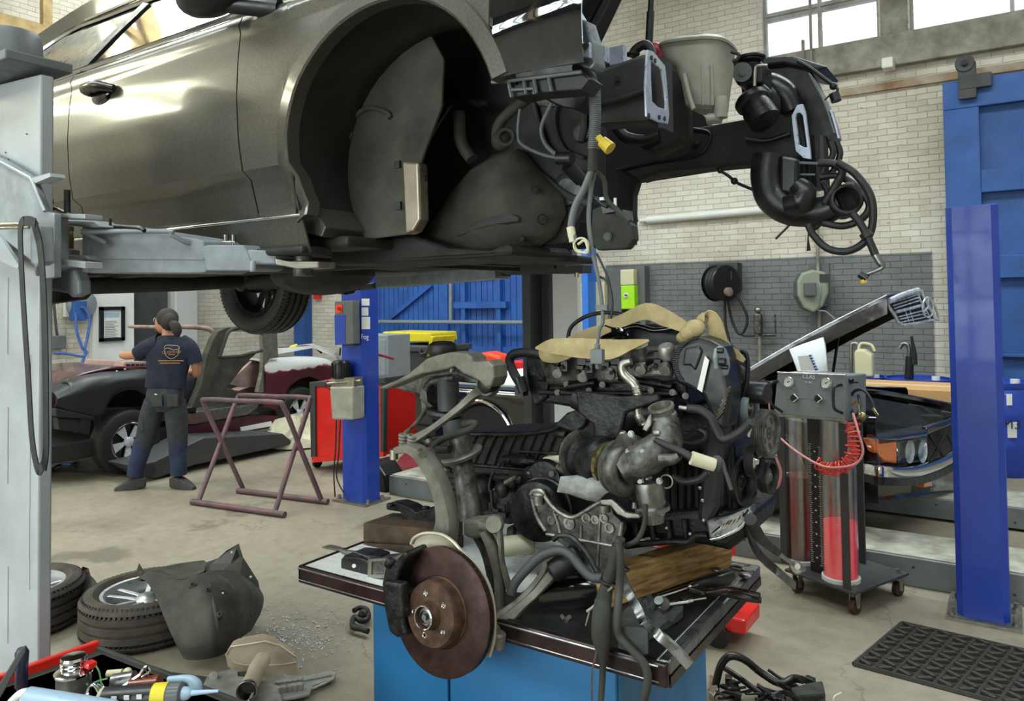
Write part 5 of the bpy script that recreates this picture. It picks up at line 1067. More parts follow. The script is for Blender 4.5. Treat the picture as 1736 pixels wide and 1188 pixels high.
P('selector_linkage', 'dark_steel', MB().tube(px(1.92, (838, 800), (832, 812), (830, 828), (834, 840)), .005).tube(px(1.92, (833, 830), (836, 862), (846, 866)), .006).tube(px(1.92, (845, 790), (855, 778), (865, 782)), .006).ball(Y(868, 818, 1.94), (.018, .015, .018)).ball(Y(880, 812, 1.94), (.014, .014, .014)).ball(Y(852, 830, 1.94), (.022, .018, .028)).box(Y(845, 858, 1.94), (.06, .02, .02)).box(Y(853, 872, 1.93), (.03, .02, .016)))
P('case_lumps', 'cast_dark', MB().ball(Y(860, 850, 1.97), (.06, .04, .07)).ball(Y(815, 835, 1.99), (.05, .04, .06)).ball(Y(900, 835, 1.97), (.05, .04, .04)).ball(Y(880, 780, 2.0), (.07, .03, .02)))
# round top hose + bracket at the gearbox end
P('top_hose', 'rubber', MB().tube(px(1.95, (880, 648), (870, 630), (864, 610), (874, 599), (900, 598), (930, 605), (950, 618)), .0145, 14, 8)); P('hose_sensor', 'plastic', MB().cyl(Y(880, 640, 1.95), Y(888, 665, 1.95), .018).box(Y(884, 662, 1.95), (.03, .03, .03)))
P('rear_plate', 'cast_dark', MB().prism(px(1.99, (890, 600), (915, 598), (930, 640), (928, 675), (905, 690), (892, 650)), (0, .1, 0)), bevel=.008)
P('arched_cable', 'rubber', MB().tube(px(2.3, (962, 578), (968, 555), (990, 538), (1020, 530), (1055, 533), (1085, 550), (1103, 575)), .007, 10, 8))
# mounting carrier (grey cast) in front
mc_ = [(896, 836), (906, 831), (918, 832), (926, 845), (940, 862), (958, 874), (975, 876), (990, 868), (1005, 858), (1020, 849), (1032, 851), (1040, 872), (1054, 884), (1055, 900), (1047, 918), (1040, 935), (1036, 962), (1030, 985), (1010, 985), (985, 968), (955, 925), (928, 905), (912, 890), (902, 862)]
mb_ = MB().prism(px(1.80, *mc_), (0, .03, 0)); gm = P('gearbox_carrier', 'cast', mb_, bevel=.004)
m = MB().tube(px(1.797, (900, 838), (905, 832), (918, 832), (926, 845), (940, 862), (958, 874), (975, 876), (1005, 858), (1020, 849)), .006).tube(px(1.797, (985, 890), (984, 925), (978, 958)), .0035).tube(px(1.797, (926, 905), (965, 912), (1038, 925)), .004).tube(px(1.797, (940, 870), (946, 888), (950, 905)), .005).tube(px(1.797, (1018, 870), (1016, 900), (1012, 970)), .0035).tube(px(1.797, (902, 845), (910, 875), (925, 900)), .006).tube(px(1.797, (1054, 884), (1050, 910), (1040, 935), (1032, 965)), .005); P('carrier_ribs', 'cast_light', m, gm)
m = MB()
for x, y, r_ in ((966, 886, .017), (1034, 894, .014), (936, 881, .012), (944, 868, .009), (1010, 880, .012), (1025, 878, .012), (995, 878, .014)): m.lathe([(r_, 0), (r_, -.006), (r_*.55, -.006), (r_*.5, -.002), (.001, -.002)], Y(x, y, 1.80), (0, 1, 0), 22)
m.cyl(Y(912, 840, 1.79), Y(913, 855, 1.79), .014).cyl(Y(1024, 856, 1.79), Y(1025, 868, 1.79), .014).ball(Y(913, 838, 1.79), (.018, .014, .008)); P('carrier_bosses', 'cast_light', m, gm)
rgp = [(950, 808), (975, 806), (1003, 809), (1030, 814), (1043, 822), (1040, 830), (1025, 838), (1012, 851), (995, 848), (965, 838), (944, 834)]
P('heat_foil', 'rag', MB().loft([[p_+V((0, d, 0)) for p_ in px(1.76, *rgp)] if s_ == 1 else [Y(993, 828, 1.76)+(p_-Y(993, 828, 1.76))*s_+V((0, d, 0)) for p_ in px(1.76, *rgp)] for s_, d in ((1, .006), (1, 0), (.7, -.012), (.3, -.018))]))
P('carrier_lever', 'cast_light', MB().prism(px(1.76, (1016, 847), (1036, 846), (1046, 854), (1060, 868), (1085, 872), (1084, 879), (1062, 879), (1046, 872), (1035, 858), (1018, 856)), (0, .014, 0)), bevel=.004)
# hanging strips and loom at the front of the table
P('carrier_saddle', 'dark_steel', MB().tube(px(1.74, (938, 915), (948, 908), (968, 910), (985, 925), (1000, 945), (1015, 975)), .007))
s1 = MB().ribbon(px(1.66, (1050, 965), (1064, 1000))+px(1.62, (1086, 1040), (1094, 1055))+px(1.58, (1116, 1075), (1142, 1098), (1170, 1128)), [(1, 0, .3)]*7, .022, .010); P('support_strut', 'steel', s1); P('strut_hole', 'post_dark', MB().cyl(Y(1145, 1098, 1.572), Y(1145, 1098, 1.566), .0045, n=12))
s1 = MB().ribbon([X(a, b2, -.6) for a, b2 in ((1266, 890), (1278, 925), (1295, 948), (1318, 968), (1347, 993))], [(0, 1, .3)]*5, .022, .008); P('support_strut', 'plastic', s1); P('strut_end', 'steel', MB().ribbon([X(a, b2, -.594) for a, b2 in ((1318, 968), (1334, 982), (1347, 993))], [(0, 1, .3)]*3, .021, .008))
tr_ = P('stabiliser_rod', 'rubber', MB().tube([X(a, b2, -.56) for a, b2 in ((1272, 880), (1284, 905), (1300, 922), (1318, 936))], [.016, .016, .011, .01], 14)); P('rod_end', 'zinc', MB().tube([X(a, b2, -.56) for a, b2 in ((1318, 936), (1332, 947), (1350, 960))], .006).lathe([(.016, -.012), (.02, 0), (.016, .012)], X(1350, 962, -.56), (.3, -1, .4), 20).cyl(X(1352, 960, -.54), X(1362, 964, -.54), .008), tr_)
lm = P('front_loom', 'plastic_dusty', MB().tube(px(1.64, (1052, 912), (1046, 935), (1038, 965), (1028, 995))+px(1.575, (1020, 1040), (1020, 1080), (1022, 1130), (1018, 1200)), [.012, .014, .016, .016, .022, .024, .008, .007], 12).tube(px(1.62, (1048, 920), (1052, 950), (1050, 1000))+px(1.58, (1046, 1050), (1050, 1078), (1070, 1100), (1092, 1125), (1098, 1155), (1088, 1200)), .0095, 12).tube(px(1.66, (1095, 855), (1092, 890), (1080, 915), (1060, 925)), .006))
P('bright_wire', 'steel', MB().tube(px(1.56, (1014, 1060), (1012, 1100), (1004, 1140), (1004, 1200)), .0025, 6), lm); P('cable_clip', 'zinc', MB().tube(px(1.62, (1040, 995), (1028, 1004), (1012, 1015), (1008, 1026), (996, 1036)), [.006, .004, .003, .005], 8).cyl(Y(1009, 1036, 1.62), Y(1008, 1055, 1.62), .006).tube(px(1.62, (1000, 1035), (993, 1060)), .0025), lm); P('loom_tapes', 'rubber', MB().torus(Y(1050, 922, 1.64), (0, 0, 1), .014, .003).torus(Y(1030, 985, 1.64), (.3, 0, 1), .017, .003).torus(Y(1056, 965, 1.64), (0, 0, 1), .014, .003), lm)
# lifting straps
st = thing('lifting_strap', 'beige webbing lifting strap draped over the engine top', 'strap', Y(1040, 590, 2.0))
MB().ribbon(px(1.9, (908, 590), (935, 587), (985, 590), (1035, 592), (1070, 584), (1100, 577)), [(0, .3, 1)]*6, [.006, .045, .058, .058, .03, .006], .004).build('webbing', 'strap', st)
MB().ribbon(px(1.93, (968, 600), (945, 605), (925, 603), (918, 592)), [(0, .2, 1)]*4, [.02, .035, .035, .02], .004).build('webbing', 'strap', st)
MB().ribbon(px(2.1, (945, 596), (980, 576), (1015, 562), (1036, 560)), [(0, .3, 1)]*4, [.05, .05, .04, .01], .004).build('webbing', 'strap', st)
MB().ribbon(px(2.1, (1018, 546), (1050, 545), (1095, 528), (1130, 540), (1168, 558)), [(0, .3, 1)]*5, [.006, .04, .052, .05, .03], .004).build('webbing', 'strap', st)
MB().ribbon(px(2.02, (1172, 570), (1180, 555), (1190, 540), (1202, 536), (1212, 552), (1222, 590)), [(1, -.3, .2)]*6, [.03, .02, .03, .04, .05, .05], .005).build('webbing', 'strap', st)
MB().ribbon(px(2.02, (1224, 572), (1236, 590), (1250, 602), (1262, 612)), [(1, 0, 1)]*4, [.02, .02, .02, .01], .005).build('webbing', 'strap', st)
MB().ball(Y(1178, 556, 2.0), (.03, .022, .024)).ball(Y(1158, 572, 2.0), (.02, .015, .016)).tube(px(2.0, (1150, 570), (1160, 568), (1172, 560), (1184, 556)), [.006, .02, .022, .018], 10).build('knot', 'strap', st)
# ================= front suspension =================
S = thing('suspension_unit', 'greyish front suspension leg with rusty brake disc, bolted beside the gearbox', 'suspension', (-1.25, 1.6, .9))
def Q(name, m_, mb, par=S, **k): return mb.build(name, m_, par, **k)
dn = V((-.02, -1, .10)).normalized(); dc = Y(745, 1037, 1.505)
R_ = .158
rot = Q('brake_disc', 'rust', MB().lathe([(R_*.55, -.004), (R_*.56, 0), (R_*.97, 0), (R_, -.002), (R_, -.008), (R_*.98, -.0085), (R_*.98, -.0145), (R_, -.015), (R_, -.021), (R_*.97, -.023), (R_*.5, -.023)], dc, dn, 72, False))
u, v = frame(dn); m = MB()
for k in range(60):
    a = 2*PI*k/60; d = u*math.cos(a)+v*math.sin(a); t_ = u*-math.sin(a)+v*math.cos(a); m.box(dc-dn*.0115+d*R_*.96, (.012, .004, .007), R=Matrix((d, t_, dn)).transposed())
Q('cooling_vanes', 'rust', m, rot)
Q('disc_hat', 'rust_hub', MB().lathe([(R_*.56, -.006), (R_*.545, 0), (R_*.53, .002), (R_*.51, .030), (R_*.48, .036), (.03, .036), (.029, .02)], dc, dn, 56, False), rot)
m = MB()
for k in range(5):
    a = 2*PI*k/5+.5; m.lathe([(.0075, .0365), (.006, .0375), (.004, .0365), (.001, .034)], dc+(u*math.cos(a)+v*math.sin(a))*.053, dn, 16)
Q('bolt_holes', 'chrome', m, rot)
hb2 = Q('wheel_hub', 'rust_hub', MB().lathe([(.036, .034), (.034, .040), (.030, .062), (.026, .063), (.0255, .045), (.001, .045)], dc, dn, 40, False)); Q('hub_ring', 'chrome', MB().torus(dc+dn*.063, dn, .0275, .0018, 40, 6), hb2); Q('axle_bolt', 'steel', MB().lathe([(.023, .046), (.022, .054), (.016, .056), (.014, .05), (.001, .05)], dc, dn, 24).cyl(dc+dn*.05, dc+dn*.06, .008, n=6), hb2)
Q('rust_patch', 'red_dull', MB().loft([[dc+dn*.0006+(u*math.cos(a)+v*math.sin(a))*r_*1.0 for a in [math.radians(x_) for x_ in ()]]]) if False else MB().add([dc+dn*.0008+(V((1, 0, 0))*math.cos(a)+dn.cross(V((1, 0, 0)))*-math.sin(a))*r_ for r_ in (.092, .15) for a in [math.radians(-22+k*3.4) for k in range(6)]], [(k, k+1, 7+k, 6+k) for k in range(5)]), rot)
# dust shield
shp = [(697, 922), (702, 912), (720, 904), (748, 906), (768, 918), (786, 938), (812, 962), (830, 995), (838, 1035), (838, 1080), (830, 1112), (800, 1120), (760, 1000)]
mm('shield_alu', '#c2baa6', .4, .35, var=.25, vs=8)
Q('dust_shield', 'shield_alu', MB().prism(px(1.56, *shp), (0, .004, 0))); Q('shield_rim', 'shield_alu', MB().tube(px(1.555, *shp[:-2]), .0045, 8, 5))
# caliper
Q('brake_caliper', 'cast_dark', MB().prism(px(1.46, (668, 952), (684, 934), (692, 942), (676, 970), (670, 1000), (684, 1010), (684, 1055), (690, 1078), (672, 1082), (658, 1072), (650, 1030), (646, 990), (652, 960)), (0, .085, 0)), bevel=.012, seg=3)
Q('caliper_bridge', 'cast_dark', MB().prism(px(1.44, (650, 985), (680, 990), (684, 1050), (655, 1052)), (0, .03, 0)).cyl(Y(656, 960, 1.46), Y(664, 948, 1.46), .012), bevel=.008, seg=3)
Q('caliper_bracket', 'cast', MB().prism(px(1.47, (650, 968), (662, 948), (685, 936), (690, 944), (672, 958), (662, 975), (655, 974)), (0, .05, 0)), bevel=.006)
# upright
def limb(name, pts, y, w_, dep, m_='alu_arm', par=S):
    P_ = spl(px(y, *pts), 6) if not isinstance(y, list) else spl([Y(a, b2, c_) for (a, b2), c_ in zip(pts, y)], 6); n = len(P_); rings = []
    for i in range(n):
        T_ = (P_[min(i+1, n-1)]-P_[max(i-1, 0)]).normalized(); s_ = T_.cross(V((0, 1, 0))).normalized(); q = i/(n-1)*(len(w_)-1); j = min(int(q), len(w_)-2); ww = (w_[j]+(w_[j+1]-w_[j])*(q-j))/2
        rings.append([P_[i]+s_*ww*a+V((0, dep/2*b_, 0)) for a, b_ in ((1, -.5), (.75, -1), (-.75, -1), (-1, -.5), (-1, .5), (-.75, 1), (.75, 1), (1, .5))])
    return MB().loft(rings).build(name, m_, par)
limb('steering_knuckle', [(676, 762), (700, 760), (722, 778), (742, 812), (754, 850), (758, 885), (752, 925), (745, 990)], 1.62, [.02, .03, .042, .046, .052, .062, .075, .08], .045)
Q('knuckle_hub', 'cast', MB().lathe([(.075, -.04), (.08, -.06), (.06, -.10), (.05, -.11)], dc, dn, 30).tube(px(1.62, (765, 960), (800, 985), (820, 1030), (838, 1065)), [.03, .03, .026, .02], 12))
Q('pinch_bolt', 'zinc', MB().cyl(Y(668, 762, 1.62), Y(668, 778, 1.62), .012).cyl(Y(712, 766, 1.60), Y(716, 770, 1.59), .011).box(Y(722, 750, 1.66), (.035, .01, .012), R=Matrix.Rotation(-.5, 3, 'Y')))
m = MB()
for i, z_ in enumerate((0, .009, .018, .027)): m.torus(Y(684, 754, 1.64)+V((0, 0, z_)), (.2, 0, 1), .010, .0048, 20, 8).torus(Y(697, 756, 1.63)+V((.005, 0, z_)), (.3, 0, 1), .012, .0048, 20, 8)
Q('ball_joint_boots', 'alu_arm', m)
limb('upper_control_arm', [(828, 652), (806, 668), (775, 695), (735, 725), (700, 746)], [1.78, 1.75, 1.71, 1.67, 1.63], [.045, .026, .020, .018, .026], .026)
limb('upper_control_arm', [(722, 672), (722, 695), (706, 716), (690, 732), (682, 748)], [1.86, 1.83, 1.76, 1.70, 1.64], [.03, .028, .024, .026, .022], .026)
bs = Q('arm_bushing', 'rubber', MB().lathe([(.024, -.02), (.026, -.018), (.026, .018), (.024, .02), (.01, .024)], Y(828, 650, 1.75), (0, -1, .1), 26)); Q('bush_bolt', 'cast', MB().bolt(Y(829, 647, 1.725), (0, -1, 0), .013, .014), bs); Q('bush_collar', 'alu_arm', MB().lathe([(.032, -.016), (.034, 0), (.032, .016), (.026, .016), (.026, -.016)], Y(828, 652, 1.77), (0, -1, .1), 28, False), bs)
# top mount
tm = [(640, 658), (652, 652), (672, 644), (690, 634), (708, 620), (722, 608), (740, 602), (762, 597), (790, 598), (800, 606), (802, 614), (826, 611), (836, 620), (838, 640), (832, 656), (822, 658), (812, 646), (800, 640), (785, 634), (770, 622), (758, 626), (738, 630), (715, 634), (695, 642), (672, 652), (652, 660)]
Q('top_mount', 'alu_arm', MB().prism(px(1.70, *tm), (0, .07, 0)), bevel=.012, seg=3)
Q('mount_underside', 'cast', MB().prism(px(1.84, (660, 655), (700, 640), (770, 628), (820, 650), (800, 650), (745, 645), (725, 672), (690, 665)), (0, .12, 0)), bevel=.006)
Q('mount_web', 'cast', MB().prism(px(1.80, (715, 640), (735, 638), (722, 655), (724, 680), (738, 692), (728, 694), (710, 676)), (0, .05, 0)).tube(px(1.78, (722, 662), (728, 650), (745, 643), (770, 640)), .011), bevel=.005)
Q('mount_bearing', 'rubber', MB().lathe([(.045, 0), (.05, .012), (.045, .03), (.03, .04), (.01, .042)], Y(750, 600, 1.90), (0, 0, 1), 30))
Q('mount_stud', 'cast_light', MB().lathe([(.016, 0), (.018, .008), (.012, .012), (.012, .02)], Y(768, 617, 1.72), (-.1, -.2, 1), 20).cyl(Y(766, 630, 1.72), Y(767, 622, 1.72), .009))
Q('dust_tube', 'post_dark', MB().cyl(Y(759, 640, 1.80), Y(761, 695, 1.80), .033, .034, 28)); Q('bump_stop', 'rubber', MB().lathe([(.052, 0), (.056, .012), (.05, .02), (.04, .022)], Y(752, 706, 1.80), (.15, 0, 1), 28))
Q('spring_cup', 'post_dark', MB().cyl(Y(768, 712, 1.80), Y(772, 733, 1.80), .034, .036, 24)); Q('damper_rod', 'chrome', MB().cyl(Y(766, 706, 1.79), Y(767, 712, 1.79), .007))
Q('coil_end', 'plastic_dusty', MB().tube(px(1.74, (738, 768), (736, 756), (755, 742), (780, 733), (800, 725), (806, 718), (800, 716), (785, 718)), .010, 12, 8)); Q('coil_stop', 'rubber', MB().cyl(Y(741, 762, 1.73), Y(762, 762, 1.73), .012))
Q('damper_body', 'cast', MB().cyl(Y(777, 735, 1.79), Y(786, 780, 1.78), .036, .034, 28)); Q('spring_seat', 'alu_arm', MB().lathe([(.03, -.012), (.058, -.008), (.064, .002), (.06, .006), (.03, .002)], Y(783, 770, 1.77), (-.22, -.25, 1), 36)); Q('damper_tube', 'cast', MB().cyl(Y(783, 775, 1.77), Y(800, 880, 1.74), .029, .036, 30))
Q('damper_bracket', 'cast', MB().ball(Y(757, 796, 1.74), (.018, .014, .01)))
fk = Q('damper_fork', 'alu_arm', MB().prism(px(1.68, (783, 882), (818, 880), (826, 892), (832, 905), (820, 912), (800, 915), (784, 908)), (0, .06, 0)), bevel=.01, seg=3)
limb('fork_leg', [(822, 900), (835, 930), (846, 975), (848, 1020), (846, 1038)], 1.66, [.02, .024, .02, .022, .03], .03, 'alu_arm'); limb('fork_leg', [(806, 905), (822, 935), (832, 975), (834, 1010)], 1.74, [.02, .022, .02, .02], .02, 'cast')
Q('link_bolt', 'alu_arm', MB().cyl(Y(812, 890, 1.66), Y(838, 896, 1.68), .014)); Q('drop_link_eye', 'alu_arm', MB().lathe([(.010, -.012), (.022, -.012), (.026, 0), (.022, .012), (.010, .012)], Y(839, 888, 1.66), (.3, -1, .2), 26))
limb('drop_link', [(845, 890), (849, 915), (851, 950), (860, 985), (866, 1002)], 1.66, [.014, .011, .010, .014, .022], .016)
limb('lower_control_arm', [(838, 1062), (865, 1045), (890, 1022), (912, 1002), (938, 972)], [1.60, 1.63, 1.66, 1.69, 1.73], [.034, .032, .022, .022, .028], .026)
limb('lower_control_arm', [(836, 1048), (865, 1030), (894, 1004), (918, 975), (930, 950)], [1.60, 1.64, 1.68, 1.72, 1.76], [.022, .018, .015, .016, .02], .02)
Q('ball_joint', 'alu_arm', MB().lathe([(.014, -.02), (.018, -.012), (.02, .01), (.015, .016)], Y(845, 1082, 1.58), (0, 0, 1), 20).ball(Y(846, 1096, 1.58), (.015, .015, .01))); Q('arm_bush', 'rubber', MB().lathe([(.018, -.016), (.028, -.01), (.03, .02), (.03, .07), (.02, .08)], Y(942, 966, 1.73), (.6, .5, .5), 26))
Q('anti_roll_bar', 'post_dark', MB().tube([Y(866, 1008, 1.64), Y(872, 990, 1.65), Y(888, 970, 1.67), Y(908, 950, 1.69), Y(927, 938, 1.71), Y(950, 933, 1.72), Y(968, 942, 1.72), Y(985, 962, 1.72), Y(1003, 978, 1.72), Y(1022, 980, 1.72)], .0125, 14, 6))
Q('driveshaft', 'offwhite', MB().cyl(Y(845, 928, 1.86), Y(905, 920, 1.92), .03)) ; Q('shaft_boot', 'rubber', MB().lathe([(.045, 0), (.05, .03), (.035, .05), (.04, .06), (.03, .08)], Y(905, 912, 1.95), (-1, -.5, 0), 26))
Q('cradle_drum', 'car_black', MB().cyl(Y(915, 1010, 1.76), Y(1010, 1000, 1.84), .058, .058, 32))
# loose black bracket behind the upright
one('mount_bracket', 'cast_dark', 'black engine mount bracket lying on the upper timber block', 'bracket', MB().prism(px(1.95, (654, 854), (672, 852), (690, 858), (705, 868), (725, 862), (738, 862), (740, 900), (715, 898), (700, 885), (682, 880), (678, 868), (655, 864)), (0, .06, 0)).cyl(Y(662, 858, 1.945), Y(662, 853, 1.945), .014).cyl(Y(722, 862, 1.945), Y(722, 858, 1.945), .014), bevel=.004)
# cast box on the table
bx = thing('gearbox_mount', 'light metal mount housing with black side on the white tabletop', 'mount', Y(610, 975, 1.74))
MB().prism(px(1.66, (577, 948), (582, 942), (608, 944), (624, 950), (624, 980), (577, 972)), (0, .10, 0)).build('black_housing', 'plastic', bx, bevel=.006); MB().cyl(Y(600, 959, 1.659), Y(600, 959, 1.655), .006).build('bolt_hole', 'white', bx)
O, I = px(1.65, (624, 948), (656, 946), (655, 979), (623, 981)), px(1.65, (630, 952), (652, 950), (651, 973), (629, 974)); MB().frame_plate(O, I, (0, .01, 0)).build('frame', 'zinc', bx); MB().prism(px(1.655, (630, 952), (652, 950), (651, 973), (629, 974)), (0, .08, 0)).build('housing', 'steel', bx)
MB().prism([Y(546, 929, 1.85), Y(562, 925, 1.88), Y(580, 930, 1.86), Y(640, 940, 1.82), Y(668, 944, 1.78), Y(626, 948, 1.66), Y(600, 938, 1.70), Y(575, 935, 1.76)], (0, 0, .006)).build('top_plate', 'zinc', bx, bevel=.002)
# tools on the mat
def tool(name, label, cat): return thing(name, label, cat, Y(1180, 1000, 1.9))
def on(x, y, h=.012): return Z(x, y, TZ+.004+h)
t = tool('impact_ratchet', 'black and chrome power ratchet lying on the black mat by the timber beam', 'ratchet')
MB().tube([on(1180, 990, .03), on(1212, 982, .035), on(1238, 974, .035)], [.012, .018, .018], 16).build('grip', 'plastic', t); MB().cyl(on(1115, 1012, .015), on(1168, 995, .02), .007).lathe([(.009, 0), (.011, .02), (.011, .035), (.008, .04)], on(1170, 996, .022), on(1190, 988, .02)-on(1170, 996, .02), 18).build('neck', 'chrome', t); MB().ball(on(1216, 966, .02), (.02, .012, .008)).build('head', 'steel', t)
t = tool('socket_ratchet', 'chrome ratchet head with socket and extension lying across the grey rag', 'ratchet')
a, b2 = on(1122, 1026, .03), on(1165, 1020, .025); MB().cyl(a, b2, .0065).lathe([(.017, -.016), (.019, 0), (.017, .016)], a, (.5, -.6, .7), 24).cyl(on(1155, 1020, .025), on(1172, 1017, .025), .0095).cyl(on(1172, 1017, .025), on(1196, 1013, .025), .004).build('body', 'chrome', t); MB().cyl(a+V((0, -.012, .01)), a+V((0, -.02, .02)), .012).build('socket', 'steel', t)
t = tool('pliers', 'dark-handled pliers pointing over the table edge', 'pliers')
MB().tube([on(1196, 1003, .02), on(1230, 1006, .02), on(1262, 1012, .025), on(1290, 1017, .02)], [.007, .009, .011, .009], 12).build('handle', 'plastic', t); MB().tube([on(1196, 1005, .025), on(1235, 1000, .03), on(1265, 1005, .035), on(1288, 1010, .035)], [.007, .009, .010, .008], 12).build('handle', 'edge_brown', t)
MB().prism([on(1168, 1002, .015), on(1196, 998, .015), on(1210, 1004, .015), on(1190, 1010, .015)], (0, 0, .012)).build('jaws', 'steel', t, bevel=.002)
one('spanner', 'steel', 'combination spanner lying at the far edge of the black mat', 'spanner', MB().tube([on(1200, 953, .008), on(1240, 957, .008), on(1262, 962, .008)], .006, 8).lathe([(.008, -.005), (.018, -.004), (.018, .004), (.008, .005)], on(1268, 966, .01), (0, 0, 1), 18).ball(on(1264, 975, .01), (.02, .02, .008)))
def rag_mesh(pts, z, h, seed):
    random.seed(seed); P_ = [Z(a, b2, z) for a, b2 in pts]; c_ = sum(P_, V((0, 0, 0)))/len(P_); rings = []
    for t_ in (1, 1, .8, .6, .4, .2): rings.append([c_+(p_-c_)*t_+V((0, 0, (0 if t_ == 1 and not rings else h*(.3+random.random()*.9)))) for p_ in spl(P_, 3, True)])
    return MB().loft(rings)
one('rag', 'cloth', 'grey cleaning rag crumpled over the front edge of the mat', 'rag', rag_mesh([(1046, 1062), (1058, 1045), (1080, 1030), (1095, 1018), (1120, 1030), (1150, 1035), (1158, 1045), (1140, 1060), (1118, 1072), (1100, 1085), (1075, 1088), (1048, 1080)], TZ+.006, .02, 3).prism(px(1.592, (1046, 1062), (1098, 1066), (1098, 1108), (1080, 1110), (1048, 1098)), (0, .006, 0)))
m = MB(); a, b2 = Z(952, 1044, TZ+.01), Z(966, 1045, TZ+.01); m.tube([a, Z(957, 1050, TZ+.006)], .006, 8, 0).tube([b2, Z(960, 1051, TZ+.006)], .006, 8, 0); one('wing_nut', 'zinc', 'small bright wing nut on the mat below the cast carrier', 'nut', m)
# ================= classic coupe under restoration (axis along the far wall) =================
def pX(x, *pts): return [X(a, b2, x) for a, b2 in pts]
XS = -7.45
PC = thing('sports_car', 'stripped old sports car, black front wing and half sanded maroon rear wing', 'car', (-8.2, 5.2, 0))
def pc(name, m_, mb, par=PC, **k): return mb.build(name, m_, par, **k)
wf, wr = X(222, 735, XS), X(512, 694, XS)
for c_, nm in ((wf, 'front'), (wr, 'rear')):
    c_ = V((XS-.1, c_.y, .325)); ty = MB().lathe([(.20, -.09), (.29, -.1), (.318, -.085), (.325, -.06), (.325, .06), (.318, .085), (.29, .1), (.20, .09), (.19, 0), (.20, -.09)], c_, (1, 0, 0), 40, False).build('tyre', 'rubber', PC)
    rm = MB().lathe([(.202, .085), (.185, .088), (.18, .06), (.175, .02), (.01, .01), (.01, -.02), (.19, -.03)], c_, (1, 0, 0), 36, False).build('rim', 'plastic', ty); MB().torus(c_+V((.086, 0, 0)), (1, 0, 0), .192, .009, 36, 6).build('rim_lip', 'chrome', rm)
    m = MB()
    for k in range(5):
        a = 2*PI*k/5+.9; d = V((0, math.cos(a), math.sin(a))); t_ = V((0, -math.sin(a), math.cos(a))); A_ = c_+V((.06, 0, 0))
        m.loft([[A_+d*.05+t_*.02, A_+d*.05-t_*.02, A_+d*.05-t_*.018-V((.02, 0, 0)), A_+d*.05+t_*.018-V((.02, 0, 0))], [A_+d*.165+t_*.05+V((.015, 0, 0)), A_+d*.165-t_*.05+V((.015, 0, 0)), A_+d*.165-t_*.045-V((.01, 0, 0)), A_+d*.165+t_*.045-V((.01, 0, 0))]], sm=False)
    m.lathe([(.05, .05), (.05, .075), (.03, .085), (.001, .086)], c_, (1, 0, 0), 24); m.build('spokes', 'trim_silver', rm)
def wing(name, pts_top, lo_pts, m_, x=XS, inb=.28, drop=.0, nx=26):   # skin from lower outline to shoulder line, rolled inward
    T_ = pX(x, *pts_top); L_ = pX(x, *lo_pts)
    def z_at(P_, y):
        for a, b2 in zip(P_, P_[1:]):
            if a.y <= y <= b2.y: return a.z+(b2.z-a.z)*(y-a.y)/max(1e-6, b2.y-a.y)
        return P_[-1].z if y > P_[-1].y else P_[0].z
    y0, y1 = T_[0].y, T_[-1].y; rows = []
    for i in range(nx+1):
        y = y0+(y1-y0)*i/nx; zt_, zl = z_at(T_, y), min(z_at(L_, y), z_at(T_, y)-.02); r_ = []
        for j in range(9): t_ = j/8; r_.append(V((x-.05*(1-math.sin(min(1, t_*1.3)*PI/2))-.03*max(0, t_-.8)*5, y, zl+(zt_-.05-zl)*t_)))
        for j in range(1, 6): a = j/5*PI/2; r_.append(V((x-.03-(inb-.03)*(1-math.cos(a))-.02*j/5, y, zt_-.05+.05*math.sin(a)-drop*(j/5)**2)))
        rows.append(r_)
    return MB().grid(rows).build(name, m_, PC, solid=.01)
wing('front_wing', [(97, 662), (112, 655), (125, 648), (150, 638), (190, 631), (250, 627), (300, 628), (335, 628)], [(97, 690), (125, 700), (160, 705), (178, 703), (183, 690), (195, 672), (215, 661), (235, 661), (256, 672), (268, 700), (275, 715), (335, 708)], 'satin')
pc('headlamp_ring', 'satin', MB().lathe([(.10, -.04), (.115, 0), (.105, .03), (.09, .02), (.085, -.05)], X(124, 668, XS+.02)+V((-.14, .0, 0)), (.15, -1, .25), 30, False)); pc('lamp_hole', 'plastic', MB().lathe([(.001, -.04), (.088, -.03)], X(124, 668, XS+.02)+V((-.14, 0, 0)), (.15, -1, .25), 24, False))
pc('valance', 'satin', MB().prism(pX(XS-.02, (95, 692), (160, 706), (160, 712), (95, 706)), (-1.5, 0, 0)).prism(pX(XS-.06, (97, 708), (137, 710), (137, 730), (100, 729)), (-.1, 0, 0)), bevel=.01)
pc('front_trunk', 'maroon', MB().prism(pX(XS-.22, (97, 662), (150, 632), (200, 622), (260, 620), (262, 650), (110, 690)), (-1.2, 0, 0)).tube(pX(XS-.2, (92, 662), (125, 640), (170, 628), (200, 624), (230, 627)), .018), bevel=.01)
m = MB()
for i in range(9): q = X(100+i*14, 655-i*3.6, XS-.16); m.ball(q, .013)
pc('bonnet_seal_clips', 'zinc', m)
pc('cowl_grille', 'inner_tin', MB().prism(pX(XS-.35, (208, 622), (212, 613), (252, 613), (254, 624)), (-.8, 0, 0)), bevel=.008)
m = MB()
for i in range(5): m.prism(pX(XS-.345, (214+i*8, 617), (220+i*8, 617), (220+i*8, 621), (214+i*8, 621)), (.004, 0, 0))
pc('grille_slots', 'plastic', m)
pc('wheel_well', 'under', MB().prism(pX(XS-.38, (168, 645), (300, 634), (318, 690), (318, 770), (150, 745), (158, 690)), (-.9, 0, 0)))
pc('floor_pan', 'under', MB().bb((XS-1.55, wf.y-.75, .22), (XS-.12, wr.y+.75, .40)).prism(pX(XS-.2, (170, 690), (300, 690), (300, 760), (180, 760)), (-1.2, 0, 0)), bevel=.02)
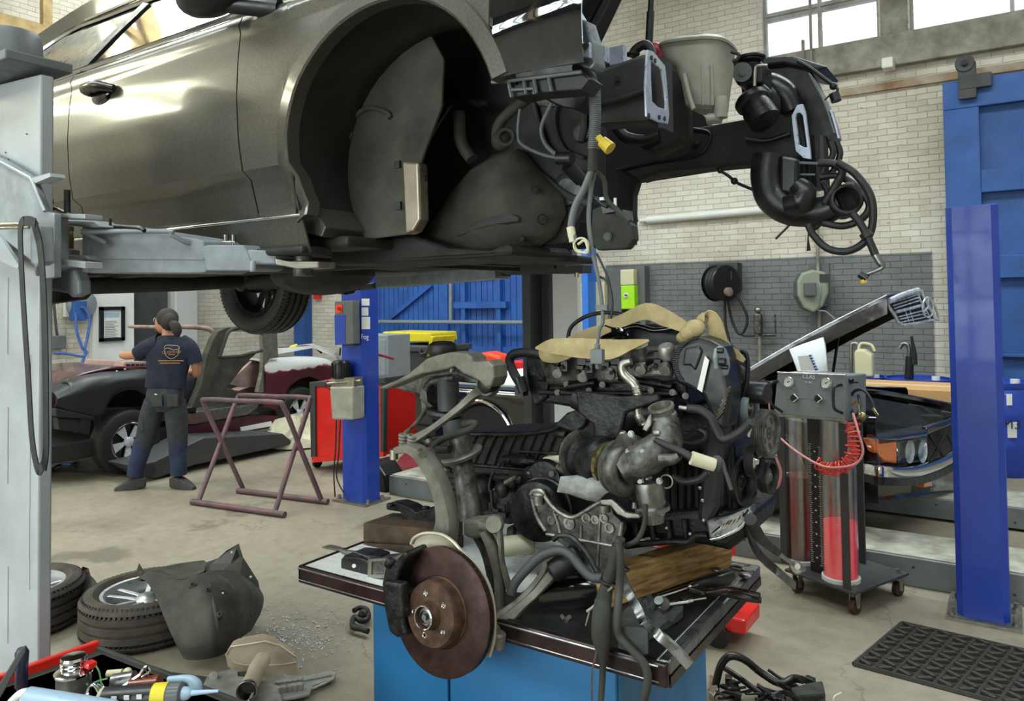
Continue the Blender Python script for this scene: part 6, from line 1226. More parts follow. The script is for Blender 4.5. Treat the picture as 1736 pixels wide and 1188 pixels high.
pc('sill', 'steel', MB().prism(pX(XS+.0, (300, 700), (330, 700), (440, 684), (436, 692), (420, 703), (330, 720), (300, 722)), (-.12, 0, 0)), bevel=.015, seg=3)
pc('lower_sill', 'maroon', MB().prism(pX(XS-.03, (300, 722), (330, 720), (425, 704), (480, 705), (488, 722), (470, 730), (380, 740), (300, 746)), (-.2, 0, 0)), bevel=.01); pc('sill_band', 'white', MB().prism(pX(XS-.02, (408, 724), (460, 714), (462, 722), (409, 731)), (-.02, 0, 0))); pc('jacking_tube', 'zinc', MB().frame_plate(pX(XS, (318, 744), (331, 741), (332, 751), (319, 753)), pX(XS, (320, 746), (329, 743), (330, 749), (321, 751)), (-.1, 0, 0)).tube(pX(XS, (332, 742), (400, 735), (470, 726)), .008, 6, 0))
# open door seen from inside, A pillar, targa post, cabin
mm('door_inner', '#3b3a30', .7, col2='#211f1b', vs=7)
dr = [(348, 560), (352, 600), (345, 650), (330, 690), (318, 692), (340, 640), (350, 598), (366, 572), (378, 556)]
pc('door_shell', 'door_inner', MB().prism(pX(XS+.12, (312, 693), (325, 690), (340, 655), (352, 600), (362, 575), (370, 562), (385, 555), (405, 554), (392, 560), (385, 566), (372, 606), (405, 605), (437, 595), (432, 602), (420, 612), (392, 648), (384, 656), (405, 664), (420, 668), (418, 676), (360, 688)), (-.10, 0, 0)), bevel=.008)
pc('door_window_frame', 'door_inner', MB().tube(pX(XS+.12, (372, 605), (380, 580), (388, 562), (405, 556), (425, 557), (445, 565)), .022, 8).tube(pX(XS+.12, (372, 606), (410, 603), (445, 594)), .015, 6, 0))
pc('windscreen_frame', 'inner_tin', MB().tube(pX(XS-.12, (335, 645), (342, 610), (355, 580), (361, 566), (354, 558), (335, 555), (305, 554)), .026, 10, 8).tube([X(310, 555, XS-.12), X(310, 555, XS-.12)+V((-1.15, .05, 0))], .02)); pc('inner_panel', 'inner_tin', MB().prism(pX(XS-.25, (385, 650), (430, 610), (442, 606), (438, 655), (410, 656)), (-.05, 0, 0)).prism(pX(XS-.4, (405, 662), (425, 655), (436, 660), (430, 668), (410, 668)), (-.2, 0, 0)))
pc('steering_wheel', 'plastic', MB().torus(X(324, 648, XS-.45), (.4, 1, .3), .17, .014, 30, 8))
pc('targa_post', 'zinc', MB().prism(pX(XS-.02, (444, 562), (470, 560), (472, 606), (458, 608), (447, 622), (450, 626), (458, 630), (448, 665), (436, 665), (444, 632), (446, 600)), (-.06, 0, 0)).prism(pX(XS-.08, (446, 556), (470, 554), (470, 562), (448, 563)), (-1.2, 0, 0)), bevel=.006)
t = NT('sanded_wing'); sp_ = t.n('ShaderNodeSeparateXYZ'); t.l(t.P(), sp_.inputs[0]); nz = t.noise(3.5, 4); zc = X(500, 618, XS).z
ma = t.n('ShaderNodeMath', operation='MULTIPLY_ADD'); t.l(nz, ma.inputs[0]); ma.inputs[1].default_value = .22; t.l(sp_.outputs[2], ma.inputs[2])
t.l(t.ramp(ma.outputs[0], [(min(1,zc+.04), '#4a1020'), (min(1,zc+.055), '#9c6c6c'), (min(1,zc+.07), '#b9bbb9')]), t.b.inputs['Base Color']); t.b.inputs['Roughness'].default_value = .45; M['sanded_wing'] = t.m
wing('rear_wing', [(450, 610), (475, 607), (500, 606), (530, 605), (560, 606), (590, 622), (612, 640)], [(450, 690), (470, 694), (484, 694), (487, 672), (495, 655), (512, 642), (530, 638), (548, 645), (560, 662), (566, 690), (590, 690), (612, 680)], 'sanded_wing', inb=.35)
pc('rear_deck', 'primer', MB().loft([[X(462, 602, XS-.2), X(462, 602, XS-1.3), X(462, 590, XS-1.3), X(470, 590, XS-.4)], [X(530, 590, XS-.3), X(530, 590, XS-1.3), X(530, 582, XS-1.3), X(528, 586, XS-.4)], [X(572, 606, XS-.25), X(572, 606, XS-1.3), X(572, 596, XS-1.3), X(565, 600, XS-.4)], [X(610, 650, XS-.2), X(610, 650, XS-1.3), X(610, 640, XS-1.3), X(608, 645, XS-.4)]], sm=False), bevel=.01)
pc('deck_edge', 'maroon', MB().tube(pX(XS-.5, (472, 590), (500, 588), (528, 587), (545, 598)), .012)); pc('rear_body', 'under', MB().prism(pX(XS-.25, (460, 612), (600, 620), (600, 700), (470, 700)), (-1.2, 0, 0)))
one('cloth_bundle', 'yellow', 'yellow cloth bundle lying on the rear deck of the old sports car', 'cloth', MB().tube(pX(XS-.5, (483, 597), (492, 591), (503, 585)), [.02, .035, .02], 8))
one('dust_sheet', 'offwhite', 'crumpled beige sheet on the floor under the sports car sill', 'sheet', MB().loft([[V((-7.3+.5*math.cos(a)*s_*1.2+math.sin(a*3)*.08, 6.3+.55*math.sin(a)*s_, .02+h_+.05*math.sin(a*5)*h_*6)) for a in [2*PI*k/24 for k in range(24)]] for s_, h_ in ((1, 0), (.95, .10), (.6, .22), (.2, .25))]))
rmp = thing('scissor_lift', 'dark low scissor lift ramp under the stripped sports car', 'lift', (-7.2, 5.2, 0))
MB().prism([X(225, 790, -7.0)*1.0, X(262, 782, -7.0), X(345, 742, -7.0), X(480, 735, -7.0), X(500, 752, -7.0), X(330, 788, -7.0), X(262, 812, -7.0)], (-.5, 0, 0)).build('ramp', 'post_dark', rmp, bevel=.01)
MB().cyl(X(255, 796, -6.98), X(255, 796, -7.1), .045).build('roller', 'rubber', rmp); MB().prism([X(262, 784, -7.01), X(320, 757, -7.01), X(322, 765, -7.01), X(285, 782, -7.01)], (-.3, 0, 0)).build('deck_strip', 'runway', rmp)
# blue air hose and reel on the far wall
c_ = X(131, 520, WX+.15); t = thing('hose_reel', 'pale round reel with blue hose beside the white door panel', 'hose reel', c_)
MB().lathe([(.05, -.08), (.22, -.07), (.24, 0), (.2, .08), (.05, .1)], c_+V((.02, .06, .04)), (1, .2, 0), 26).build('drum', 'screen_grey', t); MB().box(c_+V((.1, -.04, -.06)), (.14, .2, .3)).build('outlet_box', 'blue_door', t, bevel=.01); MB().box(c_+V((-.09, 0, 0)), (.1, .3, .3)).build('bracket', 'white', t)
mm('hose_blue', '#4a6bb5', .5); xh = WX+.35
one('air_hose', 'hose_blue', 'blue air hose hanging in loops from the pale reel', 'hose', MB().tube(pX(xh, (128, 530), (130, 560), (136, 580), (143, 592), (150, 560), (152, 540), (145, 525), (138, 520)), .02).tube(pX(xh, (142, 590), (144, 600), (140, 615), (138, 632)), .02).tube(pX(xh, (143, 592), (147, 598), (140, 604), (115, 600), (92, 598)), .02))
one('air_hose', 'hose_blue', 'blue air hose lying on the floor beside the black strap', 'hose', MB().tube([Z(*p_, .02) for p_ in ((75, 755), (95, 765), (120, 772), (130, 778), (122, 786), (100, 788), (80, 800), (60, 815))], .014))
one('power_cable', 'rubber', 'thin black cable trailing over the floor under the sports car nose', 'cable', MB().tube([Z(*p_, .012) for p_ in ((78, 796), (110, 798), (160, 800), (200, 796), (240, 790))], .010).tube([Z(*p_, .012) for p_ in ((132, 740), (128, 765), (122, 780), (125, 795))], .006))
c_ = X(97, 580, WX+.08); t = thing('wall_box', 'grey socket box on the white brick by the lift post', 'socket', c_); MB().box(c_, (.12, .2, .2)).build('box', 'plastic_grey', t, bevel=.01); MB().tube([c_+V((0, 0, .1)), c_+V((0, -.02, .25)), c_+V((-.02, -.05, .7))], .02).build('conduit', 'post_dark', t)
# fire sign, reel under doorway
one('fire_sign', 'red', 'small red safety sign on the white brick by the control box', 'sign', MB().prism(px(10.42, (531, 494), (541, 494), (541, 507), (531, 507)), (0, .06, 0)))
# ================= person =================
T0 = 7.0
def J(x, y, dt=0): return D(x, y, T0+dt)
rv = V((.832, .555, 0)).normalized(); fv = V((-.85, .52, 0)).normalized(); rr = fv.cross(V((0, 0, 1)))
MAN = thing('person', 'mechanic seen from behind in dark blue printed T-shirt and work trousers, hair tied back', 'person', J(268, 818)*1.0)
def skin(name, nodes, edges, m_, par, sub=2):
    me = bpy.data.meshes.new(name); me.from_pydata([tuple(n[0]) for n in nodes], edges, []); o = bpy.data.objects.new(name, me); sc.collection.objects.link(o)
    md = o.modifiers.new('skin', 'SKIN'); md.use_smooth_shade = True; sv = me.skin_vertices[0].data
    for i, n_ in enumerate(nodes): sv[i].radius = n_[1] if isinstance(n_[1], tuple) else (n_[1], n_[1]); sv[i].use_root = (i == 0)
    md2 = o.modifiers.new('s', 'SUBSURF'); md2.levels = md2.render_levels = sub; me.materials.append(M[m_]); attach(o, par); return o
nodes = [(J(281, 655), .07), (J(284, 615), .075), (J(286, 588), .07), (J(285, 567, .0), .05), (J(283, 556, .02), .055), (J(281, 546, .03), .085), (J(282, 536, .03), .08),
         (J(256, 583), .055), (J(233, 601, .05), .045), (J(214, 603, .15), .042), (J(207, 602, .30), .032), (J(210, 600, .38), .03),
         (J(318, 586), .055), (J(332, 616, .0), .045), (J(334, 634, .05), .04), (J(325, 633, .2), .034), (J(319, 628, .32), .028),
         (J(266, 672), .06), (J(250, 722), .05), (J(237, 770), .05), (J(229, 808), .035), (J(294, 672), .06), (J(300, 722), .05), (J(301, 770), .05), (J(303, 808), .035)]
ed = [(0, 1), (1, 2), (2, 3), (3, 4), (4, 5), (5, 6), (2, 7), (7, 8), (8, 9), (9, 10), (10, 11), (2, 12), (12, 13), (13, 14), (14, 15), (15, 16), (0, 17), (17, 18), (18, 19), (19, 20), (0, 21), (21, 22), (22, 23), (23, 24)]
body = skin('body', nodes, ed, 'skin', MAN)
def hand(base, dir_, up, par, s_=1):
    d = dir_.normalized(); sd = d.cross(up).normalized(); m = MB(); m.ball(base+d*.04, (.034, .042, .02), R=Matrix((sd, d, sd.cross(d))).transposed())
    for i, L_ in enumerate((.065, .075, .07, .055)):
        b_ = base+d*.07+sd*(.024-.016*i); m.tube([b_, b_+d*L_*.5-up*.008, b_+d*L_*.85-up*.03, b_+d*L_*.8-up*.05], [.009, .0085, .008, .007], 8, 3)
    t0 = base+d*.02+sd*.03; m.tube([t0, t0+sd*.025+d*.025-up*.01, t0+sd*.02+d*.055-up*.03], [.011, .010, .008], 8, 3); return m.build('hand', 'skin', par)
hand(J(209, 600, .36), J(222, 596, .55)-J(209, 600, .36), V((0, 0, 1)), MAN); hand(J(320, 629, .30), J(312, 630, .5)-J(320, 629, .30), V((0, 0, 1)), MAN)
def ell(c, a, b_, n=20, tilt=0): return [c+rv*math.cos(2*PI*k/n)*a+fv*math.sin(2*PI*k/n)*b_+V((0, 0, tilt*math.cos(2*PI*k/n))) for k in range(n)]
sh = MB().loft([ell(J(283, 657), .19, .125), ell(J(281, 655), .194, .13), ell(J(282, 640), .19, .125), ell(J(285, 622), .198, .13), ell(J(287, 603), .22, .135), ell(J(287, 590), .235, .13), ell(J(287, 580), .215, .115), ell(J(286, 573), .145, .09), ell(J(285, 568), .07, .07)])
sh.tube([J(272, 582), J(258, 587), J(246, 592, .02), J(234, 600, .04)], [.09, .085, .078, .07], 16, 5).tube([J(305, 582), J(318, 590), J(326, 602), J(330, 616)], [.09, .088, .078, .072], 16, 5)
shirt = sh.build('t_shirt', 'tshirt', MAN)
m = MB().loft([ell(J(281, 652), .165, .12), ell(J(280, 662), .172, .13), ell(J(279, 675), .178, .135), ell(J(279, 688), .172, .13), ell(J(279, 696), .12, .1)])
for pts, rs in (([(264, 680), (256, 705), (249, 735), (243, 755)], [.1, .1, .09, .082]), ([(295, 680), (299, 705), (301, 735), (302, 755)], [.1, .1, .09, .082])): m.tube([J(*p_) for p_ in pts], rs, 18, 6)
tz = m.build('trousers', 'trousers', MAN); m = MB()
for pts, rs in (([(244, 748), (238, 768), (232, 788), (229, 806)], [.085, .08, .075, .07]), ([(302, 748), (302, 768), (303, 788), (303, 804)], [.085, .078, .074, .072])): m.tube([J(*p_) for p_ in pts], rs, 18, 6)
m.build('trouser_lower_legs', 'trousers_blue', tz)
m = MB().box(J(266, 679, -.135), (.1, .015, .11), math.atan2(rv.y, rv.x)).box(J(293, 679, -.135), (.1, .015, .11), math.atan2(rv.y, rv.x)).box(J(244, 715, -.06), (.03, .08, .16), math.atan2(rv.y, rv.x)); m.build('pockets', 'plastic_dusty', tz, bevel=.01); m = MB().tube([J(262, 668, -.15), J(266, 669, -.15)], .005); m.build('pocket_tag', 'white', tz)
for (x0, y0), (x1, y1), nm in (((232, 812), (214, 815), 0), ((302, 812), (316, 813), 1)):
    a, b2 = J(x0, y0), J(x1, y1, -.03); a.z = .055; b2.z = .045; d = (b2-a).normalized()
    s_ = MB().loft([[a-d*.08+V((0, 0, z_))+d.cross(V((0, 0, 1)))*w_ for z_, w_ in ((-.05, .03), (.03, .035), (.03, -.035), (-.05, -.03))], [a+V((0, 0, z_))+d.cross(V((0, 0, 1)))*w_ for z_, w_ in ((-.055, .045), (.07, .045), (.07, -.045), (-.055, -.045))], [a+d*.12+V((0, 0, z_))+d.cross(V((0, 0, 1)))*w_ for z_, w_ in ((-.055, .05), (.025, .045), (.025, -.045), (-.055, -.05))], [a+d*.19+V((0, 0, z_))+d.cross(V((0, 0, 1)))*w_ for z_, w_ in ((-.055, .03), (-.01, .025), (-.01, -.025), (-.055, -.03))]])
    s_.build('shoe', 'shoe', MAN, bevel=.01, sub=1)
hr = MB().ball(J(284, 540, .03), (.096, .098, .10)).ball(J(286, 545, -.02), (.085, .07, .085)).tube([J(291, 548, -.08), J(297, 552, -.10), J(300, 562, -.10), J(301, 570, -.09)], [.03, .045, .045, .02], 12); hr.build('hair', 'hair', MAN)
fd = (-rv*.8+fv*.6).normalized(); hc = J(281, 545, .03); hd2 = MB().ball(hc-V((0, 0, .02))+fd*.025, (.078, .078, .098)).ball(hc+fd*.108-V((0, 0, .018)), (.014, .014, .02)).ball(hc+fd*.1-V((0, 0, .058)), (.022, .022, .008)).ball(hc-rv*.0+fv*-.0+(fd.cross(V((0, 0, 1))))*.085-V((0, 0, .015)), (.014, .02, .03)); hd2.build('face', 'skin', MAN)
m = MB(); sdv = fd.cross(V((0, 0, 1)))
for s_ in (-1, 1): m.torus(hc+fd*.1+sdv*.033*s_+V((0, 0, .012)), fd, .022, .003, 18, 5)
m.tube([hc+fd*.1+sdv*.055+V((0, 0, .014)), hc+sdv*.09+V((0, 0, .01))], .003, 6, 0); m.build('glasses', 'zinc', MAN); MB().ball(hc+fd*.07-V((0, 0, .085)), (.055, .055, .045)).build('beard', 'hair', MAN)
m = MB()
for s_ in (-1, 1): m.ball(hc+fd*.088+sdv*.033*s_+V((0, 0, .012)), .011)
m.build('eyes', 'white', MAN)
def sp3(x, y, d_=-.142): return J(x, y, d_)
m = MB().tube([sp3(*p_) for p_ in ((280, 586), (290, 585), (303, 587), (303, 594), (301, 602), (290, 608), (281, 602), (279, 594))], .002, 5, 4, True).tube([sp3(280, 591), sp3(286, 590), sp3(294, 593), sp3(303, 591)], .002, 5); m.build('shield_print', 'offwhite', shirt)
ppl = text('lettering', 'CLISMHIBI', .036, sp3(291, 597, -.146), rr, V((0, 0, 1)), 'gold', shirt, .002)
m = MB(); 
for yy_, a_, b_ in ((611.5, 268, 311), (615.5, 271, 305)): m.cyl(sp3(a_, yy_, -.145), sp3(b_, yy_, -.145), .004)
m.cyl(sp3(286, 601, -.145), sp3(297, 601, -.145), .003); m.build('print_lines', 'gold', shirt)
# ================= tubular trestle =================
S_ = thing('trestle', 'folding tubular steel trestle with worn maroon paint standing in the open floor', 'trestle', (-5.45, 4.2, 0))
fl, fr_, bl, br_ = Z(337, 848, .03), Z(466, 868, .03), Z(412, 828, .03), Z(545, 848, .03)
yF, yB = 4.06, 4.48
def leg_frame(nm, l0, r0, tl, tr_, foot):
    m = MB().tube([l0, l0.lerp(tl, .5), l0.lerp(tl, .94), tl.lerp(tr_, .07)+V((0, 0, .0)), tl.lerp(tr_, .5), tl.lerp(tr_, .93), r0.lerp(tr_, .94), r0.lerp(tr_, .5), r0], .021, 12, 8); m.build(nm, 'saw_purple', S_); MB().cyl(*foot, .024).build('foot_bar', 'saw_purple', S_)
tfl, tfr = Y(342, 677, 4.08), Y(478, 682, 4.12); tbl, tbr = Y(404, 670, 4.48), Y(527, 674, 4.5)
leg_frame('leg_frame', bl, br_, tfl, tfr, (Z(403, 831, .026), Z(556, 850, .026)))
leg_frame('leg_frame', fl, fr_, tbl, tbr, (Z(325, 850, .026), Z(483, 872, .026)))
# ================= red trolley and bins =================
RT = thing('tool_trolley', 'red metal tool trolley on castors behind the blue lift post', 'trolley', Z(590, 800, 0)+V((0, .2, 0)))
yt = 5.35; MB().prism(px(yt, (530, 655), (652, 650), (650, 772), (532, 782)), (0, .5, 0)).build('cabinet', 'red', RT, bevel=.01); MB().prism(px(yt-.02, (524, 648), (582, 644), (652, 640), (652, 652), (524, 656)), (0, .55, 0)).build('top_edge', 'post_dark', RT, bevel=.006)
MB().prism(px(yt-.02, (525, 655), (534, 655), (535, 775), (527, 775)), (0, .05, 0)).prism(px(yt-.02, (645, 650), (652, 650), (650, 770), (645, 770)), (0, .05, 0)).build('corner_guards', 'post_dark', RT); MB().prism(px(yt-.03, (528, 775), (650, 766), (650, 774), (530, 784)), (0, .04, 0)).build('skirt', 'red', RT)
for q in ((538, 795), (640, 785)): c_ = Y(q[0], q[1], yt+.05); c_.z = .055; MB().cyl(c_+V((-.015, 0, 0)), c_+V((.015, 0, 0)), .055).build('castor', 'rubber', RT)
one('folder', 'red', 'thin red folder lying open on the red trolley top', 'folder', MB().prism([Y(530, 650, 5.4), Y(560, 644, 5.5), Y(582, 645, 5.6), Y(560, 650, 5.4)], (0, 0, .01)))
MB().cyl(Y(620, 595, 4.74), Y(668, 608, 4.9), .012).build('lever_bar', 'red_dull', bp_)
gc = 6.6; G_ = thing('steel_cabinet', 'light grey steel cabinet behind the red trolley', 'cabinet', Y(640, 700, gc)); q = px(gc, (606, 567), (657, 567), (657, 700), (606, 700)); z0 = 0
MB().bb((q[0].x, gc, 0), (q[1].x, gc+.4, q[0].z)).build('body', 'screen_grey', G_, bevel=.01); MB().cyl(Y(634, 610, gc-.01), Y(634, 610, gc-.03), .012).build('lock', 'post_dark', G_); MB().bb((q[0].x+.03, gc-.01, .1), (q[1].x-.03, gc, q[0].z-.05)).build('cabinet_door', 'screen_grey', G_, bevel=.004)
by = 8.0; BN = thing('wheelie_bin', 'dark grey four-wheeled waste container before the blue gate', 'bin', Y(695, 700, by))
a0, a1 = Y(657, 590, by), Y(733, 590, by); b0, b1 = Y(662, 681, by), Y(728, 681, by)
MB().loft([[V((b0.x, by+.05, b0.z)), V((b1.x, by+.05, b0.z)), V((b1.x, by+.75, b0.z)), V((b0.x, by+.75, b0.z))], [V((a0.x, by, a0.z)), V((a1.x, by, a0.z)), V((a1.x, by+.85, a0.z)), V((a0.x, by+.85, a0.z))]], sm=False).build('container', 'bin', BN, bevel=.02)
MB().bb((a0.x-.03, by-.03, a0.z-.04), (a1.x+.03, by+.88, a0.z+.04)).build('rim', 'bin', BN, bevel=.015); m = MB()
for q in (670, 718): m.tube(px(by-.06, (q-5, 590), (q-5, 600), (q+5, 597), (q+8, 588)), .018)
m.build('grips', 'bin', BN)
MB().prism(px(by+.2, (648, 562), (730, 564), (732, 580), (650, 580)), (0, .6, 0)).prism(px(by-.0, (728, 570), (735, 570), (728, 605), (722, 606)), (0, .5, 0)).build('lid', 'yellow', BN, bevel=.02)
for q in (672, 685, 718): c_ = Y(q, 697, by+.1); c_.z = .1; w_ = MB().cyl(c_+V((-.025, 0, 0)), c_+V((.025, 0, 0)), .1).build('castor', 'rubber', BN); MB().prism([c_+V((-.03, -.05, .02)), c_+V((.03, -.05, .02)), c_+V((.03, -.02, .22)), c_+V((-.03, -.02, .22))], (0, .1, 0)).build('fork', 'steel', w_)
oy = 7.6; OT = thing('orange_machine', 'orange red plastic machine hood in front of the blue gate', 'machine', Y(825, 640, oy)); MB().prism(px(oy, (790, 612), (800, 600), (825, 596), (845, 602), (850, 616), (850, 690), (790, 690)), (0, .25, 0)).build('hood', 'orange', OT, bevel=.05, seg=4); MB().prism(px(oy-.01, (800, 618), (850, 618), (850, 622), (800, 622)), (0, .02, 0)).build('seam', 'red', OT); c_ = Y(820, 690, oy); MB().bb((c_.x-.3, oy+.05, 0), (c_.x+.1, oy+.24, c_.z)).build('chassis', 'post_dark', OT)
RM = thing('red_machine', 'red low machine with white striped plate beside the orange hood', 'machine', Y(870, 660, oy)); MB().prism(px(oy, (860, 612), (888, 612), (888, 690), (860, 690)), (0, .3, 0)).build('body', 'red', RM, bevel=.02); m = MB()
for i in range(4): m.prism(px(oy-.01, (862+i*6, 628), (865+i*6, 628), (865+i*6, 645), (862+i*6, 645)), (0, .01, 0))
m.build('stripes', 'white', RM); c_ = Y(870, 690, oy); MB().bb((c_.x-.05, oy+.05, 0), (c_.x+.2, oy+.28, c_.z)).build('stand', 'post_dark', RM)
# red sheet, boxes on the floor near the runway end
one('floor_panel', 'red_dull', 'dull red round lid lying on the end of the grey runway', 'lid', MB().lathe([(.0, 0), (.28, .0), (.28, .02), (.0, .025)], Z(672, 790, .17)+V((.15, .25, 0)), (0.15, -.4, 1), 30))
# pillar group behind the straps
PL = 9.6
struct(MB().bb((Y(1036, 600, 10.4).x, 10.25, 0), (Y(1052, 600, 10.4).x+.1, EY_, PAINT[2]-.1)).build('trim_6', 'paint_grey'))
q = px(9.9, (985, 440), (1001, 440), (1001, 600), (985, 600)); one('blue_post', 'blue_light', 'bright blue upright beside the light grey cover of the far lift post', 'post', MB().bb((q[0].x, 9.9, 0), (q[1].x-.05, 10.2, 3.4)), bevel=.01)
q = px(10.2, (1003, 478), (1032, 478)); one('cream_cabinet', 'cream', 'tall narrow cream cabinet between the blue upright and grey pillar', 'cabinet', MB().bb((q[0].x+.08, 10.15, 0), (q[1].x-.05, 10.45, q[0].z)), bevel=.01)
LG = thing('charging_unit', 'lime green and cream wall unit on the grey painted pillar', 'wall unit', Y(1065, 510, 10.2)); q = px(10.2, (1051, 457), (1074, 457), (1074, 483), (1051, 483)); MB().bb((q[0].x, 10.2, q[2].z), (q[1].x, 10.42, q[0].z)).build('cream_box', 'cream', LG, bevel=.015); q2 = px(10.2, (1052, 484), (1076, 524)); MB().bb((q2[0].x, 10.2, q2[1].z), (q2[1].x, 10.4, q2[0].z)).build('lime_box', 'lime', LG, bevel=.015); MB().bb((q[1].x-.02, 10.32, q2[1].z-.3), (q[1].x+.12, EY_, q[0].z+.05)).build('back_panel', 'paint_grey', LG); MB().cyl(Y(1061, 500, 10.2), Y(1061, 500, 10.18), .04).build('badge', 'white', LG); MB().box(Y(1061, 500, 10.17), (.045, .01, .015)).build('badge_bar', 'plastic', LG)
# ================= black classic car with raised bonnet =================
MC = thing('car', 'black classic coupe with raised bonnet and orange indicator, on the floor lift runways', 'car', (-2.4, 6.1, .17))
def mc(name, m_, mb, par=MC, **k): return mb.build(name, m_, par, **k)
ZB = .17; SYM = 5.3
C0 = Y(1486, 770, SYM); hd_ = math.radians(75); e_f = V((math.cos(hd_), math.sin(hd_), 0)); n_f = V((math.sin(hd_), -math.cos(hd_), 0))
def FP(x, y, off=0):
    d = ray(x, y); t_ = (C0+n_f*off-O0).dot(n_f)/d.dot(n_f); return O0+d*t_
zc_ = C0.z
def sect(x, w_, z0, z1, z2, yc=6.17):   # closed body section: sill, waist, shoulder
    return [V((x, yc-w_*.93, z0)), V((x, yc-w_, z0+.12)), V((x, yc-w_*1.0, z1)), V((x, yc-w_*.96, z2-.03)), V((x, yc-w_*.88, z2)), V((x, yc+w_*.88, z2)), V((x, yc+w_*.96, z2-.03)), V((x, yc+w_, z1)), V((x, yc+w_, z0+.12)), V((x, yc+w_*.93, z0))]
def rows_of(xs, lo, nz=8):
    rows = []
    for x in xs:
        z0 = lo(x); zt_ = .94
        r_ = [V((x, SYM+.03*(1-math.sin(min(1, j/nz*1.4)*PI/2))-.0, z0+(zt_-.06-z0)*j/nz)) for j in range(nz+1)]
        r_ += [V((x, SYM+.12*(1-math.cos(a)), zt_-.06+.06*math.sin(a))) for a in (PI/8, PI/4, 3*PI/8, PI/2)]; rows.append(r_)
    return rows
def arch_lo(x):
    z = ZB+.2
    for ax_, r_ in ((-1.55, .36), (-3.9, .35)):
        if abs(x-ax_) < r_: z = max(z, ZB+.30+math.sqrt(r_*r_-(x-ax_)**2))
    return z
xs = [-4.62+.06*i for i in range(int((C0.x-.03+4.62)/.06)+1)]+[C0.x]
mc('side_panel', 'car_black', MB().grid(rows_of(xs, arch_lo)), solid=.01)
far_ = MB().grid([[V((p_.x, 12.34-p_.y, p_.z)) for p_ in r_] for r_ in rows_of(xs, arch_lo)]); mc('far_side_panel', 'car_black', far_, solid=.01)
for ax_, nm in ((-1.55, 0), (-3.9, 1)):
    m = MB().tube([V((ax_+.365*math.cos(a), SYM-.008, max(ZB+.24, ZB+.30+.365*math.sin(a)))) for a in [math.radians(190-i*200/16) for i in range(17)]], .017, 8, 2); mc('arch_trim', 'chrome', m)
    for yy_ in (5.38, 6.9): wh = MB().lathe([(.19, .08), (.29, .09), (.315, .07), (.32, -.07), (.29, -.09), (.19, -.08)], (ax_, yy_+.06, ZB+.32), (0, -1, 0), 32).build('tyre', 'rubber', MC); MB().lathe([(.19, .06), (.17, .04), (.06, .03), (.05, .06), (.001, .065)], (ax_, yy_+.06, ZB+.32), (0, -1, 0), 28).build('wheel_trim', 'steel', wh)
mc('under_body', 'under', MB().bb((-4.58, 5.4, ZB+.2), (-.95, 6.95, ZB+.5)).bb((-3.45, 5.4, ZB+.5), (-2.0, 6.95, ZB+.7)), bevel=.02)
mc('rear_deck', 'car_black', MB().bb((-4.62, 5.4, .90), (-2.2, 6.95, .93)), bevel=.02); mc('waist_trim', 'chrome', MB().cyl((-4.62, SYM-.005, .90), (-2.6, SYM-.005, .905), .008)); mc('soft_top_cover', 'white', MB().bb((-4.4, 5.5, .93), (-3.0, 6.85, .975)), bevel=.02)
fx0, fx1 = Y(757, 678, SYM).x, Y(782, 678, SYM).x; fz0, fz1 = Y(770, 691, SYM).z, Y(770, 666, SYM).z
mc('fuel_door', 'chrome', MB().tube([V((fx0, SYM+.0, fz0)), V((fx1, SYM+.0, fz0)), V((fx1, SYM+.0, fz1)), V((fx0, SYM+.0, fz1))], .004, 5, 0, True)); mc('side_moulding', 'plastic', MB().bb((-3.5, SYM-.012, ZB+.42), (-1.95, SYM, ZB+.47)))
mc('cabin', 'plastic', MB().bb((-3.0, 5.45, .8), (-2.1, 6.9, .95)).prism([(-2.1, 5.45, .93), (-2.45, 5.6, 1.2), (-2.45, 6.75, 1.2), (-2.1, 6.9, .93)], (.03, 0, .01)), bevel=.01)
mm('warm_under', '#2b2018', .35, coat=.5)
# bonnet
def bz(x): return .985+.60*(x+1.87)
rows = []
for i in range(11):
    x = -1.92+1.22*i/10; rows.append([V((x+.12*math.sin(j/8*PI)*(i/10), 5.34+j*(6.98-5.34)/8+(.10*(i/10)*(1 if j < 4 else -1)*(1-abs(j-4)/4 if False else (4-j)/4 if j < 4 else (j-4)/4)), bz(x)+.035*math.sin(j/8*PI)+.03*math.sin(i/10*PI))) for j in range(9)])
bon2 = MB().grid(rows).build('bonnet', 'car_black', MC, solid=.02)
MB().prism([r_[0] for r_ in rows]+[r_[0]-V((0, 0, .11)) for r_ in reversed(rows)], (0, .01, 0)).prism([r_[-1] for r_ in rows]+[r_[-1]-V((0, 0, .11)) for r_ in reversed(rows)], (0, .01, 0)).build('bonnet_flanges', 'warm_under', bon2)
MB().tube([r_[0]+V((0, 0, .012)) for r_ in rows], .004, 5, 0).build('bonnet_trim', 'trim_silver', bon2)
MB().prism([rows[2][2]-V((0, 0, .02)), rows[8][2]-V((0, 0, .02)), rows[8][6]-V((0, 0, .02)), rows[2][6]-V((0, 0, .02))], (0, 0, -.012)).build('bonnet_liner', 'warm_under', bon2)
mc('bonnet_stay', 'plastic', MB().cyl((-1.3, 5.5, 1.05), (-1.25, 5.5, bz(-1.25)), .012).cyl((-1.3, 6.8, 1.05), (-1.25, 6.8, bz(-1.25)), .012))
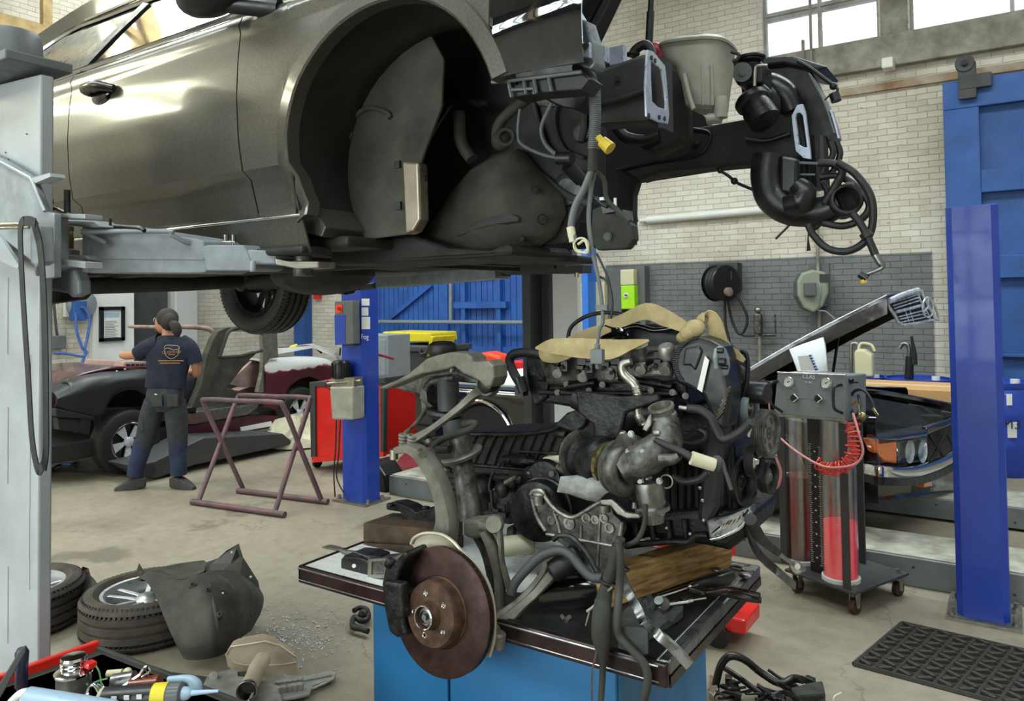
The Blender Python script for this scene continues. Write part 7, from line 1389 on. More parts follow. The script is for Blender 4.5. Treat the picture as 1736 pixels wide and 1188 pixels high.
# grille fixed to the bonnet front (slatted, with ring and spokes at its middle)
def GP(x, y, off=0.0): # plane through the grille: near edge (1505px) deeper towards the middle
    A_, B_ = Y(1508, 520, 5.5), Y(1570, 510, 6.02); e = (B_-A_); e.z = 0; n_ = V((e.y, -e.x, 0)).normalized(); d = ray(x, y); return O0+d*((A_+n_*off-O0).dot(n_)/d.dot(n_))
gl_ = thing('x', 'x', 'x', (0, 0, 0)); bpy.data.objects.remove(gl_)
go = [(1503, 511), (1516, 506), (1558, 493), (1563, 498), (1572, 516), (1584, 540), (1572, 544), (1530, 551), (1518, 536)]
gfr = MB().tube([GP(*p_) for p_ in go], .011, 8, 2, True).tube([GP(1508, 510, .02), GP(1530, 500, .02), GP(1556, 492, .02)], .02, 8, 4).build('grille_surround', 'trim_silver', bon2)
m = MB()
for a, b2 in (((1512, 513), (1556, 499)), ((1514, 518), (1558, 504)), ((1516, 523), (1560, 509)), ((1524, 537), (1567, 526)), ((1526, 541), (1570, 531)), ((1528, 546), (1572, 537))): m.tube([GP(*a), GP(*b2)], .005, 6, 0)
for x_ in (1540, 1548): m.tube([GP(x_-6, 524), GP(x_+2, 548)], .003, 5, 0)
m.build('grille_bars', 'trim_silver', gfr); MB().tube([GP(1519, 529), GP(1565, 517)], .011, 8, 0).tube([GP(1556, 495), GP(1560, 508), GP(1572, 530), GP(1576, 540)], .008, 6, 3).build('grille_crossbar', 'trim_silver', gfr)
MB().prism([GP(*p_, -.05) for p_ in go], n_f*-.01).build('grille_backing', 'plastic', gfr)
ec = GP(1573, 521, .03); m = MB(); pts_ = [GP(1573+9*math.cos(a), 521+17*math.sin(a), .03) for a in [2*PI*k/20 for k in range(20)]]; m.tube(pts_, .006, 6, 0, True)
for a in (-PI/2, PI/6, 5*PI/6): m.tube([ec, GP(1573+9*math.cos(a), 521+17*math.sin(a), .03)], .007, 6, 0)
m.build('grille_emblem', 'trim_silver', gfr); MB().tube([GP(1572, 504, .0), GP(1583, 515), GP(1592, 540), GP(1586, 541)], .009, 8, 3).build('grille_far_edge', 'trim_silver', gfr)
# nose: lamps, opening, bumper
nose_o = [(1460, 705), (1480, 712), (1572, 730), (1624, 715), (1624, 795), (1540, 800), (1462, 792)]
mc('nose_panel', 'car_black', MB().prism([FP(*p_, -.03) for p_ in ((1478, 738), (1572, 733), (1574, 790), (1536, 796), (1490, 792))], -n_f*.12).prism([FP(*p_, -.03) for p_ in ((1572, 725), (1624, 705), (1624, 715), (1572, 737))], -n_f*.05), bevel=.01)
mc('front_wing_corner', 'satin', MB().prism([Y(1440, 712, SYM), Y(1478, 742, SYM), FP(1490, 742), FP(1572, 732), FP(1571, 722, -.1), FP(1500, 712, -.25), Y(1440, 706, SYM+.1)], (0, 0, -.05)).prism([Y(1436, 715, SYM+.01), Y(1486, 740, SYM+.01), Y(1490, 790, SYM+.01), Y(1436, 788, SYM+.01)], (0, .08, 0)), bevel=.01)
mc('indicator_lamp', 'amber', MB().prism([FP(1474, 743), FP(1521, 744), FP(1521, 786), FP(1500, 783), FP(1485, 768)], -n_f*.05), bevel=.012, seg=3)
hl = mc('headlamp', 'lens', MB().prism([FP(1521, 744), FP(1570, 738), FP(1571, 782), FP(1524, 787)], -n_f*.03), bevel=.01); mc('lamp_bowl', 'trim_silver', MB().prism([FP(1521, 744, -.05), FP(1570, 738, -.05), FP(1571, 782, -.05), FP(1524, 787, -.05)], -n_f*.02), hl)
m = MB()
for x_ in (1534, 1556): m.lathe([(.02, .0), (.075, .03), (.08, .035)], FP(x_, 764, -.046), n_f, 24, False).lathe([(.001, .03), (.03, .032), (.06, .02)], FP(x_, 764, -.046), n_f, 24, False)
mc('reflectors', 'trim_silver', m, hl); mc('lamp_trim', 'chrome', MB().tube([FP(1470, 742, .01), FP(1522, 744, .01), FP(1571, 737, .01)], .006, 6, 0))
mc('radiator', 'plastic', MB().prism([FP(*p_, -.18) for p_ in ((1570, 728), (1622, 712), (1622, 790), (1570, 796))], -n_f*.05)); m = MB(); m.tube([FP(1574, 735, -.1), FP(1600, 775, -.1)], .008, 6, 0).tube([FP(1607, 728, -.1), FP(1576, 786, -.1)], .012, 6, 0).tube([FP(1605, 735, -.1), FP(1616, 760, -.1), FP(1600, 780, -.1), FP(1592, 760, -.1), FP(1604, 735, -.1)], .008, 6, 0); mc('radiator_braces', 'dark_steel', m)
bp2 = [Y(1420, 792, SYM-.02), Y(1465, 794, SYM-.02), FP(1500, 800, .06), FP(1545, 801, .08), FP(1590, 788, .08), FP(1624, 770, .08)]
mc('bumper', 'chrome', MB().ribbon(bp2, [(0, 0, 1)]*6, .075, .04), bevel=.008); mc('bumper_rubber', 'plastic', MB().ribbon([p_-V((0, 0, .055)) for p_ in bp2], [(0, 0, 1)]*6, .05, .05)); mc('front_apron', 'car_black', MB().prism([Y(1430, 802, SYM+.03), FP(1500, 812, -.05), FP(1624, 790, -.05), FP(1624, 830, -.05), FP(1510, 848, -.12), Y(1450, 845, SYM+.1)], (0, .06, 0)))
mc('fog_lamp', 'amber', MB().prism([FP(*p_, .02) for p_ in ((1566, 812), (1580, 809), (1581, 824), (1567, 827))], -n_f*.06), bevel=.006); mc('fog_lamp', 'lens', MB().prism([FP(*p_, .02) for p_ in ((1586, 810), (1600, 806), (1602, 824), (1587, 827))], -n_f*.06), bevel=.006)
# engine bay contents
bay = MB().prism([Y(1445, 700, 5.45), Y(1445, 668, 5.6), FP(1560, 690, -.5), FP(1622, 700, -.4), FP(1622, 720, -.2), FP(1570, 728, -.1), FP(1500, 718, -.1)], (0, 0, -.12)); mc('engine_bay', 'under', bay)
m = MB().box(FP(1530, 692, -.6), (.5, .45, .10), .3).box(FP(1585, 703, -.4), (.3, .4, .10), .2).box(FP(1500, 698, -.5), (.25, .2, .08), .1).box(FP(1560, 712, -.25), (.3, .12, .08), .4).tube([FP(1450, 688, -.7), FP(1490, 684, -.7), FP(1520, 700, -.5)], .03).tube([FP(1440, 695, -.6), FP(1470, 680, -.6), FP(1500, 690, -.6)], .025); mc('air_filter', 'plastic_dusty', m, bevel=.02)
mc('scuttle_edge', 'car_black', MB().tube([Y(1440, 665, 6.6), Y(1490, 668, 6.7), Y(1560, 680, 6.9), Y(1620, 692, 6.95)], .035, 8))
# cardboard box and barrels behind
cy0_ = 7.9; q = px(cy0_, (1448, 655), (1612, 660), (1612, 700), (1445, 690)); cbx = thing('cardboard_box', 'long flat cardboard box lying behind the black car', 'box', Y(1530, 690, cy0_)); zt2 = q[0].z
MB().bb((q[0].x-.2, cy0_, zt2-.3), (q[1].x+.02, cy0_+.75, zt2)).build('carton', 'cardboard', cbx, bevel=.006); MB().bb((q[0].x-.2, cy0_+.34, zt2), (q[1].x+.02, cy0_+.40, zt2+.003)).build('tape', 'cream', cbx)
ts = thing('side_table', 'dark low table carrying the cardboard box', 'table', Y(1530, 800, 8.2)); MB().bb((q[0].x-.25, cy0_+.02, zt2-.34), (q[1].x+.1, cy0_+.7, zt2-.3)).build('tabletop', 'post_dark', ts); 
for a in (q[0].x-.2, q[1].x):
    for b2 in (cy0_+.08, cy0_+.62): MB().bb((a, b2, 0), (a+.05, b2+.05, zt2-.34)).build('leg', 'post_dark', ts)
def barrel(x, ytop, yd, r_, label, lab=False):
    c_ = Y(x, ytop, yd); t = thing('barrel', label, 'barrel', (c_.x, c_.y, 0), 'blue plastic barrels'); h_ = c_.z
    MB().lathe([(r_*.94, 0), (r_, .04), (r_, h_*.3), (r_*1.02, h_*.33), (r_, h_*.36), (r_, h_*.64), (r_*1.02, h_*.67), (r_, h_*.7), (r_, h_-.1), (r_*.93, h_-.06), (r_*.97, h_-.04), (r_*.97, h_), (r_*.9, h_), (r_*.9, h_-.02), (.001, h_-.02)], (c_.x, c_.y, 0), (0, 0, 1), 36).build('drum', 'blue', t)
    MB().cyl((c_.x+r_*.5, c_.y, h_-.02), (c_.x+r_*.5, c_.y, h_+.02), .04).build('bung', 'white', t); return t, c_
barrel(1462, 637, 9.3, .27, 'blue barrel with a jerrycan standing on its lid'); b3, c3 = barrel(1556, 640, 9.2, .34, 'blue barrel with the black hand pump on its lid')
b4, c4 = barrel(1690, 645, 8.6, .29, 'tall blue barrel with white labels behind the tall blue lift post'); MB().prism(px(8.32, (1700, 668), (1716, 668), (1716, 687), (1700, 687)), (0, .04, 0)).prism(px(8.32, (1706, 716), (1724, 716), (1724, 742), (1706, 742)), (0, .04, 0)).build('labels', 'white', b4); text('lettering', 'M3', .12, Y(1715, 720, 8.31), (1, 0, 0), (0, 0, 1), 'plastic', b4)
jc = thing('jerrycan', 'cream plastic jerrycan standing on a blue barrel lid', 'jerrycan', (c3.x-1.0, 9.3, 1)); zj = Y(1470, 637, 9.3).z; a, b2 = Y(1449, 600, 9.2), Y(1480, 600, 9.2); zt3 = Y(1465, 592, 9.2).z
MB().prism([V((a.x, 9.15, zj)), V((b2.x, 9.15, zj)), V((b2.x, 9.15, zt3-.06)), V((b2.x-.08, 9.15, zt3)), V((a.x+.02, 9.15, zt3)), V((a.x, 9.15, zt3-.04))], (0, .2, 0)).build('can', 'cream', jc, bevel=.025, seg=3); MB().tube([V((a.x+.03, 9.25, zt3-.02)), V((a.x+.06, 9.25, zt3+.06)), V((a.x+.16, 9.25, zt3+.05)), V((a.x+.2, 9.25, zt3-.02))], .016).build('can_handle', 'cream', jc); 
tb = thing('tap_pipe', 'slim metal spout standing beside the jerrycan', 'tap', Y(1443, 630, 9.35)); MB().tube(px(9.35, (1443, 640), (1443, 590), (1446, 582), (1453, 583), (1455, 590)), .02).build('spout', 'zinc', tb); MB().cyl(Y(1443, 650, 9.35), V((Y(1443, 650, 9.35).x, 9.35, 0)), .03).build('stand', 'zinc', tb)
hp_ = thing('hand_pump', 'black hand pump with curved metal spout on the blue barrel', 'pump', (c3.x, 9.2, c3.z)); a = Y(1541, 640, 9.2)
MB().cyl(Y(1541, 642, 9.2), Y(1542, 604, 9.2), .045, .04).build('body', 'plastic', hp_); MB().tube(px(9.2, (1541, 606), (1541, 590), (1537, 583), (1530, 583), (1525, 590)), .022).build('spout', 'steel', hp_); MB().tube(px(9.18, (1550, 618), (1550, 600), (1545, 570)), [.03, .025, .012], 8).build('lever', 'plastic', hp_)
# plastic bag hanging on the bonnet edge
bgp = [(1337, 592), (1360, 583), (1396, 571), (1400, 585), (1404, 630), (1352, 632), (1345, 612)]
bg_ = thing('plastic_bag', 'clear plastic bag with printed sheet hanging behind the brake fluid machine', 'bag', Y(1370, 600, 5.2)); MB().prism(px(5.2, *bgp), (0, .012, 0)).build('film', 'bag', bg_, bevel=.004); MB().prism(px(5.19, (1352, 604), (1372, 602), (1382, 628), (1358, 628)), (0, .004, 0)).build('sheet', 'white', bg_); m = MB()
for i in range(6): m.box(Y(1373+i*2, 603+i*4.6, 5.185), (.012, .004, .012))
m.build('print', 'blue', bg_)
# ================= brake fluid machine =================
zb = .13; A0, B0, C0_ = Z(1330, 964, zb), Z(1448, 1005, zb), Z(1500, 958, zb)
e1 = (B0-A0).normalized(); W1 = (B0-A0).length; e2 = V((-e1.y, e1.x, 0)); 
if e2.dot(C0_-B0) < 0: e2 = -e2
D1 = abs(e2.dot(C0_-B0)); 
FM = thing('fluid_machine', 'wheeled fluid exchanger with dark control panel and two clear cylinders', 'machine', (A0+B0)/2*1.0)
def MP(x, y, off=0): # plane parallel to the machine front
    d = ray(x, y); n_ = e2; return O0+d*((A0+e2*off-O0).dot(n_)/d.dot(n_))
def fm(name, m_, mb, par=FM, **k): return mb.build(name, m_, par, **k)
fm('base_plate', 'post_dark', MB().prism([A0, B0, B0+e2*D1, A0+e2*D1], (0, 0, -.015)), bevel=.003)
for c_ in (A0+e1*.05+e2*.05, B0-e1*.03+e2*.05, B0-e1*.04+e2*(D1-.05), A0+e1*.05+e2*(D1-.05)):
    cc_ = V((c_.x, c_.y, .04)); w_ = MB().cyl(cc_-e1*.014, cc_+e1*.014, .04, n=24).build('castor', 'rust_hub', FM); MB().prism([cc_-e1*.022+V((0, 0, -.005))-e2*.015, cc_-e1*.022+V((0, 0, .075))-e2*.02, cc_-e1*.022+V((0, 0, .075))+e2*.02, cc_-e1*.022+V((0, 0, -.005))+e2*.012], e1*.005).prism([cc_+e1*.017+V((0, 0, -.005))-e2*.015, cc_+e1*.017+V((0, 0, .075))-e2*.02, cc_+e1*.017+V((0, 0, .075))+e2*.02, cc_+e1*.017+V((0, 0, -.005))+e2*.012], e1*.005).cyl(cc_-e1*.026, cc_+e1*.026, .007).build('castor_fork', 'zinc', w_)
m = MB()
for c_ in (A0+e1*.05+e2*.05, B0-e1*.03+e2*.05, B0-e1*.04+e2*(D1-.05)): m.bolt(c_, (0, 0, 1), .012, .02)
fm('plate_bolts', 'zinc', m)
panel = [MP(1311, 702, .0), MP(1318, 632, .06), MP(1432, 637, .06), MP(1431, 711, .0)]
fm('control_panel', 'machine_grey', MB().prism(panel, e2*.20), bevel=.006); fm('panel_edge', 'zinc', MB().prism([MP(1310, 702, -.01), MP(1432, 711, -.01), MP(1432, 714, -.01), MP(1310, 705, -.01)], e2*.22)); fm('panel_lip', 'zinc', MB().tube([MP(1318, 631, .055), MP(1434, 636, .055)], .005, 6, 0))
pn = (panel[1]-panel[0]).cross(panel[3]-panel[0]).normalized(); 
if pn.dot(e2) > 0: pn = -pn
def PP(x, y, off=.001): d = ray(x, y); return O0+d*((panel[0]+pn*off-O0).dot(pn)/d.dot(pn))
pu = (panel[1]-panel[0]).normalized()
for x_, y_ in ((1338, 648), (1402, 650)):
    c_ = PP(x_, y_); g_ = fm('pressure_gauge', 'white', MB().lathe([(.03, 0), (.03, .012), (.026, .014), (.025, .010), (.001, .010)], c_, pn, 28)); fm('gauge_rim', 'chrome', MB().torus(c_+pn*.013, pn, .029, .003, 28, 6), g_); fm('needle', 'plastic', MB().cyl(c_+pn*.012, c_+pn*.012+e1*.015+pu*.008, .0015).cyl(c_+pn*.010, c_+pn*.013, .004), g_)
for x_, y_ in ((1347, 675), (1388, 676)):
    k_ = fm('selector_knob', 'plastic', MB().lathe([(.02, 0), (.019, .014), (.001, .015)], PP(x_, y_), pn, 24)); fm('arrow_lever', 'white', MB().tube([PP(x_-1, y_-7, .02), PP(x_+6, y_, .02), PP(x_-2, y_+6, .02)], .0035, 6, 0), k_)
text('lettering', 'CLAS', .036, PP(1371, 638.5, .002), e1, pu, 'white', FM, .001); text('lettering', 'HP 1000', .014, PP(1370, 648, .002), e1, pu, 'white', FM, .0005)
m = MB()
for x0_, y0_, x1_, y1_ in ((1329, 658, 1349, 658), (1391, 660, 1414, 660), (1332, 673.5, 1339, 673.8), (1355, 674, 1368, 674.5), (1373, 675, 1379, 675), (1396, 676, 1401, 676), (1343, 667, 1350, 667), (1384, 668, 1391, 668), (1340, 686, 1353, 686.5), (1380, 689, 1393, 689.5)): m.tube([PP(x0_, y0_, .0015), PP(x1_, y1_, .0015)], .0014, 4, 0)
for x0_ in (1336, 1376): y0_ = 684+(x0_-1336)*.05; m.tube([PP(x0_, y0_), PP(x0_+20, y0_+1), PP(x0_+20, y0_+9), PP(x0_, y0_+8)], .0008, 4, 0, True)
fm('panel_legends', 'offwhite', m)
fm('panel_handle', 'plastic', MB().tube([PP(1318, 646, 0), PP(1309, 648, .06), PP(1306, 655, .07), PP(1306, 678, .07), PP(1310, 687, .06), PP(1326, 698, 0)], .008, 10, 5)); fm('panel_handle', 'plastic', MB().tube([PP(1426, 652, 0), PP(1416, 655, .05), PP(1413, 662, .06), PP(1413, 684, .06), PP(1416, 694, .05), PP(1428, 700, 0)], .008, 10, 5))
ztop = panel[0].z+.0
def cylx(x0_, x1_, ybase, off): a_, b_ = MP(x0_, ybase, off), MP(x1_, ybase, off); c_ = (a_+b_)/2; return V((c_.x, c_.y, zb)), (b_-a_).length/2
cL, rL = cylx(1336, 1381, 950, .2); cR, rR = cylx(1402, 1450, 970, .12)
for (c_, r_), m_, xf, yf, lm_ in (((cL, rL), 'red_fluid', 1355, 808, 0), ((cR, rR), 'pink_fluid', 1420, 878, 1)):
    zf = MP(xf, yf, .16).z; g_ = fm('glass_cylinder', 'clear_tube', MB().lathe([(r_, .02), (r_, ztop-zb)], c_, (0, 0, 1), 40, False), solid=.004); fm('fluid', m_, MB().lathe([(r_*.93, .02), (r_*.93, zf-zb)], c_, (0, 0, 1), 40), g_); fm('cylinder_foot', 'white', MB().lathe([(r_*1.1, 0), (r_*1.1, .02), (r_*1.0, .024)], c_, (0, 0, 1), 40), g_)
for x0_, x1_, yb_, off in ((1324, 1335, 960, .08), (1429, 1441, 995, .01), (1456, 1467, 955, D1-.08), (1392, 1399, 955, .25)):
    a_, b_ = MP(x0_, yb_, off), MP(x1_, yb_, off); fm('upright', 'post_dark', MB().prism([V((a_.x, a_.y, zb)), V((b_.x, b_.y, zb)), V((b_.x, b_.y, zb))+e2*.01, V((a_.x, a_.y, zb))+e2*.01], (0, 0, ztop-zb)))
a_, b_ = MP(1374, 955, .10), MP(1398, 955, .10); rl = fm('scale_plate', 'plastic', MB().prism([V((a_.x, a_.y, zb)), V((b_.x, b_.y, zb)), V((b_.x, b_.y, zb))+e2*.008, V((a_.x, a_.y, zb))+e2*.008], (0, 0, ztop-zb))); m = MB(); zr0 = MP(1386, 955, .1).z; zr1 = MP(1386, 756, .1).z; nn = 60; ru = (b_-a_).normalized(); w_ = (b_-a_).length
for i in range(nn+1):
    z_ = zr0+(zr1-zr0)*i/nn; L_ = .014 if i % 5 else .022
    for s_, o_ in ((1, a_), (-1, b_)): p_ = V((o_.x, o_.y, z_))+ru*s_*.006-e2*.002; m.box(p_+ru*s_*L_/2, (L_, .002, .0018), math.atan2(ru.y, ru.x))
    if i % 6 == 3: m.box(V(((a_.x+b_.x)/2, (a_.y+b_.y)/2, z_))-e2*.002, (.010, .002, .008), math.atan2(ru.y, ru.x))
fm('scale_marks', 'white', m, rl)
m = MB(); 
def mpc(pts): return [MP(a, b2, c_) for a, b2, c_ in pts]
base = spl(mpc([(1444, 716, .0), (1448, 740, -.03), (1446, 765, -.05), (1441, 782, -.06), (1425, 792, -.08), (1405, 795, -.08), (1384, 786, -.07)]), 12); coil_pts = []
for i in range(len(base)-1):
    T_ = (base[i+1]-base[i]).normalized(); u, v = frame(T_) if i == 0 else ((u-T_*u.dot(T_)).normalized(), T_.cross((u-T_*u.dot(T_)).normalized())); a = i*1.9; coil_pts.append(base[i]+(u*math.cos(a)+v*math.sin(a))*(.034+.006*math.sin(i)))
fm('coiled_hose', 'coil', MB().tube(coil_pts, .0045, 6, 5)); fm('clear_hose', 'pink_tube', MB().tube(mpc([(1446, 700, -.05), (1456, 735, -.08), (1463, 765, -.08), (1452, 785, -.1), (1425, 792, -.12), (1392, 789, -.12), (1350, 765, -.1), (1318, 738, -.05)]), .006).tube(mpc([(1318, 738, -.05), (1306, 700, 0), (1304, 680, 0)]), .005)); fm('clear_hose', 'pink_tube', MB().tube(mpc([(1304, 740, 0), (1316, 775, -.02), (1324, 800, -.02), (1320, 822, -.02), (1311, 830, 0)]), .008))
fm('connector_hoses', 'rubber', MB().tube(mpc([(1442, 672, .1), (1450, 662, .1), (1465, 662, .1), (1478, 680, .08), (1484, 700, .06)]), .008).tube(mpc([(1442, 690, .1), (1450, 705, .05), (1458, 690, .05), (1455, 670, .1)]), .007).tube(mpc([(1443, 698, .05), (1448, 715, .0), (1452, 730, -.02)]), .006)); fm('hose_couplings', 'brass', MB().cyl(MP(1480, 692, .06), MP(1488, 704, .05), .008).cyl(MP(1444, 686, .05), MP(1451, 679, .05), .008).cyl(MP(1456, 685, .02), MP(1457, 702, .02), .007).ball(MP(1462, 705, .03), .022)); fm('side_valve', 'plastic', MB().cyl(MP(1434, 645, .1), MP(1446, 646, .1), .014).cyl(MP(1446, 647, .1), MP(1454, 648, .1), .006))
# ================= floor items =================
mm('mat_rubber', '#35322e', .8, var=.2)
def rubber_mat():
    a_, b_, c_ = Z(1448, 1128), Z(1530, 1058), Z(1736, 1188); ex_ = (Z(1760, 1110)-b_).normalized(); ey_ = (a_-b_).normalized(); W_ = 1.6; H_ = (a_-b_).length; t = thing('floor_mat', 'black perforated rubber mat on the floor before the tall blue lift post', 'mat', a_); m = MB(); n1, n2 = 20, 11; th = .012
    for i in range(n1+1): p_ = b_+ex_*W_*i/n1; m.tube([p_+V((0, 0, .006)), p_+ey_*H_+V((0, 0, .006))], .007 if i else .012, 5, 0)
    for j in range(n2+1): p_ = b_+ey_*H_*j/n2; m.tube([p_+V((0, 0, .006)), p_+ex_*W_+V((0, 0, .006))], .007 if j not in (0, n2) else .012, 5, 0)
    m.build('grid', 'mat_rubber', t); m = MB()
    for i in range(n1):
        for j in range(n2): p_ = b_+ex_*W_*(i+.5)/n1+ey_*H_*(j+.5)/n2; s_ = 1 if (i+j) % 2 else -1; m.box(p_+V((0, 0, .011)), (.06, .02, .018), math.atan2(ex_.y, ex_.x)+s_*.6)
    m.build('studs', 'mat_rubber', t); MB().prism([b_, b_+ex_*W_, b_+ex_*W_+ey_*H_, b_+ey_*H_], (0, 0, .004)).build('backing', 'plastic_dusty', t)
rubber_mat()
def flat_wheel(px_, t_, label, tilt=0):
    c_ = D(px_, 1040, t_); c_ = V((c_.x, c_.y, .115)); t = thing('wheel', label, 'wheel', (c_.x, c_.y, 0), 'wheels lying on the floor'); ax_ = V((tilt, tilt*.5, 1)).normalized(); t2 = wheel_parts(c_, ax_, .325, .225, t, 'chrome_wheel', 5, .225, True, 4, 1); t2.data.materials[0] = M['tyre_dusty']; return c_
mm('chrome_wheel', '#c4c6c9', .35, .75, var=.12); mm('tyre_dusty', '#453d33', .85, col2='#332d26', vs=10, bump=.2)
c1_ = flat_wheel(252, 3.97, 'alloy wheel with brown dusty tyre lying flat under the folded wheel arch liner'); c2_ = flat_wheel(28, 4.05, 'alloy wheel lying flat partly hidden behind the light grey lift post')
def shell(name, outl, center, bul, par=None, th=.006, m_='liner'):
    P_ = spl([D(a, b2, c_) for a, b2, c_ in outl], 4, True); c_ = D(*center); rings = []
    back = V((0, 0, 0))
    for t_, h_ in ((1, 0), (.93, .35), (.8, .62), (.6, .85), (.35, .97), (.12, 1)): rings.append([c_+(p_-c_)*t_ - ray(center[0], center[1])*bul*(h_-.0)+V((0, 0, bul*.35*h_)) for p_ in P_])
    return MB().loft(rings, False).build(name, m_, par, solid=th)
LN = thing('wheel_arch_liner', 'large dusty grey moulded wheel arch liner leaning over the flat wheel', 'liner', D(350, 1100, 3.75))
def patch(name, rows, par, m_='liner', th=.006, k=6):
    R1 = [spl([D(*p_) for p_ in r_], k) for r_ in rows]; n = len(R1[0]); cols = [spl([r_[i] for r_ in R1], k) for i in range(n)]
    g_ = [[cols[i][j] for i in range(n)] for j in range(len(cols[0]))]; return MB().grid(g_).build(name, m_, par, solid=th)
patch('shell', [[(246, 982, 3.80), (275, 981, 3.82), (305, 984, 3.80), (335, 975, 3.84), (365, 967, 3.92), (395, 968, 4.0), (420, 978, 4.08), (436, 992, 4.12)],
 [(262, 1006, 3.66), (290, 1008, 3.64), (320, 1008, 3.60), (352, 1000, 3.60), (385, 998, 3.68), (412, 1000, 3.78), (436, 1006, 3.92), (446, 1012, 4.06)],
 [(278, 1045, 3.56), (300, 1048, 3.54), (328, 1050, 3.50), (356, 1048, 3.46), (388, 1040, 3.55), (412, 1038, 3.68), (432, 1034, 3.84), (443, 1034, 3.98)],
 [(296, 1085, 3.50), (312, 1090, 3.48), (336, 1092, 3.46), (362, 1088, 3.44), (385, 1078, 3.53), (405, 1070, 3.64), (422, 1060, 3.78), (434, 1052, 3.92)],
 [(312, 1116, 3.50), (324, 1118, 3.50), (345, 1117, 3.51), (368, 1112, 3.53), (386, 1104, 3.57), (398, 1092, 3.66), (412, 1078, 3.78), (425, 1068, 3.90)]], LN)
def shell2(name, outl, par, m_='liner', th=.008): MB().prism([D(*p_) for p_ in outl], ray(300, 1000)*th).build(name, m_, par, bevel=.003)
patch('rear_flap', [[(236, 978, 4.0), (262, 966, 4.12), (300, 956, 4.2), (345, 950, 4.22)], [(240, 980, 3.95), (270, 972, 4.08), (310, 966, 4.15), (352, 956, 4.18)], [(250, 984, 3.85), (282, 985, 3.9), (320, 980, 3.95), (345, 970, 4.05)]], LN)
shell2('inner_flap', [(338, 970, 4.10), (352, 952, 4.15), (370, 946, 4.15), (384, 933, 4.15), (405, 921, 4.15), (412, 944, 4.1), (390, 958, 4.06), (360, 974, 4.03)], LN, 'plastic'); shell2('side_flap', [(378, 965, 4.05), (412, 944, 4.08), (438, 985, 4.05), (440, 996, 4.02), (405, 985, 3.98)], LN); shell2('dark_fold', [(230, 982, 4.02), (250, 968, 4.10), (272, 965, 4.12), (300, 980, 3.98), (262, 984, 3.94), (238, 986, 3.98)], LN, 'plastic'); shell2('tab', [(231, 968, 4.06), (236, 954, 4.06), (244, 968, 4.06), (238, 976, 4.04)], LN)
m = MB()
for x_, y_, d_, r_ in ((378, 1004, 3.63, .018), (326, 992, 3.66, .02), (352, 1000, 3.59, .012), (372, 1042, 3.47, .016)): m.lathe([(r_, -.03), (r_*.8, .01), (r_*.4, .012), (r_*.3, .004)], D(x_, y_, d_), -ray(x_, y_)+V((0, 0, .5)), 18)
m.tube([D(370, 975, 3.85), D(398, 1000, 3.71), D(408, 1045, 3.65)], .012, 8).tube([D(392, 975, 3.93), D(422, 1005, 3.83), D(424, 1045, 3.76)], .012, 8).tube([D(356, 990, 3.66), D(366, 1040, 3.47), D(372, 1090, 3.47)], .008, 8); m.build('pressings', 'liner', LN); MB().ball(D(393, 936, 4.1), .007).ball(D(425, 978, 3.93), .007).ball(D(378, 1005, 3.535), .005).build('fixings', 'white', LN)
LN2 = thing('wheel_arch_liner', 'black wheel arch liner standing behind the half hidden flat wheel', 'liner', D(120, 1060, 4.4)); patch('shell', [[(60, 962, 4.45), (92, 964, 4.45), (118, 966, 4.42), (140, 970, 4.3), (158, 980, 4.1), (171, 1004, 3.95)], [(60, 990, 4.4), (95, 992, 4.38), (120, 995, 4.3), (140, 1002, 4.1), (154, 1015, 3.95), (163, 1035, 3.85)], [(60, 1010, 4.38), (98, 1012, 4.35), (122, 1020, 4.2), (138, 1045, 3.95), (146, 1062, 3.82), (150, 1072, 3.8)]], LN2, 'plastic', .008)
MB().prism([D(134, 972, 4.3), D(140, 960, 4.3), D(150, 963, 4.28), D(154, 976, 4.2)], ray(100, 1000)*.02).build('tab', 'edge_brown', LN2)
# exhaust silencer
SL = thing('silencer', 'pale beige pressed exhaust silencer with short pipe lying on the floor', 'silencer', Z(445, 1142)); zc2 = .10; P_ = [D(a, b2, 3.45) for a, b2 in ((383, 1110), (392, 1096), (415, 1093), (450, 1087), (475, 1094), (500, 1112), (504, 1122), (480, 1126), (440, 1128), (415, 1127), (398, 1123))]; cc3 = D(440, 1112, 3.45)
mm('beige_steel', '#c0b39d', .5, .3, col2='#a59882', vs=8); rings = [[cc3+(p_-cc3)*1.0-V((0, 0, .0))+ray(440, 1112)*.0 for p_ in P_]]
base_ = [V((p_.x, p_.y, p_.z)) for p_ in P_]
MB().loft([[cc3+(p_-cc3)*s_+V((0, 0, dz)) for p_ in [V((q_.x, q_.y, q_.z)) for q_ in base_]] for s_, dz in ((.7, -.075), (.95, -.05), (1.0, -.01), (1.0, 0), (.93, .028), (.72, .05), (.66, .046), (.6, .062), (.3, .072), (.05, .074))]).build('body', 'beige_steel', SL)
MB().tube([p_ for p_ in base_]+[base_[0]], .005, 6, 0).build('seam', 'beige_steel', SL); MB().tube([D(445, 1118, 3.38), D(435, 1135, 3.30), D(428, 1152, 3.22), D(420, 1166, 3.15)], .036, 20).build('pipe', 'beige_steel', SL)
pe = D(419, 1170, 3.12); axp = (D(419, 1170, 3.12)-D(428, 1152, 3.22)).normalized(); MB().lathe([(.038, -.02), (.043, .0), (.043, .012), (.038, .014), (.034, .01), (.034, -.03)], pe, axp, 28, False).lathe([(.001, -.02), (.036, -.02)], pe, axp, 20, False).build('pipe_end', 'car_black', SL); MB().torus(pe+axp*.014, axp, .04, .003, 30, 6).build('end_ring', 'steel', SL)
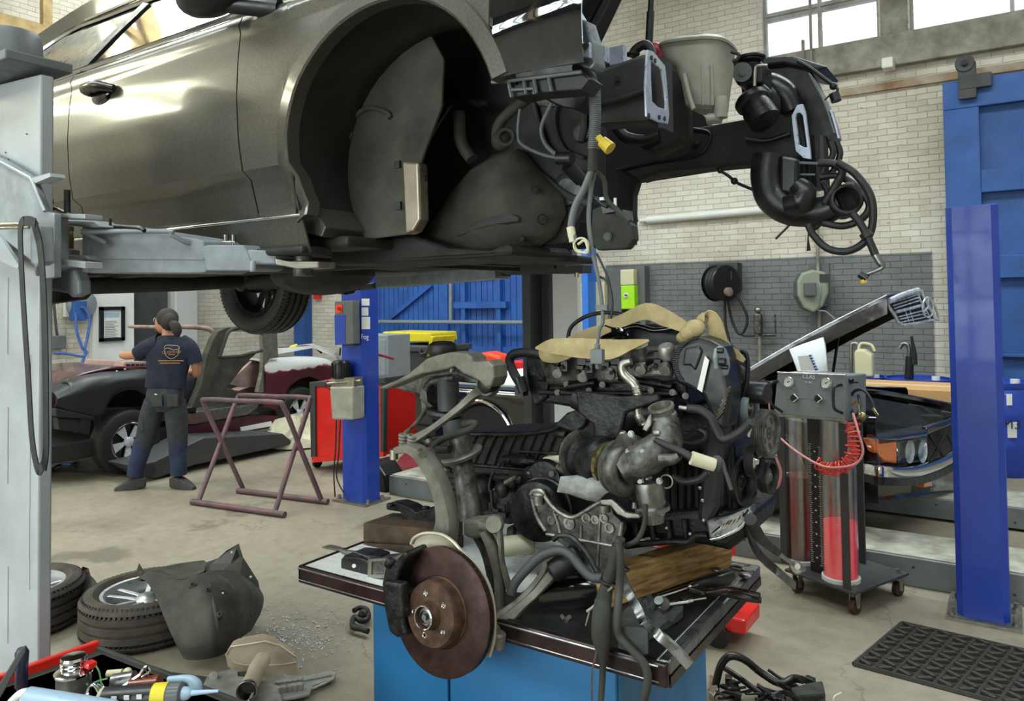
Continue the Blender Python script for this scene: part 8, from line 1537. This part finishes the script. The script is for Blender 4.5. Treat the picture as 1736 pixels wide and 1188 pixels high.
UT = thing('skid_plate', 'grey slotted aluminium undertray with honeycomb ribs on the floor beside the silencer', 'tray', Z(500, 1170)); q = [Z(a, b2, .02) for a, b2 in ((452, 1152), (470, 1147), (520, 1150), (560, 1140), (570, 1143), (568, 1152), (530, 1166), (525, 1180), (500, 1186), (440, 1195), (432, 1175))]; mm('dull_alu', '#9a9a92', .5, .5, var=.3, vs=20); MB().prism(q, (0, 0, .012)).build('plate', 'dull_alu', UT, bevel=.003); m = MB()
for i in range(5):
    for j in range(2): m.box(Z(472+i*9, 1160-i*1.4+j*9, .045), (.03, .022, .03), .6)
m.build('ribs', 'dull_alu', UT, bevel=.003); MB().tube([Z(470, 1160, .035), Z(520, 1152, .035), Z(562, 1144, .035)], .006).tube([Z(528, 1168, .035), Z(550, 1158, .035), Z(566, 1150, .035)], .006).build('edge_ribs', 'dull_alu', UT)
one('dark_undertray', 'plastic_dusty', 'flat dark plastic splash sheet lying behind the silver flask', 'panel', MB().prism([Z(a, b2, .03) for a, b2 in ((140, 1120), (190, 1110), (212, 1112), (250, 1128), (290, 1142), (350, 1150), (420, 1140), (440, 1150), (430, 1200), (100, 1200))], (0, 0, .01)), bevel=.003)
one('grey_undertray', 'dull_alu', 'worn grey metal tray part lying under the silencer pipe', 'tray', MB().prism([Z(a, b2, .045) for a, b2 in ((352, 1148), (390, 1138), (402, 1140), (404, 1150), (425, 1152), (470, 1165), (480, 1195), (330, 1195))], (0, 0, .012)).cyl(Z(362, 1146, .06), Z(362, 1146, .07), .02), bevel=.004)
# broken glass crumbs
random.seed(5); m = MB()
for i in range(420):
    x_ = 500+random.gauss(0, 48); y_ = 1075+random.gauss(0, 30)
    if y_ < 1000 or y_ > 1180 or x_ > 626: continue
    p_ = Z(x_, y_, .004); s_ = random.uniform(.003, .007); m.ball(p_, (s_, s_*.8, s_*.7), 5, 3)
mm('crumb', '#d8dde0', .15, coat=1); o = m.build('glass_crumbs', 'crumb'); tag(o, 'scattered broken safety glass crumbs on the floor behind the silencer', 'broken glass'); o['kind'] = 'stuff'
# harness heap right of the table
HR = thing('engine_harness', 'tangled black engine wiring harness heaped on the floor beside the blue cabinet', 'wiring', Z(1300, 1170)); random.seed(11)
def hz_(x, y, h_=.03): return Z(x, y, h_)
MB().tube([hz_(1212, 1165, .05), hz_(1222, 1128, .14), hz_(1238, 1112, .18), hz_(1262, 1118, .16), hz_(1290, 1140, .1), hz_(1322, 1158, .07), hz_(1345, 1150, .08), hz_(1360, 1152, .1)], .016, 10).tube([hz_(1222, 1128, .1), hz_(1255, 1150, .08), hz_(1290, 1175, .05), hz_(1330, 1190, .04)], .012).tube([hz_(1302, 1135, .08), hz_(1325, 1150, .05), hz_(1350, 1155, .05)], .007).build('main_loom', 'plastic', HR)
m = MB()
for k in range(16):
    x_, y_ = random.uniform(1205, 1390), random.uniform(1150, 1195); pts = [hz_(x_, y_, random.uniform(.02, .08))]
    for j in range(4): x_ += random.uniform(-35, 35); y_ += random.uniform(-12, 12); pts.append(hz_(min(1395, max(1205, x_)), max(1140, y_), random.uniform(.015, .1)))
    m.tube(pts, random.uniform(.004, .009), 7, 5)
m.build('wires', 'plastic', HR); m = MB()
for k in range(14): m.box(hz_(random.uniform(1210, 1390), random.uniform(1150, 1190), .04), (.04, .03, .03), random.random()*3)
m.build('plugs', 'plastic', HR, bevel=.003); MB().prism([hz_(1340, 1185, .05), hz_(1365, 1180, .06), hz_(1395, 1172, .05), hz_(1400, 1195, .05), hz_(1350, 1200, .05)], (0, 0, .05)).build('housing', 'plastic_dusty', HR, bevel=.01); MB().prism([hz_(1203, 1150, .04), hz_(1212, 1155, .05), hz_(1218, 1175, .05), hz_(1210, 1188, .04), hz_(1202, 1180, .04)], (0, 0, .02)).build('bracket', 'zinc', HR, bevel=.003)
one('cable_tie', 'white', 'white cable tie on the floor by the wiring heap', 'cable tie', MB().tube([Z(1412, 1190, .01), Z(1415, 1180, .03), Z(1426, 1174, .02)], .003))
one('hose_fitting', 'dark_steel', 'tangle of small black fittings on the floor under the white end of the table', 'fittings', MB().tube([Z(a, b2, .03) for a, b2 in ((600, 1035), (610, 1030), (622, 1034), (624, 1048), (612, 1052), (600, 1046), (598, 1062), (612, 1066), (624, 1070))], .014).ball(Z(616, 1042, .03), .03))
# ================= foreground tool tray =================
TR = thing('tool_cart', 'red edged tool cart with black tray in the bottom corner of the workshop', 'tool cart', (-1.9, .85, 0)); ZT = .70
k0, k1 = Z(40, 1142, ZT), Z(163, 1098, ZT); k2 = Z(330, 1162, ZT)
u1 = (k1-k0); k00 = k0-u1*.6; k11 = k1+(k2-k1)*1.6; MB().prism([k00, k1, k11, k00+(k11-k1)], (0, 0, -.01)).build('tray', 'plastic_dusty', TR, bevel=.003); MB().prism([k00+V((0, 0, -.02)), k1+V((0, 0, -.02)), k1+V((0, 0, .025)), k00+V((0, 0, .025))], (k11-k1).normalized()*.02).build('back_rail', 'red', TR, bevel=.004)
MB().prism([k1+V((0, 0, -.02)), k11+V((0, 0, -.02)), k11+V((0, 0, .012)), k1+V((0, 0, .012))], (k00-k1).normalized()*.012).build('side_rail', 'plastic_dusty', TR, bevel=.003); o_ = (k11-k1)*.08+(k00-k1)*.05; MB().prism([k00+(k11-k1)*.06, k1+o_, k11+(k00-k1)*.06, k00+(k11-k1)*.95], (0, 0, -.62)).build('body', 'red', TR)
zz_ = ZT+.0
def TZt(x, y, h_=.0): return Z(x, y, ZT+h_)
fb = TZt(125, 1215); mm('flask_steel', '#6d6f6d', .4, .8, var=.35, vs=30); FL = thing('flask', 'dark steel flask with ringed chrome cap standing in the tool cart', 'flask', fb); tt = (D(124, 1150, 1)-O0); dep = (fb-O0).length/(ray(125, 1215).length)
h1 = D(124, 1113, dep).z-ZT; r_ = 27/1280*dep; MB().lathe([(r_*.95, 0), (r_, .005), (r_, h1-.046), (r_*.97, h1-.04), (r_*.8, h1-.037)], fb, (0, 0, 1), 36).build('body', 'flask_steel', FL); MB().lathe([(r_*1.1, h1-.041), (r_*1.12, h1-.036), (r_*.9, h1-.031), (r_*.72, h1-.029), (r_*.78, h1-.024), (r_*.70, h1-.021), (r_*.78, h1-.016), (r_*.70, h1-.013), (r_*.76, h1-.006), (r_*.7, h1), (.001, h1+.001)], fb, (0, 0, 1), 36).build('cap', 'chrome', FL)
TD = dep
def TDp(x, y, dd=0): return D(x, y, TD+dd)
GB = thing('glue_bottle', 'bottle with black label and yellow band lying in the tool cart', 'bottle', TDp(260, 1178)); a_, b_ = TDp(168, 1186, -.1), TDp(330, 1174, -.1); gx = (b_-a_).normalized(); L_ = (b_-a_).length; rb = .026
MB().lathe([(rb*.7, 0), (rb, .006), (rb, L_*.62)], a_, gx, 28).build('body', 'offwhite', GB); MB().lathe([(rb*1.015, L_*.06), (rb*1.015, L_*.6)], a_, gx, 28, False).build('label', 'plastic', GB); MB().lathe([(rb*1.03, L_*.58), (rb*1.03, L_*.73)], a_, gx, 28, False).build('yellow_band', 'yellow', GB); m = MB().lathe([(rb*.98, L_*.73), (rb*.95, L_*.86), (rb*.6, L_*.88)], a_, gx, 28)
for k in range(20): u, v = frame(gx); d = u*math.cos(k*PI/10)+v*math.sin(k*PI/10); m.tube([a_+gx*L_*.74+d*rb*.97, a_+gx*L_*.85+d*rb*.95], .0015, 4, 0)
m.build('ribbed_cap', 'plastic_grey', GB); MB().lathe([(rb*.6, L_*.86), (rb*.55, L_*.93), (rb*.25, L_*.97), (rb*.12, L_*1.25)], a_, gx, 20).build('nozzle', 'bottle_blue', GB); m = MB()
for k in range(3): m.box(a_+gx*L_*(.16+.13*k)-ray(250, 1180)*rb*1.02, (.012, .002, .010), math.atan2(gx.y, gx.x))
m.build('print', 'white', GB)
one('spray_can', 'bottle_blue', 'pale blue-white can lying at the near edge of the tool cart', 'can', MB().lathe([(.02, 0), (.028, .006), (.028, .2), (.02, .21)], TDp(40, 1186, -.15), (TDp(160, 1205, -.15)-TDp(40, 1186, -.15)), 28)); 
one('cap_tube', 'white', 'white plastic cap tube lying beside the pale can', 'tube', MB().tube([TDp(18, 1190, -.1), TDp(35, 1177, -.1), TDp(47, 1175, -.1)], [.008, .011, .012], 12))
SD = thing('screwdriver', 'screwdriver with dark blue handle standing up in the tool cart', 'screwdriver', TDp(36, 1170, -.05)); MB().lathe([(.008, 0), (.014, .01), (.013, .05), (.015, .09), (.010, .1), (.004, .101)], TDp(36, 1170, -.05), TDp(37, 1120, -.05)-TDp(36, 1170, -.05), 20).build('handle', 'purple', SD); MB().cyl(TDp(36, 1170, -.05), TDp(35, 1186, -.05), .004).build('shaft', 'steel', SD)
one('pry_bar', 'post_dark', 'flat dark pry blade leaning against the grey lift post', 'pry bar', MB().prism([TDp(-4, 1175, -.1), TDp(-2, 1160, -.1), TDp(36, 1098, -.1), TDp(45, 1092, -.1), TDp(44, 1104, -.1), TDp(8, 1170, -.1), TDp(0, 1184, -.1)], ray(20, 1140)*.012), bevel=.003)
one('ring_spanner', 'chrome', 'shiny open ring spanner slanting up in the tool cart', 'spanner', MB().tube([TDp(198, 1172), TDp(222, 1155), TDp(240, 1143)], .006, 8).tube([TDp(236, 1146), TDp(244, 1134, .0), TDp(250, 1131), TDp(252, 1140), TDp(242, 1148)], .0045, 8, 5)); one('adjustable_spanner', 'chrome', 'short round-headed chrome spanner beside the flask', 'spanner', MB().torus(TDp(160, 1172), -ray(160, 1172)+V((0, 0, .3)), .017, .006, 22, 8).tube([TDp(150, 1164), TDp(160, 1160), TDp(168, 1172)], .006))
one('silver_tube', 'steel', 'brushed metal tube lying behind the black label bottle', 'tube', MB().cyl(TDp(192, 1156, .05), TDp(228, 1150, .05), .019)); one('foam_roll', 'cream', 'small cream foam roll behind the metal tube', 'roll', MB().cyl(TDp(182, 1142, .08), TDp(207, 1140, .08), .009).ball(TDp(216, 1139, .08), .011))
one('brown_bottle', 'brownliq', 'brown translucent pill bottle tucked behind the black label bottle', 'bottle', MB().cyl(TDp(222, 1165), TDp(270, 1160), .022)); one('red_clip', 'red', 'small red clip beside the chrome flask cap', 'clip', MB().box(TDp(153, 1126), (.025, .02, .012)))
mm('wire_green', '#6fae7c', .5); one('green_wire', 'wire_green', 'thin green wire curling over the tool cart beside the flask', 'wire', MB().tube([TDp(162, 1128), TDp(168, 1138), TDp(172, 1158), TDp(172, 1168)], .002).tube([TDp(150, 1162), TDp(166, 1154), TDp(182, 1150)], .0018))
one('plastic_spout', 'bottle_blue', 'pale bent plastic spout lying past the nozzle of the black label bottle', 'spout', MB().tube([TDp(285, 1152), TDp(318, 1151), TDp(330, 1160), TDp(330, 1172)], [.008, .01, .016, .018], 12))
